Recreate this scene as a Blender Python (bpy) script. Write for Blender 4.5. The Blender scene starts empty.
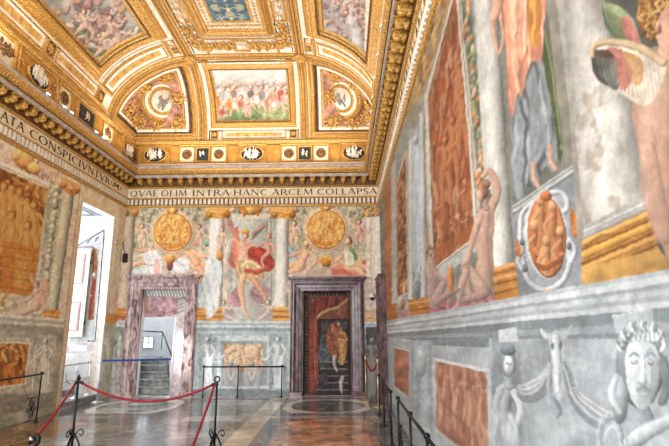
import bpy, math, random
import numpy as np
from mathutils import Vector, Matrix

# ------------------------------------------------------------------ camera, world, light
SC = bpy.context.scene
COL = SC.collection
PITCH, YAW, ROLL, FPX = 0.2149, 0.0179, -0.0049, 480.63
CAMZ = 1.65
_cp, _sp, _cy, _sy = math.cos(PITCH), math.sin(PITCH), math.cos(YAW), math.sin(YAW)
_w = np.array([-_sy*_cp, _cy*_cp, _sp]); _rt = np.array([_cy, _sy, 0.]); _up = np.cross(_rt, _w)
CR = math.cos(ROLL)*_rt + math.sin(ROLL)*_up
CU = -math.sin(ROLL)*_rt + math.cos(ROLL)*_up
CAM0 = np.array([0., 0., CAMZ])
cam = bpy.data.cameras.new('camera'); camo = bpy.data.objects.new('camera', cam); COL.objects.link(camo)
camo.matrix_world = Matrix(((CR[0], CU[0], -_w[0], 0), (CR[1], CU[1], -_w[1], 0), (CR[2], CU[2], -_w[2], CAMZ), (0, 0, 0, 1)))
cam.sensor_width = 36.0; cam.lens = FPX/669*36.0; cam.clip_start = 0.05
SC.camera = camo
SC.view_settings.view_transform = 'Standard'; SC.view_settings.look = 'None'
SC.view_settings.gamma = 1; SC.view_settings.use_curve_mapping = False
SC.view_settings.exposure = 0.25
SC.cycles.use_denoising = True
SC.cycles.max_bounces = 8; SC.cycles.diffuse_bounces = 5; SC.cycles.glossy_bounces = 4
SC.cycles.sample_clamp_indirect = 6

world = bpy.data.worlds.new('world'); SC.world = world; world.use_nodes = True
bgn = world.node_tree.nodes['Background']
bgn.inputs[0].default_value = (0.86, 0.93, 1.0, 1); bgn.inputs[1].default_value = 1.0

def area(name, loc, direction, sx, sy, power, color, spread=math.pi):
    l = bpy.data.lights.new(name, 'AREA'); l.shape = 'RECTANGLE'; l.size = sx; l.size_y = sy
    l.energy = power; l.color = color; l.spread = spread
    o = bpy.data.objects.new(name, l); COL.objects.link(o); o.location = loc
    o.rotation_euler = Vector(direction).to_track_quat('-Z', 'Y').to_euler()
    return o
DAY = (0.92, 0.96, 1.0); WARM = (1.0, 0.93, 0.82)
area('window_and_fill', (-7.35, 11.15, 2.5), (1, 0, -0.05), 1.5, 3.8, 75, DAY)
area('window_and_fill', (-5.8, 3.6, 2.6), (1, 0, 0.0), 1.9, 3.8, 70, DAY)  # added lamp at an unseen left-hand opening, brightens the room
area('window_and_fill', (-5.8, -0.8, 2.6), (1, 0, 0.0), 1.9, 3.8, 90, DAY)  # another added lamp of the same kind, behind the viewpoint
for _x in (-4.5, -2.5): area('front_fill', (_x, -2.9, 2.9), (0, 1, 0.08), 1.8, 3.6, 520, DAY)  # unseen fill lamps, added to light the end wall from the front
area('stairwell_daylight', (-5.9, 14.3, 4.7), (0.0, -0.05, -1), 1.0, 1.6, 55, DAY)
area('stairwell_daylight', (-3.85, 13.05, 2.2), (-0.6, -1.0, -0.5), 0.3, 0.9, 20, DAY)
_l = bpy.data.lights.new('sunbeam', 'SPOT'); _l.energy = 1500; _l.spot_size = math.radians(15); _l.spot_blend = .5; _l.shadow_soft_size = .12; _l.color = (1, .98, .95)
_o = bpy.data.objects.new('sunbeam', _l); COL.objects.link(_o); _o.location = (-7.3, 11.0, 2.9); _o.rotation_euler = Vector((3.2, 1.72, -1.9)).to_track_quat('-Z', 'Y').to_euler()
for _y in (2.5, 7.0, 10.9):   # warm light of the cornice spotlights, spread into long area lamps
    area('cornice_uplight', (-5.2, _y, 6.0), (0.35, 0, 1), 0.15, 3.4, 47, WARM)
    area('cornice_uplight', (0.40, _y, 6.0), (-0.35, 0, 1), 0.15, 3.4, 47, WARM)
area('cornice_uplight', (-2.45, 12.1, 6.02), (0, -0.35, 1), 5.2, 0.15, 52, WARM)

# ------------------------------------------------------------------ room numbers
XL, XR, YB, YF = -5.89, 0.985, 12.59, -3.0
ZC = 4.9            # underside of the entablature
ZL = 1.81           # dado ledge
rng = np.random.RandomState(7)

# ------------------------------------------------------------------ geometry helpers
def ray(px, py): return _w + CR*(px-334.5)/FPX - CU*(py-223)/FPX
def hit(px, py, ax, v):
    d = ray(px, py); return CAM0 + d*((v-CAM0[ax])/d[ax])
def pB(px, py, y=YB): return hit(px, py, 1, y)
def pR(px, py, x=XR): return hit(px, py, 0, x)
def pL(px, py, x=XL): return hit(px, py, 0, x)
def pF(px, py, z=0.0): return hit(px, py, 2, z)
def project(P):
    d = P-CAM0; den = d@_w; den = np.where(den < 0.05, 0.05, den)
    return 334.5+FPX*(d@CR)/den, 223-FPX*(d@CU)/den

class MB:
    def __init__(s): s.v = []; s.f = []; s.n = 0; s.sm = []
    def add(s, vs, fs, smooth=False):
        vs = np.asarray(vs, float).reshape(-1, 3); s.v.append(vs)
        n = s.n
        s.f.extend([tuple(int(i)+n for i in f) for f in fs]); s.sm.extend([smooth]*len(fs)); s.n += len(vs)
        return s
    def box(s, c, size, ax=None, bev=0.0):
        c = np.array(c, float); hx, hy, hz = [t/2 for t in size]
        A = np.eye(3) if ax is None else np.array(ax, float)
        vs = []; fs = []
        b = min(bev, hx*.9, hy*.9, hz*.9)
        if b <= 0:
            for k in range(8):
                q = np.array([(1 if k & 1 else -1)*hx, (1 if k & 2 else -1)*hy, (1 if k & 4 else -1)*hz]); vs.append(c+q@A)
            fs = [(0, 2, 3, 1), (4, 5, 7, 6), (0, 1, 5, 4), (2, 6, 7, 3), (0, 4, 6, 2), (1, 3, 7, 5)]
            return s.add(vs, fs)
        # chamfer on the +z face and vertical corners (stacked rings)
        def ring(x, y, z, r):
            return [(x-r, y, z), (x, y-r, z), (x, -y+r, z), (x-r, -y, z), (-x+r, -y, z), (-x, -y+r, z), (-x, y-r, z), (-x+r, y, z)]
        for (x, y, z, r) in ((hx-b, hy-b, -hz, b*.5), (hx, hy, -hz+b, b), (hx, hy, hz-b, b), (hx-b, hy-b, hz, b*.5)):
            vs += ring(x, y, z, r)
        for k in range(3):
            for i in range(8): j = (i+1) % 8; fs.append((k*8+j, k*8+i, k*8+8+i, k*8+8+j))
        fs.append(tuple(range(8))); fs.append(tuple(range(31, 23, -1)))
        return s.add(c+np.array(vs)@A, fs)
    def tube(s, pts, r, n=8, closed=False, cap=True, flat=1.0, up=None):
        pts = np.asarray(pts, float); m = len(pts)
        rr = np.full(m, r) if np.isscalar(r) else np.asarray(r, float)
        t = np.gradient(pts, axis=0)
        if closed: t = np.roll(pts, -1, 0)-np.roll(pts, 1, 0)
        t /= np.linalg.norm(t, axis=1)[:, None]+1e-12
        u = np.array(up if up is not None else ((0, 0, 1) if abs(t[0][2]) < .9 else (1, 0, 0)), float)
        vs = []
        for i in range(m):
            u = u-t[i]*(u@t[i]); u /= np.linalg.norm(u)+1e-12; w_ = np.cross(t[i], u)
            for k in range(n):
                a = 2*math.pi*k/n; vs.append(pts[i]+rr[i]*(math.cos(a)*u*flat+math.sin(a)*w_))
        fs = []
        for i in range(m if closed else m-1):
            j = (i+1) % m
            for k in range(n):
                l = (k+1) % n; fs.append((i*n+k, i*n+l, j*n+l, j*n+k))
        if cap and not closed: fs.append(tuple(range(n))[::-1]); fs.append(tuple(range((m-1)*n, m*n)))
        return s.add(vs, fs, True)
    def ell(s, c, r, ax=None, nu=8, nv=5):
        A = np.eye(3) if ax is None else np.array(ax, float)
        vs = [(0, 0, r[2])]; fs = []
        for i in range(1, nv):
            th = math.pi*i/nv
            for k in range(nu):
                a = 2*math.pi*k/nu; vs.append((r[0]*math.sin(th)*math.cos(a), r[1]*math.sin(th)*math.sin(a), r[2]*math.cos(th)))
        vs.append((0, 0, -r[2])); L = len(vs)-1
        for k in range(nu): fs.append((0, 1+k, 1+(k+1) % nu)); fs.append((L, L-nu+(k+1) % nu, L-nu+k))
        for i in range(nv-2):
            for k in range(nu):
                a = 1+i*nu; fs.append((a+k, a+nu+k, a+nu+(k+1) % nu, a+(k+1) % nu))
        return s.add(np.array(c)+np.array(vs)@A, fs, True)
    def lathe(s, c, prof, ax=None, n=24, sx=1.0, sy=1.0, smooth=True):
        # prof: (radius, height) along local z
        A = np.eye(3) if ax is None else np.array(ax, float); vs = []; fs = []
        for (r, h) in prof:
            for k in range(n):
                a = 2*math.pi*k/n; vs.append((r*sx*math.cos(a), r*sy*math.sin(a), h))
        for i in range(len(prof)-1):
            for k in range(n):
                l = (k+1) % n; fs.append((i*n+k, i*n+l, (i+1)*n+l, (i+1)*n+k))
        fs.append(tuple(range(n))[::-1]); fs.append(tuple(range((len(prof)-1)*n, len(prof)*n)))
        return s.add(np.array(c)+np.array(vs)@A, fs, smooth)
    def loft(s, rings, closed_ring=False, cap=False, smooth=False):
        m = len(rings[0]); vs = np.concatenate([np.asarray(r, float) for r in rings]); fs = []
        for i in range(len(rings)-1):
            for k in range(m if closed_ring else m-1):
                l = (k+1) % m; fs.append((i*m+k, i*m+l, (i+1)*m+l, (i+1)*m+k))
        if cap: fs.append(tuple(range(m))[::-1]); fs.append(tuple(range((len(rings)-1)*m, len(rings)*m)))
        return s.add(vs, fs, smooth)
    def prism(s, poly, d, o=(0, 0, 0), ax=None):
        A = np.eye(3) if ax is None else np.array(ax, float); m = len(poly)
        vs = [(x, y, 0) for x, y in poly]+[(x, y, d) for x, y in poly]
        fs = [tuple(range(m))[::-1], tuple(range(m, 2*m))]+[(i, (i+1) % m, m+(i+1) % m, m+i) for i in range(m)]
        return s.add(np.array(o)+np.array(vs)@A, fs)
    def build(s, name, mat, parent=None, fixn=False):
        me = bpy.data.meshes.new(name)
        vs = np.concatenate(s.v) if s.v else np.zeros((0, 3))
        org = np.zeros(3)
        if parent is None and len(vs):
            org = np.array([(vs[:, 0].min()+vs[:, 0].max())/2, (vs[:, 1].min()+vs[:, 1].max())/2, vs[:, 2].min()])
        elif parent is not None: org = np.array(parent.matrix_world.translation if not parent.get('_o') else parent['_o'])
        me.from_pydata((vs-org).tolist(), [], s.f)
        me.polygons.foreach_set('use_smooth', s.sm)
        if fixn:
            import bmesh
            bm = bmesh.new(); bm.from_mesh(me); bmesh.ops.recalc_face_normals(bm, faces=bm.faces); bm.to_mesh(me); bm.free()
        me.materials.append(mat); me.update()
        o = bpy.data.objects.new(name, me); COL.objects.link(o)
        if parent is None: o.location = org
        else: o.parent = parent
        ORG[o.name] = org
        return o
ORG = {}
_build = MB.build
def build(s, name, mat, parent=None, fixn=True):
    org = None
    me = bpy.data.meshes.new(name)
    vs = np.concatenate(s.v) if s.v else np.zeros((0, 3))
    if parent is None: org = np.array([(vs[:, 0].min()+vs[:, 0].max())/2, (vs[:, 1].min()+vs[:, 1].max())/2, vs[:, 2].min()])
    else: org = ORG[parent.name]
    me.from_pydata((vs-org).tolist(), [], s.f)
    me.polygons.foreach_set('use_smooth', s.sm)
    if fixn:
        import bmesh
        bm = bmesh.new(); bm.from_mesh(me); bmesh.ops.recalc_face_normals(bm, faces=bm.faces); bm.to_mesh(me); bm.free()
    me.materials.append(mat); me.update()
    o = bpy.data.objects.new(name, me); COL.objects.link(o)
    if parent is None: o.location = org
    else: o.parent = parent
    ORG[o.name] = org
    return o
MB.build = build

def tag(o, label=None, cat=None, group=None, kind=None):
    if label: o['label'] = label
    if cat: o['category'] = cat
    if group: o['group'] = group
    if kind: o['kind'] = kind
    return o
def thing(name, loc, label, cat, group=None):
    o = bpy.data.objects.new(name, None); COL.objects.link(o); o.location = loc; o.empty_display_size = .1
    ORG[o.name] = np.array(loc, float)
    return tag(o, label, cat, group)
def struct(o): o['kind'] = 'structure'; return o

# ------------------------------------------------------------------ materials
def lin(c):
    c = np.asarray(c, float); return np.where(c <= .04045, c/12.92, ((c+.055)/1.055)**2.4)
def mat(name, c1, c2=None, scale=6.0, rough=.6, metal=0.0, bump=0.0, detail=4.0, bscale=None, spec=.5, dist=0.0, lo=.35, hi=.65, stretch=(1, 1, 1), coat=0.0):
    m = bpy.data.materials.new(name); m.use_nodes = True; nt = m.node_tree; N = nt.nodes; L = nt.links
    b = N['Principled BSDF']; b.inputs['Roughness'].default_value = rough; b.inputs['Metallic'].default_value = metal
    b.inputs['Specular IOR Level'].default_value = spec; b.inputs['Coat Weight'].default_value = coat
    tc = N.new('ShaderNodeTexCoord'); mp = N.new('ShaderNodeMapping'); mp.inputs['Scale'].default_value = stretch
    L.new(tc.outputs['Object'], mp.inputs[0])
    nz = N.new('ShaderNodeTexNoise'); nz.inputs['Scale'].default_value = scale; nz.inputs['Detail'].default_value = detail
    nz.inputs['Distortion'].default_value = dist
    L.new(mp.outputs[0], nz.inputs['Vector'])
    rp = N.new('ShaderNodeValToRGB'); L.new(nz.outputs['Fac'], rp.inputs[0]); L.new(rp.outputs[0], b.inputs['Base Color'])
    rp.color_ramp.elements[0].position = lo; rp.color_ramp.elements[1].position = hi
    rp.color_ramp.elements[0].color = (*lin(c1), 1); rp.color_ramp.elements[1].color = (*lin(c2 if c2 is not None else c1), 1)
    if bump > 0:
        nb = N.new('ShaderNodeTexNoise'); nb.inputs['Scale'].default_value = bscale or scale*3; nb.inputs['Detail'].default_value = 3
        L.new(tc.outputs['Object'], nb.inputs['Vector'])
        bp = N.new('ShaderNodeBump'); bp.inputs['Strength'].default_value = bump; bp.inputs['Distance'].default_value = .02
        L.new(nb.outputs['Fac'], bp.inputs['Height']); L.new(bp.outputs[0], b.inputs['Normal'])
    return m
def emat(name, c, s):
    m = bpy.data.materials.new(name); m.use_nodes = True; b = m.node_tree.nodes['Principled BSDF']
    b.inputs['Base Color'].default_value = (*lin(c), 1); b.inputs['Emission Color'].default_value = (*lin(c), 1); b.inputs['Emission Strength'].default_value = s
    return m
def painted(name, rough=.75, spec=.3, gain=1.0, metal=0.0, gloss_noise=False, nscale=14.0, namp=.12):
    m = bpy.data.materials.new(name); m.use_nodes = True; nt = m.node_tree; N = nt.nodes; L = nt.links
    b = N['Principled BSDF']; b.inputs['Roughness'].default_value = rough; b.inputs['Specular IOR Level'].default_value = spec
    b.inputs['Metallic'].default_value = metal
    at = N.new('ShaderNodeAttribute'); at.attribute_name = 'paint'
    tc = N.new('ShaderNodeTexCoord'); nz = N.new('ShaderNodeTexNoise'); nz.inputs['Scale'].default_value = nscale; nz.inputs['Detail'].default_value = 6
    L.new(tc.outputs['Object'], nz.inputs['Vector'])
    mr = N.new('ShaderNodeMapRange'); mr.inputs['To Min'].default_value = gain*(1-namp); mr.inputs['To Max'].default_value = gain*(1+namp)
    mr.inputs['From Min'].default_value = .3; mr.inputs['From Max'].default_value = .7
    L.new(nz.outputs['Fac'], mr.inputs['Value'])
    mx = N.new('ShaderNodeVectorMath'); mx.operation = 'SCALE'; L.new(at.outputs['Color'], mx.inputs[0]); L.new(mr.outputs[0], mx.inputs['Scale'])
    L.new(mx.outputs[0], b.inputs['Base Color'])
    if gloss_noise:
        m2 = N.new('ShaderNodeMapRange'); m2.inputs['To Min'].default_value = rough*.7; m2.inputs['To Max'].default_value = rough*1.6
        n2 = N.new('ShaderNodeTexNoise'); n2.inputs['Scale'].default_value = 3; n2.inputs['Detail'].default_value = 5
        L.new(tc.outputs['Object'], n2.inputs['Vector']); L.new(n2.outputs['Fac'], m2.inputs['Value']); L.new(m2.outputs[0], b.inputs['Roughness'])
    return m
M = {}
M['fresco'] = painted('fresco_plaster', gain=.86)
M['vault'] = painted('painted_stucco', gain=.92, rough=.55)
M['floor'] = painted('polished_marble_floor', rough=.13, spec=.6, gloss_noise=True, nscale=5, namp=.22, gain=1.3)
M['gold'] = mat('gilding', (.60, .42, .16), (.88, .70, .38), scale=34, rough=.42, metal=.25, bump=.12, bscale=60)
M['gold_dark'] = mat('shade_gilding', (.22, .13, .06), (.58, .40, .20), scale=30, rough=.45, metal=.2, bump=.2, bscale=70)  # darker copy of the gilding, crevice shade put into its colour
M['gold_ground'] = mat('gilded_ground', (.66, .46, .18), (.80, .60, .28), scale=5, rough=.5, metal=.2, bump=.1)
M['white'] = mat('white_stucco', (.86, .82, .74), (.95, .92, .87), scale=8, rough=.6, bump=.1)
M['cream'] = mat('cream_plaster', (.88, .81, .68), (.95, .90, .80), scale=8, rough=.7)
M['greystone'] = mat('grey_stucco', (.62, .60, .60), (.76, .74, .75), scale=7, rough=.7)
M['dark'] = mat('dark_ground', (.10, .09, .10), (.20, .17, .15), scale=14, rough=.7)
M['slate'] = mat('black_painted_ground', (.07, .09, .12), (.17, .18, .2), scale=14, rough=.6)
M['ink'] = mat('brown_black_lettering', (.16, .10, .06), (.25, .17, .10), scale=10, rough=.7)
M['iron'] = mat('black_wrought_iron', (.06, .07, .07), (.12, .13, .14), scale=20, rough=.4, metal=.5)
M['rope'] = mat('red_velvet_rope', (.42, .01, .09), (.60, .03, .15), scale=40, rough=.75, bump=.2)
M['brass'] = mat('pale_brass', (.62, .57, .42), (.82, .77, .62), scale=10, rough=.3, metal=.7)
M['steel'] = mat('brushed_steel', (.72, .75, .78), (.86, .88, .9), scale=10, rough=.28, metal=.7)
M['marble'] = mat('purple_veined_marble', (.22, .13, .14), (.50, .38, .40), scale=5, rough=.3, dist=1.6, detail=8, lo=.38, hi=.66, stretch=(1, 1, .5))
M['marble_pale'] = mat('pale_mauve_marble', (.42, .30, .30), (.78, .70, .70), scale=6, rough=.3, dist=1.8, detail=8, lo=.36, hi=.6, stretch=(1, 1, .45))
M['wood'] = mat('dark_walnut', (.16, .09, .07), (.30, .18, .13), scale=6, rough=.45, stretch=(1, 1, .3), dist=.6)
M['belt'] = mat('blue_webbing', (.12, .22, .55), (.18, .32, .68), scale=30, rough=.7)
M['stairstone'] = mat('grey_stair_stone', (.42, .43, .43), (.66, .67, .66), scale=7, rough=.6, dist=.5)
M['plaster'] = mat('white_wall_plaster', (.86, .87, .88), (.93, .94, .95), scale=3, rough=.8)
M['jamb'] = mat('pinkish_stone', (.60, .48, .38), (.76, .66, .56), scale=7, rough=.6, dist=.8, stretch=(1, 1, .4))
M['plastic'] = mat('white_plastic', (.84, .85, .86), (.9, .9, .9), rough=.4)
M['glass'] = mat('dark_lens', (.03, .03, .04), rough=.1)
M['bulb'] = emat('lamp_glow', (.95, .97, 1.0), 2.5)
# ------------------------------------------------------------------ painting engine (frescoes are painted plaster)
def _hash(ix, iy, seed):
    h = (ix.astype(np.int64)*374761393+iy.astype(np.int64)*668265263+seed*974711) & 0x7fffffff
    h = ((h ^ (h >> 13))*1274126177) & 0x7fffffff
    return ((h ^ (h >> 16)) & 0xffff)/65535.0
def vnoise(x, y, seed=0):
    ix = np.floor(x); iy = np.floor(y); fx = x-ix; fy = y-iy; fx = fx*fx*(3-2*fx); fy = fy*fy*(3-2*fy)
    a = _hash(ix, iy, seed); b = _hash(ix+1, iy, seed); c = _hash(ix, iy+1, seed); d = _hash(ix+1, iy+1, seed)
    return (a*(1-fx)+b*fx)*(1-fy)+(c*(1-fx)+d*fx)*fy
def fbm(x, y, seed=0, o=4):
    s = 0; a = .5; t = 0
    for k in range(o): s = s+a*vnoise(x*2**k, y*2**k, seed+k*17); t += a; a *= .5
    return s/t
def rgb(h):
    return np.array([int(h[i:i+2], 16)/255 for i in (0, 2, 4)]) if isinstance(h, str) else np.asarray(h, float)
def smc(pts, n=5):
    p = np.asarray(pts, float); m = len(p); out = []
    for i in range(m):
        a, b, c, d = p[i-1], p[i], p[(i+1) % m], p[(i+2) % m]
        for k in range(n):
            t = k/n; out.append(.5*((2*b)+(-a+c)*t+(2*a-5*b+4*c-d)*t*t+(-a+3*b-3*c+d)*t**3))
    return np.array(out)
def smo(pts, n=6):
    p = np.asarray(pts, float); p = np.vstack([2*p[0]-p[1], p, 2*p[-1]-p[-2]]); out = []
    for i in range(1, len(p)-2):
        a, b, c, d = p[i-1], p[i], p[i+1], p[i+2]
        for k in range(n):
            t = k/n; out.append(.5*((2*b)+(-a+c)*t+(2*a-5*b+4*c-d)*t*t+(-a+3*b-3*c+d)*t**3))
    out.append(p[-2]); return np.array(out)

class Canvas:
    """colours on a grid of plaster points; X, Y is the drawing frame in use"""
    def __init__(s, P, shape, base, warp=0.0):
        s.P = P; s.shape = shape; s.n = len(P); s.sat = .80
        s.X, s.Y = project(P); s.PX, s.PY = s.X, s.Y
        if warp: s.X, s.Y = s.X+warp*2*(fbm(s.PX*.16, s.PY*.16, 61, 3)-.5), s.Y+warp*2*(fbm(s.PX*.16, s.PY*.16, 62, 3)-.5)
        s.c = np.tile(rgb(base), (s.n, 1)); s.id = np.zeros(s.n, int); s.names = {0: None}; s.clip = None
    def box(s, x0, y0, x1, y1):
        m = (s.X >= x0) & (s.X <= x1) & (s.Y >= y0) & (s.Y <= y1)
        if s.clip is not None: m &= s.clip
        return np.nonzero(m)[0]
    def inside(s, pts):
        p = np.asarray(pts, float); i = s.box(p[:, 0].min(), p[:, 1].min(), p[:, 0].max(), p[:, 1].max())
        if not len(i): return i
        x = s.X[i]; y = s.Y[i]; r = np.zeros(len(i), bool)
        x1, y1 = p[-1]
        for x2, y2 in p:
            if y1 != y2:
                c = ((y1 > y) != (y2 > y)) & (x < (x2-x1)*(y-y1)/(y2-y1)+x1); r ^= c
            x1, y1 = x2, y2
        return i[r]
    def region(s, key, pts): k = len(s.names); s.names[k] = key; s.id[s.inside(pts)] = k; return k
    def put(s, i, col, a=1.0):
        if np.ndim(a): a = a[:, None]
        s.c[i] = s.c[i]*(1-a)+col*a
    def poly(s, pts, col, a=1.0, smooth=False, grad=None, nz=.06, seed=1, ns=.25):
        if smooth: pts = smc(pts)
        i = s.inside(pts)
        if not len(i): return i
        c = np.tile(rgb(col), (len(i), 1))
        if grad:  # (dx, dy, amount): brighter towards dx,dy
            x = s.X[i]; y = s.Y[i]; t = x*grad[0]+y*grad[1]; t = (t-t.min())/(np.ptp(t)+1e-6)-.5
            c = c*(1+grad[2]*t)[:, None]
        if nz: c = c*(1+nz*2*(fbm(s.X[i]*ns, s.Y[i]*ns, seed)-.5))[:, None]
        s.put(i, c, a); return i
    def folds(s, pts, col, ang=90, freq=.5, amp=.35, seed=3, smooth=True, tint=None, sharp=1.0, a=1.0):
        """drapery: folds run along ang (degrees)"""
        if smooth: pts = smc(pts)
        i = s.inside(pts)
        if not len(i): return
        if freq > .45: freq *= .5; amp *= .8
        x = s.X[i]; y = s.Y[i]; t = math.radians(ang); u = -math.sin(t)*x+math.cos(t)*y; v = math.cos(t)*x+math.sin(t)*y
        w = u*freq+2.2*fbm(u*freq*.3, v*freq*.14, seed, 3)*2
        f = np.sin(w*2)*.6+np.sin(w*4.3+1)*.4
        f = f*(.5+fbm(u*freq*.25, v*freq*.2, seed+5, 2))
        amp = amp*.62; f = f*.75+.5*(fbm(u*freq*1.1, v*freq*.35, seed+7, 3)-.5)
        c = rgb(col)*(1+amp*f)[:, None]
        if tint is not None: k = np.clip(fbm(x*.06, y*.06, seed+9)*2-.6, 0, 1)[:, None]; c = c*(1-k*.7)+rgb(tint)*(1+amp*f)[:, None]*k*.7
        s.put(i, np.clip(c, 0, 1), a)
    def ball(s, cx, cy, rx, ry, col, rot=0, vol=.45, a=1.0, light=(-.5, -.7), edge=.25):
        R = max(rx, ry); i = s.box(cx-R, cy-R, cx+R, cy+R)
        if not len(i): return i
        t = math.radians(rot); x = s.X[i]-cx; y = s.Y[i]-cy
        u = (x*math.cos(t)+y*math.sin(t))/rx; v = (-x*math.sin(t)+y*math.cos(t))/ry
        r2 = u*u+v*v; k = r2 <= 1; i = i[k]; u = u[k]; v = v[k]; r2 = r2[k]
        f = 1+vol*(u*light[0]+v*light[1])-edge*r2**2
        s.put(i, np.clip(rgb(col)*f[:, None], 0, 1), a); return i
    def ring(s, cx, cy, rx, ry, w, col, rot=0, vol=.3, a=1.0):
        R = max(rx, ry)+w; i = s.box(cx-R, cy-R, cx+R, cy+R)
        if not len(i): return
        t = math.radians(rot); x = s.X[i]-cx; y = s.Y[i]-cy
        u = (x*math.cos(t)+y*math.sin(t)); v = (-x*math.sin(t)+y*math.cos(t))
        d = (np.sqrt((u/rx)**2+(v/ry)**2)-1)*min(rx, ry); k = np.abs(d) < w/2; i = i[k]; d = d[k]/(w/2)
        s.put(i, np.clip(rgb(col)*(1-vol*d*d+vol*.3*(-x[k]-y[k])/R)[:, None], 0, 1), a)
    def limb(s, pts, rad, col, vol=.32, edge=.2, a=1.0, smooth=True, side=-1):
        p = np.asarray(pts, float)
        r = np.full(len(p), rad, float) if np.isscalar(rad) else np.asarray(rad, float)
        if smooth and len(p) > 2:
            q = smo(np.column_stack([p, r]), 5); p = q[:, :2]; r = q[:, 2]
        R = r.max(); i = s.box(p[:, 0].min()-R, p[:, 1].min()-R, p[:, 0].max()+R, p[:, 1].max()+R)
        if not len(i): return
        x = s.X[i]; y = s.Y[i]; best = np.full(len(i), 9e9); lat = np.zeros(len(i))
        for k in range(len(p)-1):
            ax_, ay = p[k]; dx, dy = p[k+1]-p[k]; L2 = dx*dx+dy*dy+1e-9
            t = np.clip(((x-ax_)*dx+(y-ay)*dy)/L2, 0, 1); ex = x-ax_-t*dx; ey = y-ay-t*dy
            rr = r[k]+(r[k+1]-r[k])*t; d = np.hypot(ex, ey)/np.maximum(rr, 1e-6)
            m = d < best; best = np.where(m, d, best)
            lat = np.where(m, (ex*-.55+ey*-.45)/np.maximum(rr, 1e-6), lat)
        k = best <= 1
        f = 1+vol*lat[k]-edge*best[k]**3
        s.put(i[k], np.clip(rgb(col)*f[:, None], 0, 1), a)
    def line(s, pts, w, col, a=1.0, smooth=False): s.limb(pts, w/2, col, 0, 0, a, smooth)
    def mottle(s, i=None, amt=.1, sc=.1, seed=5, col=None, thr=None, a=.5, sy=None):
        if i is None: i = np.arange(s.n)
        n = fbm(s.X[i]*sc, s.Y[i]*(sy or sc), seed, 5)
        if col is None: s.c[i] = np.clip(s.c[i]*(1+amt*2*(n-.5))[:, None], 0, 1)
        else: k = np.clip((n-thr)*6, 0, 1)*a; s.put(i, rgb(col), k)
    def crowd(s, pts, pal, seed=1, size=6, n=60, tall=2.2, hl=.35, smooth=False, bg=None):
        """a painted scene read from afar: many small figures with lit and shaded sides, cut by the outline"""
        if smooth: pts = smc(pts)
        i = s.inside(pts)
        if not len(i): return
        r = np.random.RandomState(seed); keep = s.clip; m = np.zeros(s.n, bool); m[i] = True; s.clip = m
        if bg is not None: s.put(i, rgb(bg)*(1+.5*(fbm(s.X[i]/size, s.Y[i]/size, seed)-.5))[:, None])
        p = np.asarray(pts, float); x0, y0 = p.min(0); x1, y1 = p.max(0)
        pal = [rgb(c) for c in pal]
        for k in range(n):
            cx = r.uniform(x0, x1); cy = y0+(y1-y0)*((k+r.uniform(0, 3))/(n+3)); c = pal[r.randint(len(pal))]*r.uniform(.8, 1.2)
            sz = size*r.uniform(.7, 1.35); lean = r.normal(0, .35)
            dark = pal[0]*.55
            s.limb([(cx+sz*.25, cy-sz*tall*.5+sz*.1), (cx+lean*sz+sz*.25, cy+sz*tall*.5)], [sz*.42, sz*.5], dark, .1, .1, .38)
            s.limb([(cx, cy-sz*tall*.35), (cx+lean*sz*.6, cy), (cx+lean*sz+r.normal(0, .3)*sz, cy+sz*tall*.55)], [sz*.34, sz*.42, sz*.2], c, .42, .3, .8)
            s.ball(cx+r.normal(0, .1)*sz, cy-sz*tall*.35-sz*.35, sz*.24, sz*.28, pal[-1], vol=.4, a=.75)
            ang = r.uniform(-1.2, 1.2); d = 1 if r.rand() > .5 else -1
            s.limb([(cx, cy-sz*tall*.25), (cx+d*sz*.55, cy-sz*.25+ang*sz*.3), (cx+d*sz*.9, cy+ang*sz*.8-sz*.3)], [sz*.13, sz*.11, sz*.07], pal[-1]*r.uniform(.85, 1.1), .35, .25, .7)
        s.clip = keep
    def fig(s, skin, r, head, neck, sh, arms, hips, legs, torso=None, hair='8a6238'):
        """nude: head centre; sh/hips = two points; arms/legs = lists of joint lists"""
        sk = rgb(skin)
        for L in legs: s.limb(L, [r*.95, r*.62, r*.34][:len(L)] if len(L) == 3 else [r*.95, r*.7, r*.5, r*.3], sk*.97)
        for A in arms[:1]: s.limb(A, [r*.5, r*.4, r*.26][:len(A)], sk*.92)
        mid = [((sh[0][0]+hips[0][0])/2*.9+(sh[1][0]+hips[1][0])/2*.1, (sh[0][1]+hips[0][1])/2), ((sh[1][0]+hips[1][0])/2*.9+(sh[0][0]+hips[0][0])/2*.1, (sh[1][1]+hips[1][1])/2)]
        T = torso or [sh[0], neck, sh[1], mid[1], hips[1], hips[0], mid[0]]
        s.poly(T, sk*.86, smooth=True, grad=(-1, -.4, .25)); c = np.mean(np.array(T), 0)
        s.limb([np.mean(sh, 0), np.mean(mid, 0), np.mean(hips, 0)], [r*.95, r*.7, r*.85], sk*1.02, .35, .3, .75)
        s.limb([neck, head], [r*.45, r*.4], sk*.85)
        for A in arms[1:]: s.limb(A, [r*.5, r*.4, r*.26][:len(A)], sk*1.03)
        s.ball(head[0]+r*.05, head[1]-r*.12, r*.92, r*1.0, hair, vol=.5)
        s.ball(head[0]-r*.12, head[1]+r*.18, r*.62, r*.78, sk*1.02, vol=.4)
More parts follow.
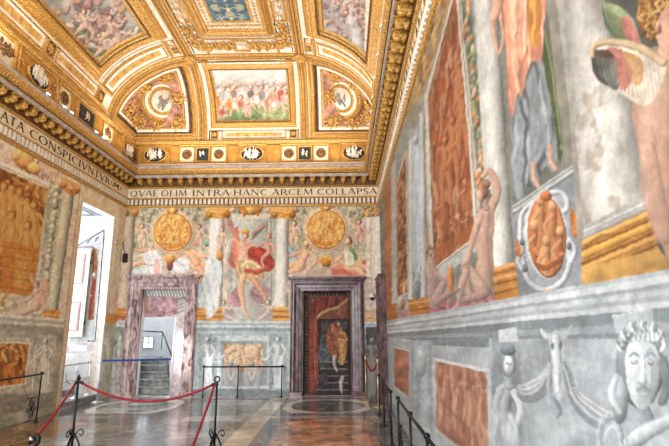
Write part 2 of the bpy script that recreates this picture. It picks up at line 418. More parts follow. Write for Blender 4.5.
    def column(s, top, bot, wt, wb, col, a=1.0):
        """fluteless painted shaft lit from the left"""
        p = [(top[0]-wt/2, top[1]), (top[0]+wt/2, top[1]), (bot[0]+wb/2, bot[1]), (bot[0]-wb/2, bot[1])]
        i = s.inside(p)
        if not len(i): return
        t = np.clip((s.Y[i]-top[1])/(bot[1]-top[1]), 0, 1); cx = top[0]+(bot[0]-top[0])*t; w = wt+(wb-wt)*t
        u = (s.X[i]-cx)/w*2; f = 1.05-.32*(u+.25)**2-.1*u
        n = fbm(s.X[i]*.15, s.Y[i]*.04, 31, 4)
        s.put(i, np.clip(rgb(col)*(f*(1+.12*(n-.5)*2))[:, None], 0, 1), a)
    def compress(s, i, col, k):
        s.c[i] = s.c[i]*(1-k)+rgb(col)*k
    def finish(s, amt=.1, seed=71):
        nr, nc = s.shape; g = s.c.reshape(nr, nc, 3); h = g.copy(); h[1:-1] = (g[:-2]+2*g[1:-1]+g[2:])/4; g = h.copy(); g[:, 1:-1] = (h[:, :-2]+2*h[:, 1:-1]+h[:, 2:])/4; s.c = g.reshape(-1, 3)
        n = fbm(s.PX*.55+2*fbm(s.PX*.1, s.PY*.1, seed+3), s.PY*.22, seed, 3)-.5; s.c = np.clip(s.c*(1+amt*2*n)[:, None], 0, 1)
    def mesh(s, name, key, material, parent=None, off=None, rest=None):
        """the plaster field with the given region key as one mesh"""
        nr, nc = s.shape
        k = key if isinstance(key, int) else [a for a, b in s.names.items() if b == key][0]
        idg = s.id.reshape(nr, nc); cell = (idg[:-1, :-1] == k)
        rr, cc = np.nonzero(cell); a = rr*nc+cc
        q = np.column_stack([a, a+1, a+nc+1, a+nc]); u, inv = np.unique(q, return_inverse=True); q = inv.reshape(-1, 4)
        V = s.P[u]
        if off is not None: V = V+np.asarray(off)
        org = V.mean(0) if parent is None else ORG[parent.name]
        me = bpy.data.meshes.new(name); me.vertices.add(len(V)); me.vertices.foreach_set('co', (V-org).ravel())
        me.loops.add(q.size); me.loops.foreach_set('vertex_index', q.ravel().astype(np.int32))
        me.polygons.add(len(q)); me.polygons.foreach_set('loop_start', np.arange(0, q.size, 4, dtype=np.int32))
        if hasattr(me.polygons[0] if len(me.polygons) else None, 'loop_total'):
            try: me.polygons.foreach_set('loop_total', np.full(len(q), 4, dtype=np.int32))
            except Exception: pass
        me.update(calc_edges=True)
        at = me.color_attributes.new('paint', 'FLOAT_COLOR', 'POINT')
        cc = s.c[u]; lu = (cc@np.array([.3, .59, .11]))[:, None]; cc = lu+(cc-lu)*s.sat; c = np.ones((len(V), 4)); c[:, :3] = lin(np.clip(cc, 0, 1)); at.data.foreach_set('color', c.ravel())
        me.polygons.foreach_set('use_smooth', np.ones(len(q), bool))
        me.materials.append(material); me.validate()
        o = bpy.data.objects.new(name, me); COL.objects.link(o)
        if parent is None: o.location = org
        else: o.parent = parent
        ORG[o.name] = org
        return o
def wallgrid(fa, fb, fn):
    A, B = np.meshgrid(fa, fb, indexing='xy'); P = fn(A.ravel(), B.ravel()); return P, (len(fb), len(fa))
# ------------------------------------------------------------------ BACK WALL, painted plaster
P, sh = wallgrid(np.arange(XL, XR+.001, (XR-XL)/470), np.linspace(ZC+.02, 0, 350), lambda a, b: np.column_stack([a, np.full(len(a), YB), b]))
bw = Canvas(P, sh, 'c2b2a0', .7); c = bw; c.sat = .95
c.mottle(amt=.22, sc=.12, seed=3)
def R4(x0, y0, x1, y1): return [(x0, y0), (x1, y0), (x1, y1), (x0, y1)]
# overdoor fresco, left
GRN = '7d7f66'
def overdoor(x0, x1, y0, y1, seed): 
    c.poly(R4(x0, y0, x1, y1), 'aea68e', nz=.3, ns=.3, seed=seed)
    c.crowd(R4(x0, y0, x1, y0+17), ['8a8a70', 'a0a083', 'bdb694', 'cdc0a0'], seed, 3.2, 60, .8)
overdoor(122, 209, 206, 280, 2); overdoor(286, 369, 206, 280, 4)
c.poly(R4(122, 256, 212, 281), 'bfab9c', nz=.25); c.poly(R4(276, 256, 370, 281), 'bfa898', nz=.25)
# figures, left overdoor
def putto(x, y, s=1, arm=1, skin='dfb99a'):
    c.ball(x+3*s, y-4*s, 4.4*s, 6*s, 'b09aa0', rot=30, vol=.3); c.ball(x-3.4*s, y-5*s, 3.4*s, 5*s, 'c9a98e', rot=-30, vol=.3)
    c.fig(skin, 2.7*s, (x, y-9*s), (x, y-6.5*s), [(x-2.6*s, y-5.5*s), (x+2.8*s, y-5.5*s)],
          [[(x-2.4*s, y-5*s), (x-5*s, y-6*s-2*arm), (x-3*s, y-10*s*max(arm, 0)-1)], [(x+2.6*s, y-5*s), (x+5*s, y-2*s), (x+6*s, y+2*s)]],
          [(x-2*s, y+2*s), (x+2.2*s, y+2*s)], [[(x-1.6*s, y+2*s), (x-2*s, y+7*s), (x-1.5*s, y+13*s)], [(x+1.8*s, y+2*s), (x+2.4*s, y+7*s), (x+1.6*s, y+12*s)]])
putto(142, 235); putto(199, 235, .95, 0); putto(294, 233, 1.05, 1); putto(359, 231, 1.05, 1, 'd9a890')
c.ball(132, 246, 4, 5, '8fa38a'); c.ball(207, 243, 3.4, 4, '7f9a84'); c.ball(288, 250, 6, 4, '9fb6b6')
# reclining woman in white and pale blue
c.folds([(131, 272), (136, 258), (146, 252), (156, 252), (161, 262), (160, 276), (146, 280), (128, 279)], 'd3d8d4', 60, .8, .25, tint='b9cbd2')
c.folds([(118, 262), (132, 257), (146, 259), (150, 266), (132, 270), (124, 280), (118, 280)], 'c9cdbf', 20, .8, .3, tint='a9b394')
c.fig('e6b490', 4.0, (154, 242), (152, 247), [(147, 250), (157, 251)], [[(148, 250), (139, 251), (130, 248)], [(156, 252), (148, 257), (134, 256)]], [(148, 262), (156, 263)], [[(150, 262), (137, 263), (124, 276)]])
c.folds([(146, 252), (157, 251), (159, 262), (149, 265), (143, 260)], 'dcdfdb', 70, 1.0, .25)
c.folds([(156, 258), (160, 264), (160, 278), (155, 279), (154, 266)], 'dba6a0', 80, 1.0, .3)
# reclining man, right of the left roundel
c.folds([(172, 262), (184, 258), (190, 264), (186, 272), (172, 274)], 'c4c6c9', 30, .9, .3)
c.folds([(196, 264), (210, 262), (216, 280), (208, 304), (200, 318), (196, 296), (198, 276)], 'b7c3cb', 80, .8, .28, tint='d9dad6')
c.fig('e2a883', 4.6, (184, 245), (187, 249), [(182, 252), (194, 250)], [[(183, 252), (176, 258), (171, 261)], [(193, 251), (201, 256), (212, 257)]], [(192, 263), (201, 261)], [[(194, 263), (206, 268), (209, 292)], [(196, 266), (202, 272), (200, 282)]])
c.limb([(184, 246), (190, 241), (196, 244)], 2, 'd98f86')
c.ball(213, 254, 3.2, 4.4, 'd38a4a'); c.ball(170, 258, 5, 6.5, 'cf8f45', vol=.5); c.ball(170, 266, 3, 4.5, '7d3f34')
# figures, right overdoor
c.folds([(276, 262), (286, 262), (292, 272), (288, 296), (276, 316), (272, 290)], 'c5cbd0', 80, .8, .25, tint='dfdcd6')
c.folds([(283, 252), (292, 250), (296, 260), (286, 268), (280, 266)], '9db4ba', 40, .8, .3)
c.fig('e6b08c', 4.6, (306, 243), (306, 248), [(301, 251), (312, 252)], [[(302, 251), (292, 256), (284, 257)], [(311, 253), (316, 260), (312, 266)]], [(296, 264), (305, 266)], [[(299, 264), (286, 268), (279, 290)], [(302, 266), (294, 270), (284, 274)]])
c.ball(284, 259, 3.6, 3, 'c55a40')
c.folds([(333, 268), (344, 264), (358, 268), (366, 276), (352, 280), (334, 277)], 'c4705a', 15, .8, .35)
c.folds([(362, 262), (372, 260), (374, 272), (368, 283), (362, 276)], 'b7594a', 70, .8, .3)
c.fig('e8b38c', 4.6, (348, 241), (350, 247), [(345, 250), (356, 251)], [[(346, 251), (338, 260), (327, 267)], [(355, 252), (359, 258), (361, 262)]], [(346, 263), (354, 264)], [[(350, 264), (362, 266), (371, 272)], [(348, 266), (360, 271), (368, 282)]])
c.folds([(349, 247), (354, 250), (358, 258), (354, 261), (351, 254)], '5f8a55', 60, 1, .3)
c.folds([(345, 252), (352, 253), (354, 264), (346, 265)], 'dccfb5', 75, 1, .25)
c.ball(326, 261, 5.5, 6, 'c98836', vol=.5); c.limb([(318, 262), (326, 257), (334, 262)], 1.2, 'd9a055')
# roundels
for (x, y, r_, sd) in ((172.5, 232, 18.3, 11), (326, 229.5, 18.3, 12)):
    c.ball(x, y, r_+4.6, r_+4.6, 'e5d3bb', vol=.12, edge=.1); c.ring(x, y, r_+3.2, r_+3.2, 1.2, 'c99a68'); c.ring(x, y, r_+.6, r_+.6, 1.5, 'b3783c')
    th = np.linspace(0, 2*math.pi, 50)[:-1]; pl = np.column_stack([x+r_*np.cos(th), y+r_*np.sin(th)])
    c.crowd(pl, ['c47a34', 'de9a48', 'ecb060', 'f6cf8c'], sd, 4.5, 60, 1.4, bg='e09c4a')
    c.poly(pl, 'e3a050', a=.42, nz=.1); c.limb([(x-13, y+12), (x, y+14), (x+13, y+11)], [1, 2, 1], 'b9722f', a=.6); c.ball(x, y-r_-3.5, 6, 3, 'cf8038', vol=.5); c.ball(x, y-r_-3, 2.4, 3, 'e8b070')
# centre: winged figure before a grey niche
c.poly(R4(227, 206, 278, 326), 'a8aaa0', nz=.2); c.poly(R4(233, 214, 271, 326), 'b8b9ae', nz=.12, grad=(1, .3, -.2))
c.poly(R4(236, 219, 268, 326), 'abaea4', nz=.12, grad=(1, .1, -.25)); c.poly([(234, 214), (271, 214), (268, 219), (237, 219)], 'd2c9b2')
c.line([(233, 214), (233, 326)], 1, 'cfc8b6'); c.line([(271, 214), (271, 326)], 1, '6f7069')
c.crowd(R4(229, 203, 270, 213), ['7a6a50', 'a98a5c', 'c29c6a'], 3, 3, 25, .9)
c.ball(251, 210, 11, 5, 'cd8a3d', vol=.4); c.ball(251, 210, 4.6, 5, 'e0a85c'); c.limb([(240, 207), (246, 211), (244, 215)], 1.5, 'b9722a'); c.limb([(262, 207), (256, 211), (258, 215)], 1.5, 'b9722a'); c.ball(233, 210, 3, 3, 'd9a68a'); c.ball(268, 210, 3, 3, 'd9a68a')
for k in range(7):
    c.limb([(238-k*.3, 240-k), (232-k*.9, 232-k*1.5), (233-k*.7, 224-k*1.2)], [1.8, 1.8, .9], ['b98f84', 'd0ab98', '9e8f8c'][k % 3])
    c.limb([(252+k*.4, 238-k), (260+k, 229-k*.8), (268-k*.4, 221+k*1.6)], [2, 1.9, .9], ['a98a78', 'c9a98f', '8c8680'][k % 3])
c.folds([(226+12, 226), (240, 238), (243, 254), (238, 268), (232, 268), (229, 258), (234, 244), (232, 232)], 'c47a66', 75, .7, .35)
c.fig('e1ab85', 3.4, (245.5, 235.5), (244, 241), [(238, 243), (250, 243)], [[(239, 243), (233, 236), (229, 227)], [(249, 245), (246, 256), (232, 267)]], [(240, 263), (252, 263)], [[(243, 264), (242, 286), (245, 311)], [(250, 264), (256, 280), (262, 294)]])
c.poly([(239, 243), (250, 242), (253, 252), (250, 262), (240, 264), (237, 252)], 'd7a489', smooth=True, grad=(-1, -.3, .3), nz=.2)
c.folds([(248, 250), (256, 246), (268, 252), (275, 264), (268, 272), (257, 266), (250, 262)], 'a03a30', 35, .5, .5)
c.folds([(233, 240), (239, 244), (238, 262), (233, 268), (228, 262), (231, 250)], 'c9806c', 80, .5, .5)
c.folds([(239, 261), (252, 260), (262, 268), (266, 279), (258, 277), (252, 283), (246, 278), (240, 282), (236, 274)], 'b58f62', 75, .6, .6, tint='d4bb90')
c.limb([(242, 266), (250, 262), (260, 268)], 1.6, 'e0c89a'); c.limb([(246, 270), (256, 272), (268, 268)], 2.2, 'a9503e')
c.folds([(230, 294), (238, 286), (244, 290), (243, 304), (234, 307), (228, 301)], 'a87f86', 30, .5, .4)
c.folds([(250, 292), (258, 284), (270, 290), (266, 302), (256, 304)], 'a07f84', 20, .5, .4)
c.limb([(243, 276), (241, 290), (243, 303), (245, 314)], [3.4, 2.9, 2.3, 1.4], 'dfae88'); c.limb([(251, 276), (257, 284), (262, 292), (266, 300)], [3.2, 2.6, 2, 1.3], 'd39e7c')
c.limb([(245, 314), (248, 317)], 1.4, 'd9aa88')
c.fig('d89a84', 2.5, (269, 236), (267, 240), [(264, 243), (270, 242)], [[(264, 243), (258, 247), (254, 246)], [(270, 243), (274, 248), (272, 254)]], [(266, 253), (272, 252)], [[(267, 254), (262, 260), (264, 268)]], hair='c86f44')
c.ball(245.5, 231.5, 4, 2.4, 'c9973f', vol=.4); c.line([(229, 240), (225, 262)], 1.3, 'd5d6d3'); pass
for (x, d) in ((224, 1), (268, -1)):
    c.folds([(x-10, 318), (x-6, 308), (x+4, 306), (x+10, 312), (x+9, 322), (x-8, 323)], 'a5a0a0', 30, .9, .3)
    c.fig('d6bfb2', 2.3, (x, 302), (x, 305), [(x-2.5, 306), (x+3, 306)], [[(x-2.4, 307), (x-6, 311), (x-9*d, 316)], [(x+2.6, 307), (x+6, 309), (x+9*d, 304)]], [(x-2, 313), (x+3, 313)], [[(x, 314), (x+6*d, 317), (x+11*d, 321)]])
    for k in range(4): c.limb([(x-3*d, 308), (x-9*d, 305-k*2), (x-13*d, 303-k*2.4)], [1.6, 1.5, .6], ['c7a6a0', 'ddc6b6'][k % 2])
# painted columns
for (xt, xb, w0, w1, key) in ((217.5, 213.5, 14, 16.5, 'painted_column_left'), (283, 281, 12, 14, 'painted_column_right')):
    c.region(key, [(xt-13, 207.5), (xt+13, 207.5), (xt+w0/2+1, 219), (xb+w1/2+1, 306), (xb+w1/2+2, 321), (xb-w1/2-2, 321), (xb-w1/2-1, 306), (xt-w0/2-1, 219)])
    c.column((xt, 214), (xb, 309), w0, w1, 'd9cfc3')
    c.poly(R4(xt-12.5, 207.5, xt+12.5, 210.5), 'd9a45e'); c.poly(R4(xt-9, 210, xt+9, 218.5), 'cc8f45', nz=.3, ns=.6)
    c.ball(xt-9, 214, 4.4, 4.6, 'd89a4c'); c.ball(xt+9, 214, 4.4, 4.6, 'b9762f'); c.ring(xt-9, 214, 2.2, 2.2, 1, '8f5520'); c.ring(xt+9, 214, 2.2, 2.2, 1, '8f5520'); c.line([(xt-8, 211.5), (xt+8, 211.5)], 1.2, 'e6bd7d')
    c.poly([(xb-w1/2-.5, 307), (xb+w1/2+.5, 307), (xb+w1/2+1.5, 321), (xb-w1/2-1.5, 321)], 'cf9350', nz=.2); 
    for yy, cc in ((308, 'e7b678'), (311.5, '9f6022'), (314, 'dfa560'), (317, '8f5722')): c.line([(xb-w1/2-1, yy), (xb+w1/2+1, yy)], 1.3, cc)
c.fig('d8b9a0', 2.2, (222, 229), (222, 232), [(219.5, 234), (225, 234)], [[(220, 234), (217, 239), (220, 244)], [(224, 234), (227, 240), (223, 246)]], [(220, 243), (224, 243)], [[(221, 243), (219, 252), (221, 262)]])
c.folds([(206, 262), (216, 258), (222, 266), (220, 290), (216, 312), (206, 318), (203, 296)], 'c3ced4', 80, .8, .22, tint='dcdcd8')
c.ball(220, 256, 3.4, 5, 'd38f4a')
# end pilasters
c.column((130, 216), (124, 308), 11, 12, 'b9a792'); c.ball(124.5, 212, 4, 4.2, 'b07c42'); c.ball(134.5, 212, 4.2, 4.4, 'c58a48'); c.poly(R4(121, 207, 139, 209.5), 'c79352')
c.poly(R4(112, 308, 133, 321), 'b97636', nz=.25); c.line([(112, 312), (133, 312)], 1.3, 'd9a05c'); c.line([(112, 317), (133, 317)], 1.3, '8c5424')
c.poly(R4(366, 216, 381, 309), 'd3c4b4', nz=.15); c.line([(371, 218), (371, 308)], 1, 'b39c88'); c.line([(376, 218), (376, 308)], 1, 'eadfd0')
c.crowd(R4(362, 206, 381, 217), ['7d5a34', 'b98448', 'd8a868'], 8, 3, 26, 1.0)
c.poly(R4(364, 318, 381, 326), 'b98748', nz=.2); c.line([(364, 320), (381, 320)], 1.4, 'd9ae72'); c.poly(R4(364, 309, 381, 318), 'c0a183', nz=.2)
c.folds([(288, 280), (296, 276), (366, 276), (372, 286), (368, 300), (292, 296)], 'c0aaa0', 10, .6, .25)
c.poly(R4(192, 308, 206, 321), 'c58a48', nz=.25); c.line([(192, 311), (206, 311)], 1.2, 'e0ab68'); c.line([(192, 316), (206, 316)], 1.2, '97602c')
# hanging lamp box on a cord painted beside the left door
# ledge and dado
for (y0, y1, cc) in ((321, 323, 'bcc6ca'), (323, 325.5, '9daab0'), (325.5, 327.5, 'c6cfd2'), (327.5, 331, '8d999e'), (331, 333.5, 'a6b2b7')):
    c.poly([(118, y0-.8), (386, y0+.8), (386, y1+.8), (118, y1-.8)], cc, nz=.1)
c.poly(R4(118, 333, 386, 400), 'a9b5ba', nz=.22, ns=.15); 
c.poly(R4(366, 327, 386, 400), '4b4b49', nz=.35, ns=.3); c.poly(R4(106, 327, 133, 400), '8c8d84', nz=.4, ns=.3); c.poly(R4(112, 333, 121, 398), 'a2a39a', nz=.4, ns=.3)
c.region('monochrome_dado_panel', R4(194, 333, 289, 395)); c.poly(R4(196, 334, 288, 388), 'a7b3b8', nz=.2, ns=.2)
c.poly(R4(190, 388, 290, 397), '7f898e', nz=.2); c.line([(190, 388), (290, 388)], 1.4, 'c1cacd')
c.poly(R4(217, 336, 271, 388), 'bcc5c8', nz=.15); c.poly(R4(221, 341, 267, 386), '8c979c', nz=.2)
c.crowd(R4(224, 344, 263, 372), ['b98460', 'd6a67c', 'e2bd98', 'ead2b8'], 21, 5, 55, 1.6, bg='c8905f'); c.ball(251, 352, 8, 8, 'e0bea2', vol=.25); c.poly(R4(224, 344, 263, 372), 'ddb592', a=.3); c.limb([(228, 352), (236, 347), (243, 353)], [3, 3.6, 2], 'd9b795')
def herm(x, y0, y1, s, tone='c3cccf'):
    c.fig(tone, 3*s, (x, y0+3*s), (x, y0+7*s), [(x-4.5*s, y0+9*s), (x+4.5*s, y0+9*s)], [[(x-4.2*s, y0+9*s), (x-7*s, y0+15*s), (x-2*s, y0+20*s)], [(x+4.2*s, y0+9*s), (x+7*s, y0+15*s), (x+3*s, y0+21*s)]], [(x-3.5*s, y0+22*s), (x+3.5*s, y0+22*s)], [[(x-2*s, y0+22*s), (x-2.2*s, y1-8), (x-2*s, y1)], [(x+2*s, y0+22*s), (x+2.2*s, y1-8), (x+2*s, y1)]], hair='7f8a90')
    c.folds([(x-4.5*s, y0+20*s), (x+4.5*s, y0+20*s), (x+4.2*s, y1), (x-4.2*s, y1)], tone, 88, .9, .28, smooth=False)
for x in (207.5, 278): c.poly(R4(x-9, 334, x+9, 390), '93a0a6', nz=.3, ns=.3); herm(x, 336, 388, 1.05)
c.limb([(214, 354), (219, 359), (224, 356)], 1.4, 'c0c9cc'); c.limb([(270, 356), (266, 360), (262, 358)], 1.4, 'c0c9cc')
for x in (231, 252):
    c.limb([(x-4, 384), (x-5, 374), (x+1, 366), (x+6, 374), (x+6, 385)], [3, 4, 4, 4, 3], 'a8a8a6', .2, .15, .8); c.ball(x, 364, 2.6, 3, '8f9295'); c.limb([(x-3, 372), (x, 380), (x+3, 372)], [1.2, 1.6, 1.2], 'c3c0bc')
herm(372, 338, 396, .95, '86837c'); herm(114, 338, 394, 1.0, 'a5a79e')
for y in (380, 386): c.limb([(106, y), (133, y-6)], .5, '77786f')
c.region('overdoor_fresco_left', R4(139, 209, 203.4, 276)); c.region('overdoor_fresco_right', R4(290.5, 209, 366, 277)); c.region('winged_fresco', R4(231, 206.5, 273.6, 320))
for nm, (x, y) in (('roundel_left', (172.5, 232)), ('roundel_right', (326, 229.5))):
    th = np.linspace(0, 2*math.pi, 60)[:-1]; c.region(nm, np.column_stack([x+22.9*np.cos(th), y+22.9*np.sin(th)]))
# openings for the two doors
DL = (-5.60, -3.80, 3.02); DR = (-1.36, .50, 2.94)     # outer x0, x1, top
DLi = (-5.29, -4.10, 2.71); DRi = (-1.06, .20, 2.62)
KH = 99; c.names[KH] = 'hole'
g = (P[:, 0] > DLi[0]) & (P[:, 0] < DLi[1]) & (P[:, 2] < DLi[2]) | (P[:, 0] > DRi[0]) & (P[:, 0] < DRi[1]) & (P[:, 2] < DRi[2]); c.id[g] = KH
c.c[:] = np.clip(c.c*1.15+.02, 0, 1); c.mottle(amt=.10, sc=.5, seed=41); c.mottle(amt=.10, sc=.07, seed=43); c.finish(.05)
wb = struct(c.mesh('wall_back', 0, M['fresco']))
def cut(cv, key, name, label, cat, group=None):
    o = cv.mesh(name, key, M['fresco']); return tag(o, label, cat, group)
cut(c, 'overdoor_fresco_left', 'overdoor_fresco', 'fresco of reclining nudes and small winged children around the roundel above the open doorway', 'fresco')
cut(c, 'overdoor_fresco_right', 'overdoor_fresco', 'fresco of reclining nudes and two raised-arm children above the closed painted door', 'fresco')
cut(c, 'winged_fresco', 'fresco', 'tall fresco of a winged figure in red drapery between two painted columns', 'fresco')
cut(c, 'roundel_left', 'painted_roundel', 'orange painted roundel in a cream ring above the open doorway', 'roundel')
cut(c, 'roundel_right', 'painted_roundel', 'orange painted roundel in a cream ring above the closed painted door', 'roundel')
cut(c, 'painted_column_left', 'painted_column', 'painted white column with golden scroll capital just right of the open doorway', 'column')
cut(c, 'painted_column_right', 'painted_column', 'painted white column with golden scroll capital just left of the closed painted door', 'column')
cut(c, 'monochrome_dado_panel', 'dado_panel', 'grey painted dado with two statues around an orange scene, behind a low rail', 'wall panel')
# ------------------------------------------------------------------ RIGHT WALL, painted plaster
YN = 1.15
P, sh = wallgrid(1/np.linspace(1/12.59, 1/YN, 480), np.concatenate([np.linspace(ZC+.02, 2.8, 300)[:-1], np.linspace(2.8, 1.2, 480)[:-1], np.linspace(1.2, 0, 110)]), lambda a, b: np.column_stack([np.full(len(a), XR), a, b]))
rw = Canvas(P, sh, 'a9a196', .8); c = rw; c.sat = .95
c.mottle(amt=.2, sc=.03, seed=3); c.mottle(amt=.12, sc=.012, sy=.006, seed=8)
def wpoly(pts, col, **k): c.poly(pts, col, **k)
# ---- far part (x 378-432)
wpoly([(376, 200), (440, -10), (470, -10), (440, 320), (376, 326)], 'a8a296', nz=.25, ns=.15)
wpoly([(384, 190), (391, 175), (392, 312), (385, 316)], 'bb7e56', nz=.3, ns=.2)
wpoly([(379, 205), (384, 192), (385, 318), (380, 320)], '8f8f84', nz=.3)
wpoly([(391, 172), (396, 158), (397, 312), (392, 314)], 'c9c6bc', nz=.15)
wpoly([(396, 150), (409, 120), (411, 302), (397, 312)], '9aa09a', nz=.25)
c.crowd([(397, 182), (406, 150), (407, 293), (398, 297)], ['8a4a22', 'b06a3a', 'c98a58', 'dca880'], 5, 5, 60, 3, bg='a8602f')
c.line([(397, 182), (406, 150), (407.5, 293), (398, 298)], 1, 'd5cec0')
wpoly([(408, 150), (426, 100), (428, 300), (411, 316)], '9eaab0', nz=.2)
c.column((411, 140), (411, 300), 5, 5.5, 'd0cfc8'); c.column((422, 112), (424, 300), 6, 6.5, 'c8c8c2')
c.limb([(415, 145), (416, 190), (417, 240), (417, 268)], [2.5, 3.6, 4, 4], 'bccad6', .5); c.ball(415, 140, 3, 5, 'aebccb')
c.folds([(413, 160), (419, 155), (421, 262), (413, 266)], 'c4d0dc', 88, .8, .3)
wpoly([(408, 300), (429, 297), (429, 318), (408, 321)], 'c07f3c', nz=.25, ns=.3); c.line([(408, 304), (429, 301)], 1.3, 'e2ad6a'); c.line([(408, 311), (429, 308)], 1.3, '8f5722')
wpoly([(383, 305), (397, 303), (397, 321), (383, 322)], 'b9763a', nz=.25)
c.ball(401, 303, 4, 8, 'b9bfc0', vol=.3); c.ball(402, 304, 2, 5, 'c98a5a'); c.folds([(398, 312), (409, 310), (409, 320), (398, 321)], 'b58a88', 20, .8, .3)
c.ball(417, 286, 4, 14, 'a9b5ba', vol=.3); c.ball(417, 288, 2.4, 8, '8a979e', vol=.3)
# ---- orange ornament above the big scene
wpoly([(424, 92), (455, -5), (439, -5), (402, 128)], 'b59a78', nz=.25)
c.crowd([(424, 85), (450, -5), (438, -5), (410, 105)], ['9a5f2c', 'cf8a3c', 'e3a75c', 'eec78a'], 8, 7, 40, 1.4)
# ---- big red scene
c.poly([(424, 96), (455, -10), (462, -10), (480, 240), (430, 275)], 'cfc7b8', nz=.12)
RED = ['7a3a1e', 'a45a35', 'bd754c', 'c98a62', 'dba582']
BIG = [(428.5, 96), (454, -6), (456, 0), (469, 148), (474.5, 236), (433, 268), (431, 200)]
c.poly(BIG, 'a45a36', nz=.25, ns=.08)
keep = c.clip; m = np.zeros(c.n, bool); m[c.inside(BIG)] = True; c.clip = m
r_ = np.random.RandomState(5)
for k in range(150):
    x = r_.uniform(426, 476); y = r_.uniform(-5, 262); L_ = r_.uniform(12, 34); w_ = r_.uniform(1.6, 3.6); col = rgb(RED[r_.randint(1, 5)])*r_.uniform(.85, 1.12)
    lean = r_.normal(-.5, 2)
    c.limb([(x+1.6, y+2), (x+lean+1.6, y+L_+2)], [w_*.9, w_], '7c4022', 0, 0, .35)
    c.limb([(x, y), (x+lean*.4+r_.normal(0, 1), y+L_*.5), (x+lean, y+L_)], [w_*.7, w_, w_*.5], col, .4, .3, .75)
    if k % 3 == 0: c.ball(x, y-w_*1.3, w_*.8, w_*1.3, RED[4], vol=.3, a=.7)
    if k % 4 == 0: c.limb([(x, y+L_*.15), (x-w_*2.2, y+L_*.35), (x-w_*2.4, y+L_*.1)], [w_*.35, w_*.35, w_*.2], RED[4], .3, .3, .7)
for (x, y) in ((460, 62), (462, 92), (452, 120), (445, 140)):
    c.fig('c47e50', 4.2, (x, y), (x, y+5), [(x-4, y+8), (x+4, y+8)], [[(x-4, y+8), (x-8, y+15), (x-6, y+24)], [(x+4, y+8), (x+6, y+18), (x+1, y+26)]], [(x-3, y+28), (x+3, y+28)], [[(x-2, y+28), (x-3, y+46), (x-2, y+62)], [(x+2, y+28), (x+5, y+45), (x+5, y+64)]], hair='8a4c2a')
c.clip = keep
c.poly([(433, 268), (474.5, 236), (475, 222), (432, 252)], 'b56a3a', nz=.2, a=.6)
for a_, b_ in (((427, 96), (433, 270)), ((433, 270), (476, 238)), ((457, -4), (470.5, 148)), ((470.5, 148), (477, 238)), ((427, 96), (454, -8))): c.line([a_, b_], 2.2, 'd9d2c4'); c.line([(a_[0]+1.4, a_[1]), (b_[0]+1.4, b_[1])], .7, '77695a')
# ---- garland strip
GS = [(460, -5), (473, -5), (481, 60), (484, 150), (489, 200), (480, 200), (471, 100)]
c.poly(GS, '6f7460', nz=.3, ns=.2)
for k in range(52):
    t = k/51; y = -4+t*196; x = 466+t*17+r_.normal(0, 2.2)
    c.ball(x, y, r_.uniform(1.8, 3.6), r_.uniform(2.5, 5.5), ['8f9270', 'a5a286', 'b98a5c', 'c9a78a', '7d8768', 'c0714a'][r_.randint(6)], vol=.5)
# ---- first column
C1 = [(473, -6), (497, -6), (513, 262), (518, 268), (523, 300), (494, 306), (491, 272), (489, 262)]
c.poly([(470, -6), (500, -6), (524, 300), (486, 308), (484, 150)], '9a9a92', nz=.15)
c.column((485, -6), (502, 270), 23, 26, 'cdcbc3')
c.mottle(c.inside([(474, -6), (497, -6), (514, 268), (490, 270)]), .12, .12, 9, sy=.03)
c.poly([(489, 268), (517, 262), (523, 299), (494, 306)], 'c4853f', nz=.22, ns=.15)
for k, (yy, cc, w_) in enumerate(((268, 'dfa566', 3.4), (273, '99602c', 2), (278, 'e0a964', 3.2), (283, '8f5826', 1.8), (288, 'cc9150', 3), (292, '845124', 1.4))):
    c.line([(489.5+k*.8, yy+2), (518+k*.6, yy-5)], w_, cc)
# ---- seated nudes, drapery, small golden figure
c.poly([(433, 272), (480, 240), (492, 240), (494, 306), (430, 318)], '8b8d86', nz=.25, ns=.12)
c.poly([(434, 270), (478, 239), (478, 250), (436, 282)], 'c3c4bd', nz=.1); 
c.poly([(480, 200), (490, 190), (494, 230), (484, 240)], '77736a', nz=.3, smooth=True)
c.folds([(430, 306), (446, 298), (462, 304), (484, 296), (493, 298), (494, 305), (462, 313), (431, 319)], 'b06a72', 15, .35, .5)
c.folds([(470, 300), (482, 286), (491, 290), (492, 303), (474, 308)], 'b8828a', 60, .3, .4)
SK = 'c7a38f'
c.limb([(488, 214), (496, 196), (495, 180), (489, 171), (483, 176)], [5, 4.4, 4, 3.2, 2.6], SK)
c.poly([(480, 214), (488, 206), (494, 218), (493, 244), (494, 268), (491, 290), (482, 296), (474, 288), (477, 262), (477, 236)], 'b99683', smooth=True, grad=(-1, -.1, .4), nz=.12)
c.limb([(484, 214), (482, 240), (484, 268), (484, 284)], [6, 6.5, 6, 8], 'cda994', .3, .3, .7)
c.limb([(483, 290), (474, 276), (465, 265)], [7, 5.4, 4.4], 'd0ac96'); c.limb([(465, 266), (467, 284), (474, 303)], [4.2, 3.6, 2.2], SK)
c.limb([(484, 292), (478, 296), (463, 300)], [6, 5, 3], 'bd998a'); c.limb([(466, 272), (461, 288), (458, 306)], [4, 3.4, 2.2], 'cba896'); c.limb([(458, 306), (454, 309)], [2.4, 1.6], 'cba896')
c.limb([(480, 216), (473, 238), (468, 258), (463, 264)], [4, 3.4, 2.8, 2.2], 'd1ae99')
c.limb([(486, 208), (483, 200)], [3.4, 3], 'b5917e'); c.ball(482.5, 191, 5.2, 8.5, 'a8765a', vol=.5); c.ball(480.3, 196, 3.4, 6.6, 'cda48c', rot=-8); c.ball(486, 184, 4.4, 5, '9f7455', vol=.4)
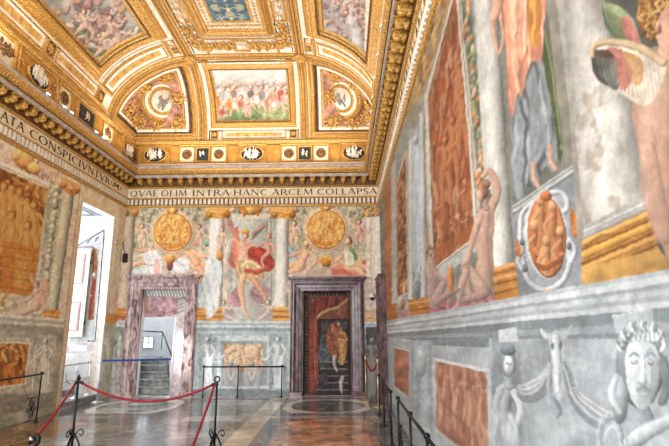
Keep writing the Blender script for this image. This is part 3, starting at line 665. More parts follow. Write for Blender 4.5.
# the other nude
c.limb([(428, 250), (426, 236), (428, 226)], [2, 1.8, 1.4], 'b79a8c')
c.poly([(426, 262), (432, 256), (437, 270), (441, 292), (440, 306), (431, 308), (428, 290)], 'b0938a', smooth=True, grad=(-1, 0, .4), nz=.12)
c.limb([(436, 300), (443, 284), (449, 274)], [4.6, 3.8, 3], 'c2a699'); c.limb([(449, 275), (450, 292), (448, 308)], [3, 2.6, 1.8], 'b99c90'); c.limb([(437, 302), (452, 292), (458, 290)], [4, 3, 2.4], 'b3958a'); c.limb([(431, 262), (437, 274), (444, 280)], [2.4, 2, 1.6], 'c5a99b')
c.ball(429.5, 250, 2.9, 5.4, '8d6a50', vol=.5); c.ball(430.6, 253, 1.9, 4, 'bb9a88')
c.ball(450.5, 268, 2, 3.4, 'd08a4a'); c.limb([(450.5, 272), (450.8, 282), (451, 291)], [2.6, 3.2, 1.6], 'cc8544', .5)
# ---- niche with the draped standing figure
NI = [(497, -6), (561, -6), (563, 60), (576, 162), (512, 206), (505, 120)]
c.poly(NI, '68675f', nz=.25, ns=.05, grad=(1, 0, .3))
c.poly([(497, -6), (509, -6), (514, 205), (511, 207)], '7f8076', nz=.1)
c.poly([(541, 30), (548, 50), (556, 90), (563, 150), (560, 168), (552, 120), (544, 70)], '4e5a3a', nz=.3); c.line([(544, 30), (552, 70), (562, 150)], 1.4, '8f9660')
c.poly([(545, -6), (562, -6), (577, 162), (566, 168), (556, 80)], '8d8679', nz=.15, ns=.05, grad=(1, 0, -.2))
c.folds([(512, 98), (524, 86), (540, 56), (546, 80), (552, 110), (557, 150), (553, 172), (546, 166), (540, 176), (533, 188), (524, 186), (517, 202), (514, 190), (511, 150)], '787c7e', 84, .16, .7, tint='8f9496', seed=8)
c.folds([(516, 110), (526, 100), (530, 140), (526, 190), (519, 200), (514, 160)], '8d9295', 88, .2, .7, seed=12)
c.folds([(540, 70), (547, 90), (552, 130), (551, 160), (545, 150), (540, 110)], '94999c', 86, .25, .5, seed=15)
c.folds([(499, -6), (543, -6), (543, 30), (542, 60), (530, 64), (522, 96), (518, 92), (512, 116), (508, 100), (506, 50), (500, 24)], 'dc9072', 84, .22, .55, tint='e6ab8c', seed=5)
c.folds([(508, -6), (530, -6), (530, 20), (522, 60), (515, 40)], 'e9a98a', 84, .22, .5, seed=6)
c.folds([(529, -6), (540, -6), (541, 20), (538, 46), (531, 44), (527, 20)], 'cf8a45', 84, .3, .6, seed=7)
c.limb([(492, 14), (494, 34), (499, 54), (503, 36), (501, 20)], [2.4, 2, 1.7, 1.5, 1.2], 'd0a287')
c.limb([(498, -6), (497, 8), (493, 20)], [6, 5, 3], 'd9a488')
for (x, y) in ((533, 180), (550, 163)):
    c.limb([(x, y-16), (x+.5, y-6), (x+1, y)], [2.8, 2.2, 2.6], 'd3a58c'); c.limb([(x+1, y), (x+5, y+6)], [3, 2.2], 'dbb098')
# ---- scroll cartouche below the niche
c.poly([(510, 207), (576, 162), (584, 286), (520, 304), (514, 250)], '868b8f', nz=.15, ns=.06)
c.poly([(512, 206), (575, 163), (575.5, 171), (513, 213)], 'b6b9b6', nz=.08); c.line([(512, 209), (575, 166)], 1, '6f7275'); c.line([(513, 214), (575, 172)], 1.2, '5f6366')
c.poly([(520, 214), (540, 198), (560, 192), (568, 204), (570, 240), (574, 262), (560, 280), (546, 290), (530, 286), (524, 262), (518, 240)], 'a3a8ac', smooth=True, nz=.12, grad=(-1, -.5, .2))
for pth, w_ in (([(520, 236), (522, 214), (534, 202), (548, 196)], 2.6), ([(548, 194), (560, 192), (567, 200), (566, 210), (559, 212)], 2.8), ([(520, 238), (523, 262), (530, 282), (546, 290), (562, 282), (570, 262), (568, 240)], 3.2), ([(524, 270), (518, 262), (521, 252)], 2.4), ([(571, 262), (575, 250), (570, 240)], 2.4)):
    c.limb(pth, w_, 'c2c6c8', .55, .3); 
c.ball(525, 268, 3, 4, '6f757a'); c.ball(569, 246, 3, 4, '6f757a'); c.ball(522, 242, 2.4, 3.4, '6a6f74')
c.poly(smc([(571, 208), (578, 218), (580, 232), (574, 238), (570, 222)]), 'b4723c', nz=.3); c.poly(smc([(517, 238), (521, 250), (520, 258), (515, 252)]), 'ad6c3a', nz=.3)
th = np.linspace(0, 2*math.pi, 60)[:-1]
def oell(x, y, a, b, rot): t = math.radians(rot); return np.column_stack([x+a*np.cos(th)*math.cos(t)-b*np.sin(th)*math.sin(t), y+a*np.cos(th)*math.sin(t)+b*np.sin(th)*math.cos(t)])
OV = oell(546, 236, 18.5, 40, -4)
c.poly(oell(546, 236, 21, 43, -4), 'd0d2d0', nz=.05); c.poly(oell(546.8, 237, 19.3, 41, -4), '6b4a36')
c.poly(OV, 'bd7748', nz=.2, ns=.08)
m = np.zeros(c.n, bool); m[c.inside(OV)] = True; c.clip = m
for (x, y, l_, w_, cc) in ((540, 205, 60, 7, 'cf9162'), (552, 210, 60, 7, 'c98758'), (534, 230, 40, 5, 'b5703f'), (560, 235, 40, 5, 'ad673a'), (546, 245, 34, 6, 'dba374')):
    c.limb([(x, y), (x-2, y+l_*.5), (x+1, y+l_)], [w_*.7, w_, w_*.5], cc, .5, .35)
    c.ball(x, y-4, 4, 5.4, 'd9a276', vol=.5); c.limb([(x, y+6), (x-7, y+16), (x-3, y+26)], [2.4, 2.2, 1.6], 'd69c6e'); c.limb([(x+2, y+l_*.5), (x+7, y+l_*.7), (x+3, y+l_*.95)], [3.4, 2.8, 1.6], 'c4804e')
c.limb([(530, 262), (546, 268), (562, 258)], [2, 3, 2], '8a4c28'); c.clip = None
c.ball(546, 196, 6, 5, 'b8683a', vol=.5); c.ball(549, 292, 5, 3, 'c89a6a', vol=.5)
# ---- second column
c.poly([(560, -6), (604, -6), (660, 215), (668, 300), (584, 288), (576, 160)], '8f8c84', nz=.1, ns=.04)
c.poly([(556, -6), (566, -6), (586, 230), (588, 240), (578, 250), (570, 120)], 'a09a8f', nz=.14, ns=.05, grad=(1, 0, -.25))
S2 = [(563, -6), (606, -6), (624, 60), (638, 130), (650, 196), (584, 226), (574, 120)]
i = c.inside(S2); t = np.clip((c.Y[i]+6)/220, 0, 1); xl = 563+t*22; xr_ = 606+t*46; u = (c.X[i]-xl)/(xr_-xl)*2-1
n_ = fbm(c.X[i]*.05, c.Y[i]*.02, 77, 5); c.put(i, np.clip(rgb('c6c1b8')*((1.06-.3*(u+.2)**2)*(1+.5*(n_-.5)))[:, None], 0, 1))
k_ = np.clip((fbm(c.X[i]*.09, c.Y[i]*.05, 99, 5)-.56)*5, 0, .5); c.put(i, rgb('8f7f70'), k_)
B2 = [(583, 240), (652, 208), (658, 250), (668, 266), (668, 262), (582, 286), (585, 262)]
c.poly([(584, 226), (650, 194), (652, 209), (583, 240)], 'a9a6a0', nz=.08); c.line([(584, 231), (651, 200)], 1.5, 'd2cfc8'); c.line([(584, 238), (652, 207)], 1.5, '8a8781')
c.poly([(583, 240), (652, 208), (659, 250), (672, 256), (672, 268), (582, 286)], 'b8843f', nz=.25, ns=.08)
for k, (o_, cc, w_) in enumerate(((3, 'd9a55a', 6), (9, '8a5523', 3), (15, 'd29a4c', 8), (23, '7f4d20', 3), (29, 'cf9a55', 6), (36, '86552a', 3))):
    c.limb([(584-(k % 2)*1.5, 240+o_), (618, 225+o_), (655+k*.6, 208+o_)], w_/2, cc, .5, .3, .85)
c.poly([(582, 268), (672, 246), (672, 264), (582, 286)], 'c29552', nz=.18, ns=.06)
c.limb([(586, 246), (600, 236), (618, 234)], 1.4, '6a3d18', 0, 0, .5)
# ---- dark ground and winged child
c.poly([(603, -6), (672, -6), (672, 262), (659, 250), (650, 196), (638, 130), (624, 60)], '55564f', nz=.25, ns=.04, grad=(1, 0, -.15))
BK = 'b98f78'
c.poly([(640, 90), (650, 66), (672, 50), (672, 262), (664, 250), (652, 225), (646, 190), (642, 160), (634, 130), (632, 104)], 'bd9680', smooth=True, grad=(1, -.2, .25), nz=.14, ns=.06)
c.limb([(658, 60), (654, 110), (658, 160), (668, 200)], [14, 18, 17, 12], 'c9a28c', .3, .25, .6)
c.limb([(648, 150), (652, 190), (664, 235)], [9, 12, 10], 'c39b86', .35, .25, .6); c.limb([(672, 120), (666, 170), (670, 220)], [5, 6, 5], 'a37c69', 0, 0, .35)
c.limb([(652, 128), (656, 150), (652, 172)], [2, 2.4, 2], '9f7a68', 0, 0, .35)
c.poly([(602, 4), (612, 4), (626, 11), (637, 28), (641, 48), (624, 46), (610, 34), (604, 20)], '87926c', smooth=True, grad=(.4, -1, .3), nz=.25, ns=.1)
c.poly([(624, 16), (634, 24), (641, 48), (630, 44), (622, 28)], 'bd7a6e', smooth=True, nz=.15); c.poly([(603, 6), (608, 22), (618, 38), (610, 34), (603, 18)], '5f6a50', smooth=True)
for k in range(6): c.limb([(606+k*4, 10+k*2), (612+k*4, 24+k*3), (620+k*3.4, 40+k)], .7, ['5f6a4c', '5f6a4c', '6d7455', '8f5a52', '9a5f58', 'a5685e'][k], .2, .2, .7)
WG = [(591, 50), (594, 43), (612, 41), (640, 47), (664, 62), (662, 84), (650, 103), (640, 105), (626, 97), (610, 87), (598, 76), (592, 64)]
c.poly(WG, 'd3c5b2', smooth=True, grad=(.1, -1, .2), nz=.2, ns=.08)
c.poly([(591, 52), (606, 50), (617, 62), (620, 78), (616, 90), (602, 80), (594, 68)], '66695f', smooth=True, nz=.35, ns=.15, grad=(1, -.3, .4))
c.poly([(594, 53), (610, 50), (618, 58), (606, 58)], '5a4038', smooth=True, nz=.2)
c.poly([(608, 48), (622, 50), (630, 62), (632, 80), (624, 90), (618, 78), (616, 60)], 'b9766c', smooth=True, nz=.2)
c.poly([(622, 52), (638, 56), (644, 68), (642, 82), (634, 84), (630, 66)], 'c69660', smooth=True, nz=.25)
for k in range(15): x = 597+k*4; c.limb([(x+3, 56+k*.5), (x+4+k*.2, 68+k*.9), (x+8, 82+min(k, 9)*1.9)], .8, ['4a4844', '55584e', '6a5a50', '8f5a54', 'a3645c', '9d6c44', 'a8834f', 'b09a80', 'b5a48e', 'bdac96', 'b5a48e', 'b9a892', 'b5a48e', 'bdac96', 'b5a48e'][k], .2, .2, .6)
c.limb([(592, 56), (594, 46), (612, 42), (640, 48), (662, 62)], [2.6, 3, 3.6, 4.4, 5], 'ccb08c', .4, .3); c.limb([(593, 60), (597, 74), (606, 84)], [2, 2.4, 1.5], '4a4542', .3)

c.ball(656, 12, 19, 30, '9c6b38', vol=.35)
for k in range(60):
    a_ = r_.uniform(0, 6.28); q_ = r_.uniform(.2, 1); x = 656+17*q_*math.cos(a_); y = 12+27*q_*math.sin(a_)
    c.limb([(x, y), (x+r_.normal(0, 3), y+4), (x+r_.normal(0, 3), y+8)], [1.7, 2, 1], ['8a5a2c', 'b98a4c', 'c99c5c', '74481f', 'd4b070'][r_.randint(5)], .5, .4, .85)
c.poly([(660, 16), (672, 8), (672, 62), (662, 52), (657, 36)], 'c99a82', smooth=True, nz=.1); c.ball(658.5, 27, 3, 7, 'c28f74', vol=.5); c.ball(659, 28, 1.3, 3.6, '8f5f48')
# ---- ledge
def band(yl, yr, yl2, yr2, col, **k): c.poly([(376, yl), (672, yr), (672, yr2), (376, yl2)], col, **k)
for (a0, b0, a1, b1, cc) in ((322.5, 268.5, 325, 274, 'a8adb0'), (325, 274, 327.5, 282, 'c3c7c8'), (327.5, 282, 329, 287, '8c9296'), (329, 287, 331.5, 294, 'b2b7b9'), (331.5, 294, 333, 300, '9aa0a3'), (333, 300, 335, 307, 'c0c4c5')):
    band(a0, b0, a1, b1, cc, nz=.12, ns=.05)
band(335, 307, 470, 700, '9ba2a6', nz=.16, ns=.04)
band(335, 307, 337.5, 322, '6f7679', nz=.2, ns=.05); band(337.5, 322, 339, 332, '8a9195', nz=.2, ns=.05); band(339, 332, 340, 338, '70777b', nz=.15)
c.mottle(c.inside([(376, 322), (672, 268), (672, 500), (376, 500)]), .10, .03, 21)
# small dado near the corner
c.poly([(389, 337), (411, 340), (411, 420), (389, 400)], 'b2babe', nz=.12); c.poly([(394, 348), (408.5, 352), (408.5, 397), (394.5, 386)], 'a8705a', nz=.3, ns=.2)
c.line([(393.5, 347), (409, 351)], 1, 'd9dcdc'); c.line([(394, 386.5), (409, 398)], 1.2, 'd9dcdc')
c.poly([(411, 340), (432, 342), (432, 440), (411, 425)], 'b4bfc5', nz=.2, ns=.1)
for k in range(10):
    y = 348+k*8; c.limb([(421, y), (416, y+4), (419, y+8)], [1.6, 1.4, .8], '8c989f', .4, .3, .6); c.limb([(422, y), (427, y+4), (424, y+8)], [1.6, 1.4, .8], 'd4dbde', .4, .3, .6)
c.ball(421, 362, 5.5, 16, 'c3ccd0', vol=.4, a=.7); c.line([(412.5, 340), (413, 424)], 1, '7d878c'); c.line([(430, 342), (431, 438)], 1, '7d878c')
# big dado panel
c.poly([(432, 340), (491, 338), (492, 500), (432, 470)], 'aab1b5', nz=.14, ns=.06)
c.poly([(433, 340), (489, 336), (489, 348), (433, 345)], '777f83', nz=.15); c.poly([(432, 357), (489, 369), (489, 373), (433, 361)], 'd3d7d8')
c.poly([(486.5, 371), (490.5, 370), (493, 500), (489, 500)], 'c8cdcf'); c.poly([(432.5, 358), (435.5, 360), (438, 434), (434.5, 432)], 'c8cdcf')
PN = [(435, 361), (486.5, 372.5), (489.5, 470), (437, 430)]
c.poly(PN, 'a3705a', nz=.25, ns=.1); i = c.inside(PN)
n_ = fbm(c.X[i]*.22, c.Y[i]*.06, 55, 5); c.put(i, rgb('7d5244'), np.clip((n_-.5)*4, 0, .6)); n_ = fbm(c.X[i]*.25+9, c.Y[i]*.07, 56, 5); c.put(i, rgb('cfa58c'), np.clip((n_-.52)*5, 0, .7))
m = np.zeros(c.n, bool); m[i] = True; c.clip = m
for k in range(12):
    x = 440+k*4.2; y = 376+r_.uniform(0, 18)+k; c.limb([(x, y), (x+r_.normal(0, 1.5), y+16), (x+r_.normal(0, 2), y+34)], [1.8, 3.2, 1.6], ['b98a72', 'c99c82', '9a6a54'][k % 3], .5, .35, .65); c.ball(x, y-3, 2, 3, 'c9a088', vol=.4, a=.6)
c.clip = None; c.line([(437, 431), (489.5, 471)], 2.5, 'd5d8d8')
c.poly([(439, 396), (470, 428), (470, 432), (439, 402)], '6d4c40', a=.35)
# term figure, garlands, ox skull, laurelled bust
c.poly([(492, 336), (520, 332), (524, 500), (494, 500)], '7d858a', nz=.2, ns=.06, a=.8); 
G1, G2 = 'bcc3c7', '6d757a'
c.limb([(505, 392), (500, 420), (503, 470)], [9, 9, 8], G1, .5, .3); c.limb([(514, 392), (521, 410), (513, 428), (505, 432)], [4, 3.6, 3.2, 2.4], 'cdd2d4')
c.limb([(500, 390), (496, 408), (505, 420)], [4, 3.4, 2.4], G1); c.folds([(498, 424), (516, 420), (520, 500), (496, 500)], 'b7bec2', 86, .2, .5); c.limb([(508, 374), (509, 386)], [4, 5], 'a5adb1')
c.ball(508.5, 362, 7.5, 15, '858d91', vol=.4); c.ball(508.8, 366, 5.2, 11.5, 'cfd4d5', vol=.4); c.ball(508, 350, 7.4, 6, '70787c', vol=.5)
for dx in (-1.8, 2.4): c.ball(508.8+dx, 364, 1, 1.1, G2, vol=0)
c.line([(509.4, 364), (509.4, 369)], .8, '8b9397'); c.line([(507, 373), (511, 373)], .9, '7b8387')
c.poly([(498, 330), (516, 327), (518, 341), (499, 343)], 'c9cdce', nz=.08)
def swag(pts, rr, dark=True):
    q = smo(pts, 10)
    if dark: c.limb(q+np.array([2, 7]), np.interp(np.linspace(0, 1, len(q)), [0, .5, 1], rr)*1.1, '5f676c', 0, .2, .55, False)
    for k in range(5):
        o_ = (k-2)*np.interp(np.linspace(0, 1, len(q)), [0, .5, 1], rr)*.42
        c.limb(np.column_stack([q[:, 0], q[:, 1]+o_]), np.interp(np.linspace(0, 1, len(q)), [0, .5, 1], rr)*.33, ['c9ced0', 'a0a8ac', 'd5d9da', '8d959a', 'b5bcbf'][k], .5, .4, .9, False)
swag([(551, 362), (541, 382), (526, 390), (518, 388)], [3, 7, 3]); swag([(564, 362), (574, 392), (592, 410), (612, 420), (618, 418)], [3, 8, 4])
c.ball(556, 352, 8, 26, '6a7277', vol=.3, a=.7)
c.poly([(540, 328), (548, 333), (556, 330), (564, 331), (573, 324), (568, 336), (564, 342), (564, 362), (563, 384), (560, 408), (557, 408), (553, 386), (551, 362), (549, 342), (543, 338)], 'b9c0c3', smooth=True, nz=.12, grad=(-1, 0, .3))
c.limb([(556, 338), (557, 362), (558, 392)], [4.5, 4.5, 2], 'd3d8d9', .5, .3); c.ball(552.5, 346, 1.6, 3.4, '5c6468', vol=0); c.ball(560.8, 345, 1.6, 3.4, '5c6468', vol=0); c.limb([(554, 398), (560, 410), (557, 418)], [2, 2.4, 1], '7a8287')
for k in range(2): c.limb([(551+k*10, 364), (548+k*16, 386), (549+k*14, 404)], [1.6, 1.4, .8], 'a9b1b5')
c.poly([(612, 316), (652, 308), (656, 330), (616, 334)], 'b1b8bb', nz=.1, a=.9); c.line([(612, 316), (652, 308)], 1.4, 'd2d6d7')
c.poly([(596, 440), (606, 418), (622, 408), (640, 416), (664, 404), (672, 410), (672, 520), (596, 520)], 'a5adb1', smooth=False, nz=.2, ns=.06)
c.limb([(636, 400), (640, 424)], [10, 16], '98a0a5'); c.limb([(672, 420), (650, 430), (628, 446)], [6, 8, 8], 'b7bec1', .5)
for k in range(3): c.ring(612, 440, 7+k*4, 14+k*7, 1.6, ['c7cccf', '7d858a', 'b5bcc0'][k])
c.ball(640, 366, 24, 42, '757d82', vol=.35); c.ball(620, 400, 8, 24, '99a1a6', vol=.4); c.limb([(616, 376), (612, 396), (620, 412)], [3, 4, 3], 'c1c7ca'); c.limb([(662, 360), (668, 384), (662, 402)], [5, 6, 4], '687075', .3)
c.poly([(626, 352), (634, 342), (650, 342), (658, 352), (659, 374), (655, 394), (646, 408), (638, 408), (630, 396), (626, 376)], 'c2c8ca', smooth=True, nz=.06, grad=(-1, -.15, .32))
c.limb([(643, 356), (643.5, 374), (643, 381)], [2, 2.6, 3.4], 'd6dadb', .5, .3, .9); c.limb([(650, 352), (656, 372), (653, 396)], [4, 5, 4], '8b9398', 0, .3, .5)
for x in (634, 651): c.limb([(x-5, 356), (x, 353), (x+4, 356)], [.8, 1.3, .8], '6f777c'); c.ball(x, 362, 3.6, 2.4, '7a8287', vol=.2); c.ball(x, 361.5, 2.2, 1.4, 'c9cecf', vol=.2)
c.limb([(637, 389), (643, 387), (649, 389)], [1, 1.8, 1], '8b8a8b'); c.line([(637, 391), (649, 391)], 1, '60686c'); c.limb([(638, 394), (643, 396), (648, 394)], [1, 1.6, 1], 'b0b6b9'); c.limb([(638, 383), (643, 385), (648, 383)], 1, '7f878b', 0, 0, .6)
for k in range(34):
    a_ = math.pi*(1.02+.96*k/33); x = 642+20*math.cos(a_); y = 352+22*math.sin(a_); d = 1 if k % 2 else -1
    c.limb([(x, y), (x+d*3, y-5), (x+d*2, y-9)], [2.2, 2.6, .8], ['d6dbdc', 'aab2b6', '727a7f'][k % 3], .5, .4)
for k in range(9): c.limb([(634+k*2.4, 340-(k % 2)*4), (636+k*2, 333)], [2, 1.2], ['cdd2d4', '878f94'][k % 2])
i = c.inside([(376, 322), (672, 268), (672, 500), (376, 500)]); gr_ = np.ptp(c.c[i], axis=1) < .15; c.compress(i[gr_], '868e94', .2); c.mottle(i, .08, .12, 25)
c.compress(c.inside(PN), 'a0705a', .12); c.compress(c.inside(OV), 'bb7648', .2); c.compress(c.inside(BIG), 'a05c38', .1); i = c.inside([(376, -8), (672, -8), (672, 268), (376, 322)]); c.c[i] *= .9; c.mottle(amt=.08, sc=.3, seed=27); c.mottle(amt=.12, sc=.02, seed=29)
c.mottle(c.inside([(470, -6), (672, -6), (672, 262), (500, 305)]), .08, .06, 31); c.finish(.045)
# ---- separate painted fields
c.region('big', BIG); c.region('small', [(397, 182), (406, 150), (407, 293), (398, 297)])
c.region('col1', C1); c.region('lady', [(497, -6), (556, -6), (575, 160), (512, 204), (505, 120)]); c.region('cart', [(511, 208), (575, 165), (583, 285), (519, 300)]); c.region('oval', oell(546, 236, 21, 43, -4))
c.region('col2', [(563, -6), (606, -6), (624, 60), (638, 130), (650, 196), (658, 250), (668, 264), (582, 286), (584, 226), (574, 120)])
c.region('child', smc([(592, 46), (606, 42), (602, 6), (612, 4), (634, 18), (640, -4), (655, -20), (680, -20), (680, 262), (664, 250), (650, 215), (636, 150), (632, 104), (610, 86), (596, 72)]))
c.region('nudes', [(433, 271), (478, 240), (477, 172), (486, 166), (499, 176), (498, 214), (494, 262), (493, 303), (431, 317), (424, 262), (426, 226)])
c.region('dado_small', [(394, 348), (408.5, 352), (408.5, 397), (394.5, 386)]); c.region('dado_big', PN)
c.region('skull', smc([(538, 326), (556, 328), (574, 322), (569, 344), (566, 384), (559, 416), (550, 386), (547, 344)]))
c.region('bust', smc([(616, 352), (630, 332), (654, 330), (664, 346), (668, 380), (660, 404), (640, 412), (622, 404), (612, 384)]))
c.region('term', smc([(500, 352), (508, 345), (517, 352), (516, 378), (524, 412), (520, 500), (496, 500), (494, 410), (502, 380)]))
c.names[99] = 'hole'
# opening of the side door
SDi = (11.42, 12.32, 2.68)
g = (P[:, 1] > SDi[0]) & (P[:, 1] < SDi[1]) & (P[:, 2] < SDi[2]); c.id[g] = 99
wr = struct(c.mesh('wall_right', 0, M['fresco']))
cut(c, 'big', 'fresco', 'tall red-brown fresco scene crowded with figures, framed in white, above the seated nudes', 'fresco')
cut(c, 'small', 'fresco', 'narrow red-brown fresco strip at the far end of the right wall', 'fresco')
cut(c, 'col1', 'painted_column', 'painted grey column on an orange base between the seated nude and the draped figure', 'column')
cut(c, 'col2', 'painted_column', 'wide painted grey column on an ochre base beside the winged child', 'column')
cut(c, 'lady', 'fresco', 'fresco of a standing figure in salmon and grey drapery with bare feet', 'fresco')
ct = cut(c, 'cart', 'scroll_cartouche', 'grey painted scroll cartouche around an orange oval, under the draped figure', 'cartouche')
cut(c, 'oval', 'painted_medallion', 'orange oval medallion inside the grey scroll cartouche', 'medallion')
cut(c, 'child', 'fresco', 'fresco of a curly-haired winged child seen from behind at the right edge', 'fresco')
cut(c, 'nudes', 'fresco', 'fresco of seated nudes on rose drapery below the big red scene', 'fresco')
cut(c, 'dado_small', 'dado_panel', 'small dull red dado panel near the side door', 'wall panel')
cut(c, 'dado_big', 'dado_panel', 'large brownish red dado panel below the seated nudes', 'wall panel')
cut(c, 'skull', 'painted_ox_skull', 'grey painted ox skull holding up the two garlands', 'painting')
cut(c, 'bust', 'monochrome_bust', 'grey painted bust crowned with laurel leaves at the lower right', 'painting')
cut(c, 'term', 'painted_statue', 'grey painted standing statue left of the ox skull', 'painting')
# ------------------------------------------------------------------ LEFT WALL
P, sh = wallgrid(np.linspace(7.2, YB, 420), np.linspace(ZC+.02, 0, 380), lambda a, b: np.column_stack([np.full(len(a), XL), a, b]))
lw = Canvas(P, sh, 'b3a48d', .7); c = lw; c.sat = .85
c.mottle(amt=.25, sc=.1, seed=3)
c.poly([(-40, 100), (80, 175), (70, 200), (-40, 170)], 'b79a85', nz=.3, ns=.15)
c.crowd([(10, 148), (40, 160), (40, 176), (14, 170)], ['a8622a', 'd08c45', 'e3a862', 'edc48c'], 3, 5, 24, 1.2); c.ball(24, 160, 10, 9, 'cf8c48', rot=25, vol=.4); c.ball(34, 168, 7, 6, 'd89a56', rot=25, vol=.4); c.ball(16, 155, 5, 6, 'daa062', rot=25, vol=.4)
c.crowd([(40, 170), (52, 178), (52, 190), (40, 180)], ['9a7f78', 'b99a90'], 4, 4, 8, 1)
OS = [(-60, 142), (48, 189), (44, 215), (33, 296), (-60, 286)]
c.poly([(-60, 134), (52, 184), (48, 215), (36, 301), (-60, 292)], 'c3b8a4', nz=.1); c.line([(-60, 139), (49, 187.5), (45, 215), (34, 297)], 1.6, '9b8d76'); 
c.crowd(OS, ['6a3410', '9a5218', 'b96c24', 'cf8a3c', 'dda45a'], 9, 9, 120, 2.4, bg='a85f20')
m = np.zeros(c.n, bool); m[c.inside(OS)] = True; c.clip = m
for (x, y) in ((4, 186), (20, 192), (34, 205), (28, 225), (12, 215)):
    c.fig('cf9048', 4.6, (x, y), (x, y+5), [(x-5, y+8), (x+5, y+10)], [[(x-5, y+8), (x-9, y+18), (x-4, y+26)], [(x+5, y+10), (x+10, y+18), (x+6, y+28)]], [(x-4, y+28), (x+3, y+29)], [[(x-3, y+28), (x-5, y+46), (x-6, y+62)], [(x+2, y+29), (x+3, y+46), (x, y+64)]], hair='8a4a18')
c.poly([(2, 240), (38, 248), (34, 300), (2, 296)], 'b4681f', nz=.2); c.poly([(16, 254), (32, 257), (28, 290), (14, 288)], 'c98338', nz=.2)
for k in range(5): c.line([(0, 246+k*10), (38, 252+k*10)], 1, '8a4a16')
c.clip = None
c.poly([(50, 180), (63, 186), (52, 300), (36, 300), (46, 215)], '8d8a72', nz=.35, ns=.25)
for k in range(26):
    t = k/25; c.ball(57-t*12, 188+t*98+r_.normal(0, 1), r_.uniform(2, 4), r_.uniform(2.4, 4), ['a8a388', '77785f', 'b9b39a', '8f8f72'][k % 4], vol=.5)
c.column((69.5, 190), (51, 312), 11, 12.5, 'a9a28c'); c.ball(64, 184, 3.4, 5, 'b97536', rot=20); c.ball(76, 190, 3.6, 5, 'a4642c', rot=20); c.poly([(62, 176), (80, 186), (79, 190), (61, 180)], 'c38a4c'); c.poly([(65, 186), (76, 192), (75, 197), (64, 191)], 'b06a2e', nz=.3)
c.poly([(44, 309), (60, 311), (58, 322), (42, 320)], 'b86f26', nz=.3); c.line([(43, 314), (60, 316)], 1.4, 'd99a4c')
c.poly([(-60, 286), (33, 296), (44, 300), (43, 320), (-60, 312)], 'a2947d', nz=.25)
c.limb([(48, 276), (44, 283), (40, 290)], [2, 2.2, 2], 'b48e78'); c.poly([(36, 286), (46, 280), (50, 290), (44, 304), (34, 312), (26, 306)], 'bb9682', smooth=True, grad=(-1, 0, .3)); c.limb([(36, 306), (22, 312), (10, 314)], [5, 3.6, 2.4], 'c29d88'); c.limb([(38, 290), (26, 300), (18, 302)], [2.6, 2.2, 1.6], 'c29d88'); c.ball(36, 284, 3.6, 4.2, '94705a'); c.limb([(36, 286), (32, 280), (32, 274)], [2.2, 2, 1.4], 'c09a84'); c.crowd([(-20, 290), (8, 294), (6, 312), (-20, 308)], ['8d6a3c', 'b98c50', 'c9a872'], 4, 4, 20, 1.2)
for (a0, b0, a1, b1, cc) in ((311, 319, 315, 322, 'b0a998'), (315, 322, 318, 325, '8d8778'), (318, 325, 322, 328, 'a69f8f'), (322, 328, 330, 333, '7b766a')):
    c.poly([(-80, a0-4), (68, b0), (68, b1), (-80, a1-4)], cc, nz=.15)
c.poly([(-80, 326), (68, 333), (64, 430), (-80, 450)], '86806f', nz=.3, ns=.1)
c.poly([(-80, 336), (36, 338), (30, 392), (-80, 400)], '9d9684', nz=.2); PO = [(-80, 342), (29, 344), (24.5, 383), (-80, 396)]
c.poly(PO, 'b0682a', nz=.3, ns=.1); c.crowd(PO, ['7a3f14', 'a2591f', 'bd7836', 'cf9355'], 6, 6, 90, 2, bg='a86126')
c.line([(-80, 341), (30, 343), (25, 384), (-80, 397)], 1.2, 'c6bda8')
c.poly([(33, 334), (57, 336), (50, 400), (30, 404)], '8f8a7a', nz=.3, ns=.2); herm(45, 338, 398, 1.0, 'b5ae9c'); c.limb([(42, 352), (34, 360), (28, 366)], [1.5, 1.3, 1], 'b0a998')
c.line([(36, 345), (32, 392)], 1.2, 'c2bba9')
c.poly([(-80, 404), (54, 392), (52, 408), (-80, 424)], '777062', nz=.25)
# window surround of pinkish stone
OPy0, OPy1, OPz = 10.44, 11.97, 4.48
g = (P[:, 1] > OPy0-.2) & (P[:, 1] < OPy1+.05) & (P[:, 2] < OPz+.16) & (P[:, 1] < 12.5)
c.c[g] = np.clip(rgb('c2a283')*(1+.3*(fbm(P[g, 1]*9, P[g, 2]*2.5, 6)-.5))[:, None], 0, 1)
g = (P[:, 1] > OPy1+.05); c.c[g] = np.clip(rgb('b9a891')*(1+.4*(fbm(P[g, 1]*7, P[g, 2]*2, 8)-.5))[:, None], 0, 1)
g = (P[:, 1] > OPy1+.05) & (P[:, 2] < ZL+.15); c.c[g] = np.clip(rgb('9b9c8c')*(1+.5*(fbm(P[g, 1]*7, P[g, 2]*3, 9)-.5))[:, None], 0, 1)
g = (P[:, 1] > OPy1+.05) & (P[:, 2] < ZL+.22) & (P[:, 2] > ZL-.02); c.c[g] = rgb('bb7f40')
g = (P[:, 1] > OPy0-.2) & (P[:, 1] < OPy0-.16); c.c[g] *= .75
c.mottle(amt=.15, sc=.5, seed=41)
c.names[99] = 'hole'; g = (P[:, 1] > OPy0) & (P[:, 1] < OPy1) & (P[:, 2] < OPz); c.id[g] = 99
c.c[:] = np.clip(c.c*1.36+.03, 0, 1); c.compress(c.inside(OS), 'b87a38', .3); c.finish(.05); c.region('scene', OS); c.id[g] = 99; c.region('dado', PO); 
c.region('column', [(61, 176), (80, 187), (75, 215), (61, 312), (59, 322), (41, 320), (45, 309), (63, 196)])
wl = struct(c.mesh('wall_left', 0, M['fresco']))
cut(c, 'scene', 'fresco', 'large orange-brown fresco scene with crowded figures at the left edge', 'fresco')
cut(c, 'dado', 'dado_panel', 'dark orange dado panel low on the left wall behind the iron rail', 'wall panel')
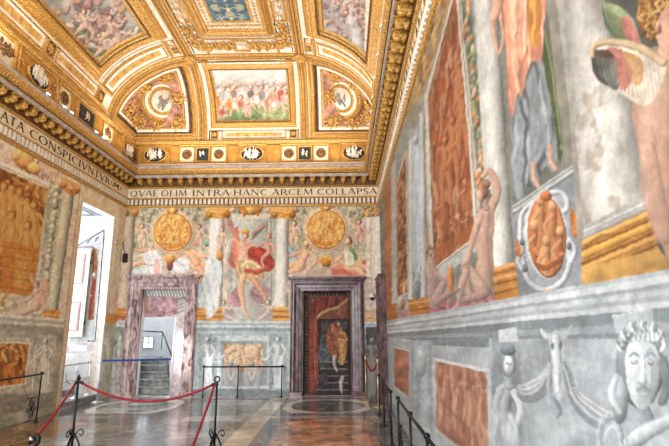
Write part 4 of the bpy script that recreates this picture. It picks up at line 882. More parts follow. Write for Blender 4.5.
cut(c, 'column', 'painted_column', 'painted grey-green column on an orange base beside the window recess', 'column')
# ------------------------------------------------------------------ FLOOR
P, sh = wallgrid(np.linspace(XL, XR, 420), np.linspace(YB, 6.6, 380), lambda a, b: np.column_stack([a, b, np.zeros(len(a))]))
fl = Canvas(P, sh, '6d6f72'); c = fl
c.sat = 1.0; c.X, c.Y = P[:, 0].copy(), P[:, 1].copy()
c.X += .02*(fbm(c.X*3, c.Y*3, 5)-.5); 
def FM(i, amt, sc, seed): c.mottle(i, amt, sc, seed)
allf = np.arange(c.n)
def fr(x0, x1, y0, y1, col, nz=.2, ns=1.6, seed=1): c.poly([(x0, y0), (x1, y0), (x1, y1), (x0, y1)], col, nz=nz, ns=ns, seed=seed)
cx0 = -2.45
fr(XL, XR, 12.2, 12.7, 'a9adb0'); fr(XL, XR, 11.95, 12.2, '85898c')
for sgn in (1, -1):
    def X(x): return x if sgn == 1 else 2*cx0-x
    def fx(a, b, *k, **kw): fr(min(X(a), X(b)), max(X(a), X(b)), *k, **kw)
    fx(-1.40, .62, 6, 12.2, '4e5053', nz=.3); fx(.62, XR, 6, 12.6, '55585b', nz=.35)
    fx(-1.78, -1.40, 6, 12.2, 'a8a29b' if sgn == 1 else '6f7173', nz=.25); 
    fx(-1.32, .58, 9.75, 12.12, '5b5d60', nz=.3)
    oc = [(-1.28, 10.6), (-1.05, 10.1), (.30, 10.1), (.54, 10.6), (.54, 11.45), (.30, 11.98), (-1.05, 11.98), (-1.28, 11.45)]
    c.poly([(X(a), b) for a, b in oc], 'b9b4ae', nz=.25, ns=1.8)
    th_ = np.linspace(0, 2*math.pi, 50)[:-1]; c.poly(np.column_stack([X(-.36)+.8*np.cos(th_), 11.04+.82*np.sin(th_)]), '55595a' if sgn == 1 else '7f8987', nz=.6, ns=3, seed=4)
    fx(-1.40, .62, 9.58, 9.78, 'a39a92'); fx(-1.32, .58, 9.62, 9.74, '6a5a52')
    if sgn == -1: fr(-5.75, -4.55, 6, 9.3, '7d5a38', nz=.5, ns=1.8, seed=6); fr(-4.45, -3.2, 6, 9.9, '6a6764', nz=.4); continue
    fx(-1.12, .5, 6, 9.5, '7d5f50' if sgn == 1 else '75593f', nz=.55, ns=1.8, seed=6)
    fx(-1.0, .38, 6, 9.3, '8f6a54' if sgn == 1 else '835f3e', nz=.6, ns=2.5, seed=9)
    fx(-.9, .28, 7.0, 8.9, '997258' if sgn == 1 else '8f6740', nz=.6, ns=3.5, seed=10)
fr(-3.12, -1.78, 6, 12.2, '6f7376', nz=.3); fr(-3.0, -1.9, 11.2, 11.95, '9b9fa1'); fr(-3.0, -1.9, 10.0, 11.0, '66696c', nz=.4); fr(-3.0, -1.9, 9.3, 9.8, '9b9da0'); fr(-3.0, -1.9, 8.4, 9.1, '606367', nz=.4); fr(-3.0, -1.9, 7.3, 8.2, '6c6e71', nz=.5); fr(-3.0, -1.9, 7.05, 7.2, 'a59f98')
n1 = fbm(c.X*2.3+4*fbm(c.X*1.1, c.Y*1.1, 3), c.Y*2.3, 12, 5); c.c *= (.82+.36*n1)[:, None]; k = np.clip(1-np.abs(n1-.5)*22, 0, 1)*.35; c.put(allf, rgb('c9c6c2'), k)
floor = struct(c.mesh('floor', 0, M['floor']))
m_ = MB(); m_.box(((XL+XR)/2, (6.6+YF)/2, -.05), (XR-XL, 6.6-YF, .1)); M['floor_far'] = mat('grey_marble_paving', (.32, .30, .29), (.56, .52, .48), scale=1.6, rough=.2, dist=1.5); struct(m_.build('floor', M['floor_far']))
# walls behind the viewpoint, and unseen left window openings added for the lamps
M['wall_far'] = mat('aged_fresco_plaster', (.55, .42, .30), (.68, .63, .56), scale=1.3, rough=.8, detail=8, dist=.8)
m_ = MB(); m_.box((XR+.1, (YN+YF)/2, ZC/2), (.2, YN-YF, ZC)); struct(m_.build('wall_right', M['wall_far']))
m_ = MB(); m_.box(((XL+XR)/2, YF-.1, 3.4), (XR-XL+.4, .2, 6.8)); struct(m_.build('wall_front', M['wall_far']))
m_ = MB()
def lwall(y0, y1, z0=0, z1=ZC): m_.box((XL-.1, (y0+y1)/2, (z0+z1)/2), (.2, y1-y0, z1-z0))
lwall(4.6, 7.2); lwall(.2, 2.6); lwall(YF, -1.8); lwall(2.6, 4.6, 4.5); lwall(-1.8, .2, 4.5)
struct(m_.build('wall_left', M['wall_far']))
for k, y in enumerate((3.6, -.8)):
    m_ = MB(); m_.box((XL-.15, y, 2.25), (.06, 2.0, 4.5)); struct(m_.build('window_%d' % (k+2), M['plaster']))

# ------------------------------------------------------------------ WINDOW RECESS (left wall)
wx1 = -7.45; y0, y1 = OPy0, OPy1
PC = {}
P, sh = wallgrid(np.linspace(XL, wx1, 180), np.linspace(OPz, 0, 420), lambda a, b: np.column_stack([a, np.full(len(a), y1), b]))
rv = Canvas(P, sh, 'e3e3e0'); c = rv; c.mottle(amt=.08, sc=.1, seed=3)
c.poly([(99, 232), (107, 230), (94, 400), (80, 400), (92, 345)], 'dcc4ac', a=.55, nz=.2)
c.poly([(76, 247), (104, 230), (104, 236), (95, 342), (70, 342), (70, 300)], 'c9ccce', nz=.1)
c.line([(76, 246.5), (104, 230), (104, 236), (95, 341), (88, 341)], 1.1, '3d4650'); c.line([(78, 247), (93.5, 247)], 1, '4a2c26')
c.poly([(92.5, 247), (99, 250), (98, 270), (93.5, 320), (87.5, 320), (92, 280)], 'a2603a', nz=.5, ns=.4); c.line([(97, 248), (98.5, 262), (93, 335)], 1.2, 'aeb3ac')
c.poly([(92.5, 279), (96.5, 280), (91.5, 316), (88, 316)], 'a53a2c', nz=.2); c.ball(94, 275, 1.6, 2.4, 'd8d2c8'); c.ball(91, 296, 1.1, 1.2, 'd9b7a0')
for (x, y) in ((89, 241), (97, 239)): c.limb([(x-1.6, y+2), (x, y-1), (x+1.8, y-2)], [.9, 1.2, .7], '7f8e9b')
c.poly([(67, 343), (92, 343), (90, 353), (66, 353)], 'd5c6d2', nz=.2); c.poly([(70, 345), (87, 345), (86, 351), (69.5, 351)], 'efedf2')
struct(c.mesh('window_1', 0, M['fresco']))
P, sh = wallgrid(np.linspace(XL, wx1, 120), np.linspace(y0, y1, 120), lambda a, b: np.column_stack([a, b, np.full(len(a), OPz)]))
sf = Canvas(P, sh, 'e9eaea'); c = sf; c.X, c.Y = P[:, 0].copy(), P[:, 1].copy()
fr2 = lambda x0, x1, ya, yb, col, **k: c.poly([(x0, ya), (x1, ya), (x1, yb), (x0, yb)], col, **k)
fr2(-7.3, -6.12, 10.55, 11.86, '8d9499', nz=.4, ns=14); fr2(-7.2, -6.35, 10.75, 11.66, 'eceded'); fr2(-7.1, -6.45, 10.85, 11.56, 'dfe2e4')
for k in range(8): c.line([(-6.24, 10.6+k*.16), (-6.2, 10.68+k*.16)], .04, 'd5dbe0')
struct(c.mesh('window_1', 0, M['fresco']))
m_ = MB(); m_.box(((XL+wx1)/2, y0-.05, OPz/2), (XL-wx1, .1, OPz)); struct(m_.build('window_1', M['plaster']))
m_ = MB(); m_.box(((XL+wx1)/2, (y0+y1)/2, .06), (XL-wx1, y1-y0, .16)); m_.box((XL-.9, (y0+y1)/2, .2), (.7, y1-y0, .14)); m_.box((wx1+.15, (y0+y1)/2, .5), (.3, y1-y0, 1.0)); struct(m_.build('window_1', M['stairstone']))
# window shutter folded back against the reveal
sx0, sx1, sz0, sz1 = -7.12, -6.36, 1.47, 3.62
sh_ = thing('window_shutter', ((sx0+sx1)/2, y1-.07, sz0), 'white panelled window shutter folded back inside the left window recess', 'shutter')
m_ = MB(); m_.box(((sx0+sx1)/2, y1-.07, (sz0+sz1)/2), (sx1-sx0, .045, sz1-sz0), bev=.005); m_.build('shutter_leaf', M['white'], sh_)
M['mauve'] = mat('mauve_painted_line', (.62, .44, .50), (.72, .56, .60), scale=12)
for (za, zb) in ((1.62, 2.3), (2.46, 2.62), (2.76, 3.5)):
    m_ = MB(); w0, w1 = sx0+.13, sx1-.13
    if zb-za > .3:
        for (a, b, z_, w_) in ((w0, w1, za, .02), (w0, w1, zb, .02)): m_.box(((a+b)/2, y1-.10, z_), (b-a, .02, w_))
        for x_ in (w0, w1): m_.box((x_, y1-.10, (za+zb)/2), (.02, .02, zb-za))
        m_.build('panel_moulding', M['mauve'], sh_)
        m_ = MB(); m_.box(((w0+w1)/2, y1-.1, (za+zb)/2), (w1-w0-.06, .02, zb-za-.06), bev=.008); m_.build('panel', M['white'], sh_)
    else:
        m_.box(((w0+w1)/2, y1-.1, (za+zb)/2), (w1-w0+.16, .03, zb-za), bev=.008); m_.build('rail', M['white'], sh_)
for z_ in (1.8, 3.3): m_ = MB(); m_.tube([(sx1+.01, y1-.08, z_-.05), (sx1+.01, y1-.08, z_+.05)], .014); m_.build('hinge', M['iron'], sh_)
# white tubular barriers in front of the recess
def rail_frame(name, p0, p1, h, label, cat='barrier', group=None, legs=(0, 1), mat_='steel'):
    p0 = np.array(p0, float); p1 = np.array(p1, float); t = thing(name, tuple(p0), label, cat, group)
    m = MB(); m.tube([p0+(0, 0, h), p1+(0, 0, h)], .016); m.tube([p0+(0, 0, h*.55), p1+(0, 0, h*.55)], .012); m.build('rail', M[mat_], t)
    for q in legs:
        b = p0+(p1-p0)*q; m = MB(); m.tube([b, b+(0, 0, h)], .016); m.ell(b+(0, 0, h+.02), (.024, .024, .024)); m.build('post', M[mat_], t)
        m = MB(); m.lathe(b, [(.0, 0), (.11, 0), (.11, .012), (.03, .03), (.02, .05)]); m.build('base', M[mat_], t)
    return t
t = rail_frame('safety_barrier', (-6.02, 11.75, .14), (-6.02, 10.62, .14), .74, 'white tubular metal barrier standing across the window recess', legs=(0, .5, 1))
m = MB(); q_ = np.linspace(0, math.pi, 16)
for yy in (10.95, 11.45): m.tube([(-6.02, yy-.2*math.cos(a), .14+.62-.28*math.sin(a)) for a in q_], .012)
m.build('curved_brace', M['steel'], t)
bp = thing('belt_post', (-5.72, 11.62, 0), 'slim steel post holding the blue belt at the window recess', 'barrier post')
m = MB(); m.tube([(-5.72, 11.62, .02), (-5.72, 11.62, .9)], .02, n=10); m.build('pole', M['steel'], bp)
m = MB(); m.lathe((-5.72, 11.62, 0), [(.14, 0), (.14, .01), (.05, .03), (.02, .05)]); m.build('base', M['steel'], bp)
m = MB(); m.lathe((-5.72, 11.62, .88), [(.03, 0), (.034, .01), (.034, .07), (.02, .085)], n=14); m.build('cap', M['steel'], bp)
m = MB(); m.loft([[(-5.70, 11.62, .90), (-5.70, 11.62, .945)], [(-5.05, 12.02, .885), (-5.05, 12.02, .93)], [(-4.34, 12.43, .88), (-4.34, 12.43, .925)]]); 
m.loft([[(-5.70, 11.624, .90), (-5.70, 11.624, .945)], [(-5.05, 12.024, .885), (-5.05, 12.024, .93)], [(-4.34, 12.434, .88), (-4.34, 12.434, .925)]])
tag(m.build('barrier_belt', M['belt'], fixn=False), 'blue retractable belt stretched across the open doorway', 'belt')
bq = thing('belt_post', (-4.33, 12.43, 0), 'slim steel post holding the blue belt at the stair doorway', 'barrier post')
m = MB(); m.tube([(-4.33, 12.43, .02), (-4.33, 12.43, .9)], .016, n=10); m.build('pole', M['steel'], bq)
m = MB(); m.lathe((-4.33, 12.43, 0), [(.10, 0), (.10, .01), (.04, .03), (.016, .05)]); m.build('base', M['steel'], bq)

# ------------------------------------------------------------------ DOORS
def frame_ring(m, x0, x1, z1, steps, y):
    """stepped architrave: steps = (inset, depth towards the room)"""
    for k in range(len(steps)-1):
        a, d0 = steps[k]; b, d1 = steps[k+1]
        def R(i, d): return [(x0+i, y-d, 0), (x0+i, y-d, z1-i), (x1-i, y-d, z1-i), (x1-i, y-d, 0)]
        m.loft([R(a, d0), R(b, d1)])
def doorframe(name, x0, x1, z1, w, mt, label, inner):
    t = thing(name, ((x0+x1)/2, YB-.02, 0), label, 'door')
    m = MB(); w = float(w)
    frame_ring(m, x0, x1, z1, [(0, -.0), (0, .12), (.03, .14), (.05, .11), (.08, .11), (w*.42, .10), (w*.46, .075), (w*.7, .07), (w*.74, .05), (w*.95, .045), (w, .03), (w, -.26)], YB)
    m.build('architrave', mt, t, fixn=False)
    m = MB(); m.box(((x0+x1)/2, YB-.09, z1+.035), (x1-x0+.16, .2, .07), bev=.02); m.box(((x0+x1)/2, YB-.07, z1-.02), (x1-x0+.06, .16, .04), bev=.01); m.build('cornice', mt, t)
    m = MB()
    for xx in (x0+w*.5, x1-w*.5): m.box((xx, YB-.05, .04), (w+.04, .22, .14), bev=.01)
    m.build('plinth', mt, t); return t
DOOR_L = doorframe('open_doorway', DL[0], DL[1], DL[2]-.06, .31, M['marble_pale'], 'open doorway in a pale mauve marble frame, steps showing through its passage', DLi)
DOOR_R = doorframe('painted_door', DR[0], DR[1], DR[2]-.06, .30, M['marble'], 'closed door painted with a man and red curtain, in a dark purple marble frame', DRi)
# right: closed painted door leaf
yp = YB+.16
P, sh = wallgrid(np.linspace(DRi[0]-.02, DRi[1]+.02, 170), np.linspace(DRi[2]+.02, 0, 330), lambda a, b: np.column_stack([a, np.full(len(a), yp), b]))
dc = Canvas(P, sh, '3d2a26', .7); c = dc; c.sat = .62; c.mottle(amt=.4, sc=.2, seed=3)
c.poly(R4(303, 291, 353, 298), '2f2622'); c.poly(R4(308, 296, 348, 402), '5a352a', nz=.4, ns=.2); 
for k in range(26): y = 300+k*3.7; c.limb([(302.5, y), (307, y+1.6)], .9, '8a6a50'); c.limb([(348, y), (352, y+1.6)], .9, '54403a')
for k in range(12): c.limb([(306+k*3.7, 291.5), (307.5+k*3.7, 295.5)], .8, '7d6048')
c.ball(304, 294, 2, 2, '6b5a52'); c.ball(350, 294, 2, 2, '6b5a52')
c.line([(309.5, 296), (309.5, 400)], 1, '8a4a34'); c.line([(309.5, 296.5), (350, 296.5)], 1, '8a4a34')
c.poly(R4(311, 298, 350, 322), '8a4030', nz=.4, ns=.15); c.poly(R4(311, 304, 335, 310), '7d4a40', nz=.4)
c.folds([(312, 302), (340, 296), (350, 298), (342, 306), (326, 314), (318, 322), (316, 350), (314, 380), (310, 388), (310, 340)], '9a3428', 95, .7, .6)
c.folds([(311, 322), (317, 316), (318, 350), (317, 384), (311, 392)], 'a8362e', 92, .9, .6); c.limb([(316, 320), (324, 312), (338, 307), (349, 299)], 1.6, 'c48a50', .4); c.limb([(316, 318), (315, 350), (316, 380)], 1.1, 'bb5a40')
c.poly(R4(319, 319, 349, 402), '3c3234', nz=.3, ns=.15); c.line([(319, 402), (319, 319.5), (349, 319.5)], 1, '2a1f1e')
c.poly(R4(321, 322, 347, 360), '4a4544', nz=.5); c.folds([(320, 340), (326, 344), (330, 356), (326, 366), (319, 368)], '55606b', 70, .8, .4)
for k in range(6): y = 361+k*7; c.poly(R4(320-k, y, 348, y+1.6), '8c8584', a=.8, nz=.2); c.poly(R4(320, y+2, 348, y+5), '3f3a3e', a=.7)
c.folds([(330, 326), (337, 322), (343, 330), (345, 344), (341, 356), (334, 358), (328, 350), (326, 338)], 'b0522c', 75, .8, .45); c.folds([(336, 334), (345, 332), (347, 346), (344, 364), (338, 362), (340, 350)], 'd08c3c', 80, .9, .4)
c.ball(337, 324, 3, 3.6, '5a4030'); c.ball(338.5, 325, 2, 2.6, 'b98868'); c.ball(346, 326, 4, 5, '4f4a4a', vol=.4); c.limb([(333, 330), (340, 336), (347, 338)], [2.6, 2, 1.3], 'c06a3a'); c.ball(347, 340, 1.6, 1.6, 'c99878')
c.limb([(335, 356), (334, 364), (337, 371)], [2, 1.6, 1], 'b9aeaa'); c.limb([(342, 378), (341, 386), (342, 393)], [2.2, 1.6, .9], 'bab2b2')
c.folds([(318, 378), (326, 372), (328, 384), (320, 390)], '5c4654', 40, .8, .4)
c.mottle(amt=.25, sc=.5, seed=6); c.finish(.15)
dl = DOOR_R
c.mesh('door_leaf', 0, M['fresco'], dl)
m = MB(); xx0, xx1, zz = DRi[0], DRi[1], DRi[2]
frame_ring(m, xx0+.0, xx1-.0, zz-.0, [(0, .05), (.03, .05), (.05, .02), (.06, 0)], yp); m.build('door_lining', M['wood'], dl, fixn=False)
m = MB(); 
for k in range(34): m.ell((xx0+.09, yp-.012, .12+k*.07), (.022, .016, .026), nu=6, nv=4); m.ell((xx1-.09, yp-.012, .12+k*.07), (.022, .016, .026), nu=6, nv=4)
for k in range(15): m.ell((xx0+.14+k*.07, yp-.012, zz-.09), (.026, .016, .022), nu=6, nv=4)
m.build('gadroon_border', M['wood'], dl)
m = MB(); m.ell((-.22+.0, yp-.03, 1.05), (.025, .03, .025)); m.build('door_knob', M['brass'], dl)
# left: painted field with the open wicket, stairs behind
yq = YB+.14; WX0, WX1, WZ = -5.285, -4.40, 1.95
P, sh = wallgrid(np.linspace(DLi[0]-.02, DLi[1]+.02, 170), np.linspace(DLi[2]+.02, 0, 300), lambda a, b: np.column_stack([a, np.full(len(a), yq), b]))
wc = Canvas(P, sh, 'd9c9cc', .5); c = wc; c.mottle(amt=.12, sc=.2, seed=3)
c.poly(R4(140, 286, 190, 300), '8f8a80', nz=.3); 
for k in range(14): c.limb([(147+k*3, 290), (149+k*3, 296)], 1, 'd9d9d6')
for k in range(26): c.limb([(178.5-k*.1, 298+k*3.6), (183-k*.1, 296+k*3.6)], 1, 'b9b9bb')
c.poly(R4(144, 297, 151, 318), 'a9887c', nz=.4); c.poly([(149, 297), (178, 297), (176, 400), (146, 400)], 'c99aa2', nz=.3, ns=.25); c.mottle(c.inside(R4(149, 297, 178, 318)), .3, .3, 8)
c.poly([(163, 318), (184, 312), (182, 400), (160, 400)], 'e4d6da', nz=.2, ns=.3)  # paler patch: sunlight on the pink field, painted into the colour
g = (P[:, 0] > WX0) & (P[:, 0] < WX1) & (P[:, 2] < WZ); c.names[99] = 'hole'; c.id[g] = 99
dp = DOOR_L
c.mesh('painted_panel', 0, M['fresco'], dp)
m = MB(); 
def Rg(i, d): return [(WX0-i, yq-d, 0), (WX0-i, yq-d, WZ+i), (WX1+i, yq-d, WZ+i), (WX1+i, yq-d, 0)]
m.loft([Rg(0.0, 0), Rg(.0, .02), Rg(-.02, .02), Rg(-.02, -.1)]); m.build('passage_lining', M['plaster'], dp, fixn=False)
# stairwell beyond
for _a, _b in (DLi[:2], DRi[:2]): m = MB(); m.box(((_a+_b)/2, YB+.15, -.03), (_b-_a+.3, .34, .06)); struct(m.build('floor', M['greystone']))
YE = 15.6; ax0, ax1 = -7.2, -4.2
def wallbox(m, p, q, z0, z1, t_=.1):
    p = np.array(p, float); q = np.array(q, float); d = q-p; L_ = np.linalg.norm(d); d /= L_; m.box(((p[0]+q[0])/2, (p[1]+q[1])/2, (z0+z1)/2), (L_, t_, z1-z0), np.array([[d[0], d[1], 0], [-d[1], d[0], 0], [0, 0, 1]]))
m = MB(); m.box(((ax0+ax1)/2, YE+.05, 2.4), (ax1-ax0, .1, 4.8)); struct(m.build('wall_stairwell', M['plaster']))
m = MB(); wallbox(m, (-4.36, 12.86), (-5.62, YE), 0, 4.8); struct(m.build('wall_stairwell', M['plaster']))
m = MB(); wallbox(m, (-6.0, 12.86), (-7.2, YE), 0, 4.8); struct(m.build('wall_stairwell', M['plaster']))
m = MB(); m.box(((ax0+ax1)/2, 14.2, 4.85), (ax1-ax0, 2.9, .1)); struct(m.build('ceiling_stairwell', M['plaster']))
m = MB(); m.box((-5.2, 12.9, -.03), (1.6, .25, .06)); struct(m.build('floor_stairwell', M['stairstone']))
stt = thing('stone_staircase', (-5.4, 13.0, 0), 'grey stone steps rising behind the open doorway', 'staircase')
for k in range(5):
    z1 = (k+1)*.165; y_ = 13.02+k*.27; xa = -6.05-(y_-12.86)*.44+.02; xb = -4.42-(y_-12.86)*.46-.06; m = MB()
    m.box(((xa+xb)/2, y_+.15, z1/2-.02), (xb-xa, .28, z1-.04)); m.box(((xa+xb)/2, y_+.13, z1-.02), (xb-xa, .30, .04), bev=.01); m.build('step', M['stairstone'], stt)
m = MB(); m.box((-6.25, 15.0, .40), (1.1, 1.15, .80)); m.build('landing', M['stairstone'], stt)
_wq = hit(148.5, 342.5, 1, YE); sw = thing('stair_window', (_wq[0], YE, _wq[2]-.2), 'small bright window at the head of the stairs', 'window')
wxs, wzs = (_wq[0]-.16, _wq[0]+.16), (_wq[2]-.17, _wq[2]+.17); m = MB()
for x_ in (wxs[0], wxs[1], sum(wxs)/2): m.box((x_, YE-.01, sum(wzs)/2), (.03, .05, wzs[1]-wzs[0]))
for z_ in (wzs[0], wzs[1], sum(wzs)/2): m.box((sum(wxs)/2, YE-.01, z_), (wxs[1]-wxs[0], .05, .03))
m.build('window_frame', M['greystone'], sw)
m = MB(); m.box((sum(wxs)/2, YE, sum(wzs)/2), (wxs[1]-wxs[0], .02, wzs[1]-wzs[0])); m.build('pane', emat('daylit_pane', (.93, .97, 1), 2.5), sw)
hr = thing('handrail', (-4.9, 13.6, 1.2), 'thin dark handrail sloping along the stairs', 'handrail')
A_ = hit(172, 357, 1, 13.15); B_ = hit(162.5, 332, 1, 14.3); C_ = hit(141, 331, 1, 14.6); m = MB(); m.tube([A_, B_], .018); m.tube([B_, C_], .016); m.build('rail', M['iron'], hr)
m = MB(); m.tube([B_, B_-(0, 0, .5)], .012); m.build('baluster', M['iron'], hr)
# side door in the right wall
sd = thing('side_door', (XR, (SDi[0]+SDi[1])/2, 0), 'side door in a dark purple marble frame at the far end of the right wall', 'door')
m = MB(); y0_, y1_, zt_ = 11.28, 12.46, 2.83
st = [(0, 0), (0, .15), (.04, .16), (.06, .12), (.10, .11), (.12, .08), (.14, .07), (.14, -.3)]
for k in range(len(st)-1):
    def R(i, d): return [(XR-d, y0_+i, 0), (XR-d, y0_+i, zt_-i), (XR-d, y1_-i, zt_-i), (XR-d, y1_-i, 0)]
    m.loft([R(*st[k]), R(*st[k+1])])
m.build('architrave', M['marble'], sd, fixn=False)
m = MB(); m.box((XR-.08, (y0_+y1_)/2, zt_+.03), (.2, y1_-y0_+.06, .06), bev=.01); m.build('cornice', M['marble'], sd)
m = MB(); m.box((XR+.18, (y0_+y1_)/2, 1.4), (.05, y1_-y0_, 2.8)); 
for zz_ in (.8, 2.0): m.box((XR+.15, (y0_+y1_)/2, zz_), (.04, .6, .9), bev=.02)
m.build('door_leaf', M['wood'], sd)
# camera and small box
cc_ = pB(372.0, 296, YB-.12); t = thing('security_camera', tuple(cc_), 'small white dome camera fixed high at the right of the closed door', 'security camera')
m = MB(); m.lathe(cc_, [(.02, .07), (.07, .06), (.08, .0), (.07, -.04)], n=16); m.build('housing', M['plastic'], t)
m = MB(); m.ell(cc_-(0, 0, .05), (.06, .06, .06)); m.build('dome', M['glass'], t)
m = MB(); m.tube([cc_+(0, 0, .06), cc_+(0, .14, .10)], .02); m.build('bracket', M['plastic'], t)
cc_ = pB(125, 258, YB-.07); t = thing('wall_box', tuple(cc_), 'small dark box with an antenna fixed on the pier near the left corner', 'sensor box')
m = MB(); m.box(cc_, (.11, .08, .24), bev=.01); m.build('case', M['iron'], t)
m = MB(); m.tube([cc_+(-.02, 0, .12), cc_+(-.10, 0, .4), cc_+(-.2, -.02, .55)], .008); m.tube([cc_+(-.1, 0, .4), cc_+(-.02, -.02, .52)], .006); m.build('antenna', M['iron'], t)
cc_ = pL(114.5, 242); m = MB(); m.box(cc_+(.03, 0, 0), (.06, .09, .10), bev=.012); m.ell(cc_+(.06, 0, 0), (.015, .02, .02)); tag(m.build('motion_sensor', M['greystone']), 'tiny grey sensor on the corner of the window recess', 'sensor')
# ------------------------------------------------------------------ ENTABLATURE around the room
def FRM(o, ex, ey):
    ex = np.array(ex, float); ey = np.array(ey, float); return np.array(o, float), np.array([ex, ey, np.cross(ex, ey)])
# wall frames: ex runs to the viewer's right, ey up, en into the room
WALLS = {'back': (FRM((XL, YB, 0), (1, 0, 0), (0, 0, 1)), XR-XL, 1, 1), 'left': (FRM((XL, YF, 0), (0, 1, 0), (0, 0, 1)), YB-YF, 0, 1), 'right': (FRM((XR, YB, 0), (0, -1, 0), (0, 0, 1)), YB-YF, 1, 0)}
def wl_(w, u, z, d):
    (o, A), L_, a, b = WALLS[w]; return o+u*A[0]+z*A[1]+d*A[2]
def run(w, prof, m):
    (o, A), L_, a, b = WALLS[w]
    m.loft([[wl_(w, d if a else 0, z, d), wl_(w, L_-(d if b else 0), z, d)] for d, z in prof])
NTR = 0
LIT = [('gold', [(.0, 4.86), (.03, 4.87), (.05, 4.92), (.03, 4.925)]), ('gold_dark', [(.03, 4.925), (.03, 5.09)]), ('gold', [(.03, 5.09), (.07, 5.095), (.07, 5.12), (.035, 5.14)]), ('cream', [(.035, 5.14), (.035, 5.385)]),
       ('gold', [(.035, 5.385), (.06, 5.39), (.09, 5.42), (.09, 5.445)]), ('gold_dark', [(.09, 5.445), (.09, 5.61), (.30, 5.615)]), ('greystone', [(.30, 5.615), (.325, 5.615), (.325, 5.675)]),
       ('gold', [(.325, 5.675), (.335, 5.70), (.36, 5.72), (.40, 5.79), (.41, 5.83), (.39, 5.85)]), ('greystone', [(.39, 5.85), (.375, 5.86), (.36, 5.94), (.16, 5.99)]), ('gold', [(.16, 5.99), (.17, 6.0), (.17, 6.03), (.12, 6.05)]), ('gold_ground', [(.12, 6.05), (.12, 6.62)]), ('gold', [(.12, 6.62), (.17, 6.64), (.19, 6.70), (.14, 6.76), (.1, 6.78)])]
for w in ('back', 'left', 'right'):
    for mt_, pr in LIT:
        m = MB(); run(w, pr, m); NTR += 1; struct(m.build('trim_%d' % NTR, M[mt_], fixn=False))
    (o, A), L_, a, b = WALLS[w]
    # dentils
    m = MB(); n = int(L_/.115); 
    for k in range(n):
        u = (k+.5)*L_/n
        if w == 'left' and u < 8.2 or w == 'right' and u > 10.6: continue
        m.box(wl_(w, u, 5.008, .05), (.068, .145, .045), A)
    NTR += 1; struct(m.build('trim_%d' % NTR, M['white']))
    # egg rows
    m = MB(); n = int(L_/.075)
    for k in range(n):
        u = (k+.5)*L_/n
        if w == 'left' and u < 8.6 or w == 'right' and u > 9.6 or (a and u < .4) or (b and u > L_-.4): continue
        m.ell(wl_(w, u, 5.755, .375), (.026, .034, .02), A, 6, 4); m.ell(wl_(w, u, 6.67, .178), (.026, .026, .016), A, 6, 4)
    NTR += 1; struct(m.build('trim_%d' % NTR, M['gold']))
    # carved brackets under the cornice, one part each
    root = thing('bracket_row', tuple(wl_(w, L_*.5, 5.45, .1)), {'back': 'row of gilded brackets under the cornice of the end wall', 'left': 'row of gilded brackets under the cornice of the left wall', 'right': 'row of gilded brackets under the cornice of the right wall'}[w], 'cornice brackets')
    n = int(L_/.27); first = None
    for k in range(n):
        u = (k+.5)*L_/n
        if w == 'left' and u < 9.4 or w == 'right' and u > 8.6 or (a and u < .3) or (b and u > L_-.3): continue
        m = MB(); m.box(wl_(w, u, 5.55, .18), (.12, .10, .2), A, bev=.02); m.box(wl_(w, u, 5.605, .19), (.15, .02, .23), A); m.ell(wl_(w, u, 5.50, .22), (.045, .04, .06), A, 6, 4); m.ell(wl_(w, u, 5.49, .13), (.05, .035, .04), A, 6, 4)
        m.build('bracket', M['gold'], root)
        m = MB(); 
# frieze lettering
S_ = .135; T_ = .06
def _arc(cx, cy, rx, ry, a0, a1, n=14): return [(cx+rx*math.cos(math.radians(a0+(a1-a0)*k/n)), cy+ry*math.sin(math.radians(a0+(a1-a0)*k/n))) for k in range(n+1)]
GL = {
 'I': (.34, [('s', [(.17, 0), (.17, 1)], S_)]), 'A': (.86, [('s', [(.06, 0), (.43, 1)], T_), ('s', [(.43, 1), (.79, 0)], S_), ('s', [(.2, .36), (.66, .36)], T_)]),
 'V': (.86, [('s', [(.07, 1), (.43, 0)], S_), ('s', [(.43, 0), (.8, 1)], T_)]), 'E': (.62, [('s', [(.14, 0), (.14, 1)], S_), ('s', [(.14, .97), (.56, .97)], T_), ('s', [(.14, .52), (.5, .52)], T_), ('s', [(.14, .03), (.58, .03)], T_)]),
 'L': (.62, [('s', [(.14, 0), (.14, 1)], S_), ('s', [(.14, .03), (.58, .03)], T_)]), 'T': (.74, [('s', [(.37, 0), (.37, 1)], S_), ('s', [(.04, .97), (.7, .97)], T_)]),
 'N': (.9, [('s', [(.12, 0), (.12, 1)], T_), ('s', [(.12, 1), (.78, 0)], S_), ('s', [(.78, 0), (.78, 1)], T_)]), 'M': (1.06, [('s', [(.1, 0), (.18, 1)], T_), ('s', [(.18, 1), (.53, .05)], S_), ('s', [(.53, .05), (.86, 1)], T_), ('s', [(.86, 1), (.95, 0)], S_)]),
 'H': (.88, [('s', [(.14, 0), (.14, 1)], S_), ('s', [(.74, 0), (.74, 1)], S_), ('s', [(.14, .51), (.74, .51)], T_)]),
 'O': (1.0, [('a', _arc(.5, .5, .4, .47, 0, 360, 24))]), 'Q': (1.06, [('a', _arc(.5, .5, .4, .47, 0, 360, 24)), ('s', [(.5, .05), (.75, -.1), (1.02, -.18)], .09)]),
 'C': (.84, [('a', _arc(.5, .5, .4, .47, 48, 312, 18))]), 'R': (.78, [('s', [(.14, 0), (.14, 1)], S_), ('a', [(.14, .97)]+_arc(.36, .73, .22, .235, 90, -90, 10)+[(.14, .5)]), ('s', [(.38, .5), (.76, 0)], S_)]),
 'P': (.66, [('s', [(.14, 0), (.14, 1)], S_), ('a', [(.14, .97)]+_arc(.36, .73, .22, .24, 90, -90, 10)+[(.14, .49)])]),
 'S': (.58, [('a', _arc(.3, .745, .19, .225, 40, 250, 12)+_arc(.29, .26, .22, .235, 75, -150, 14))])}
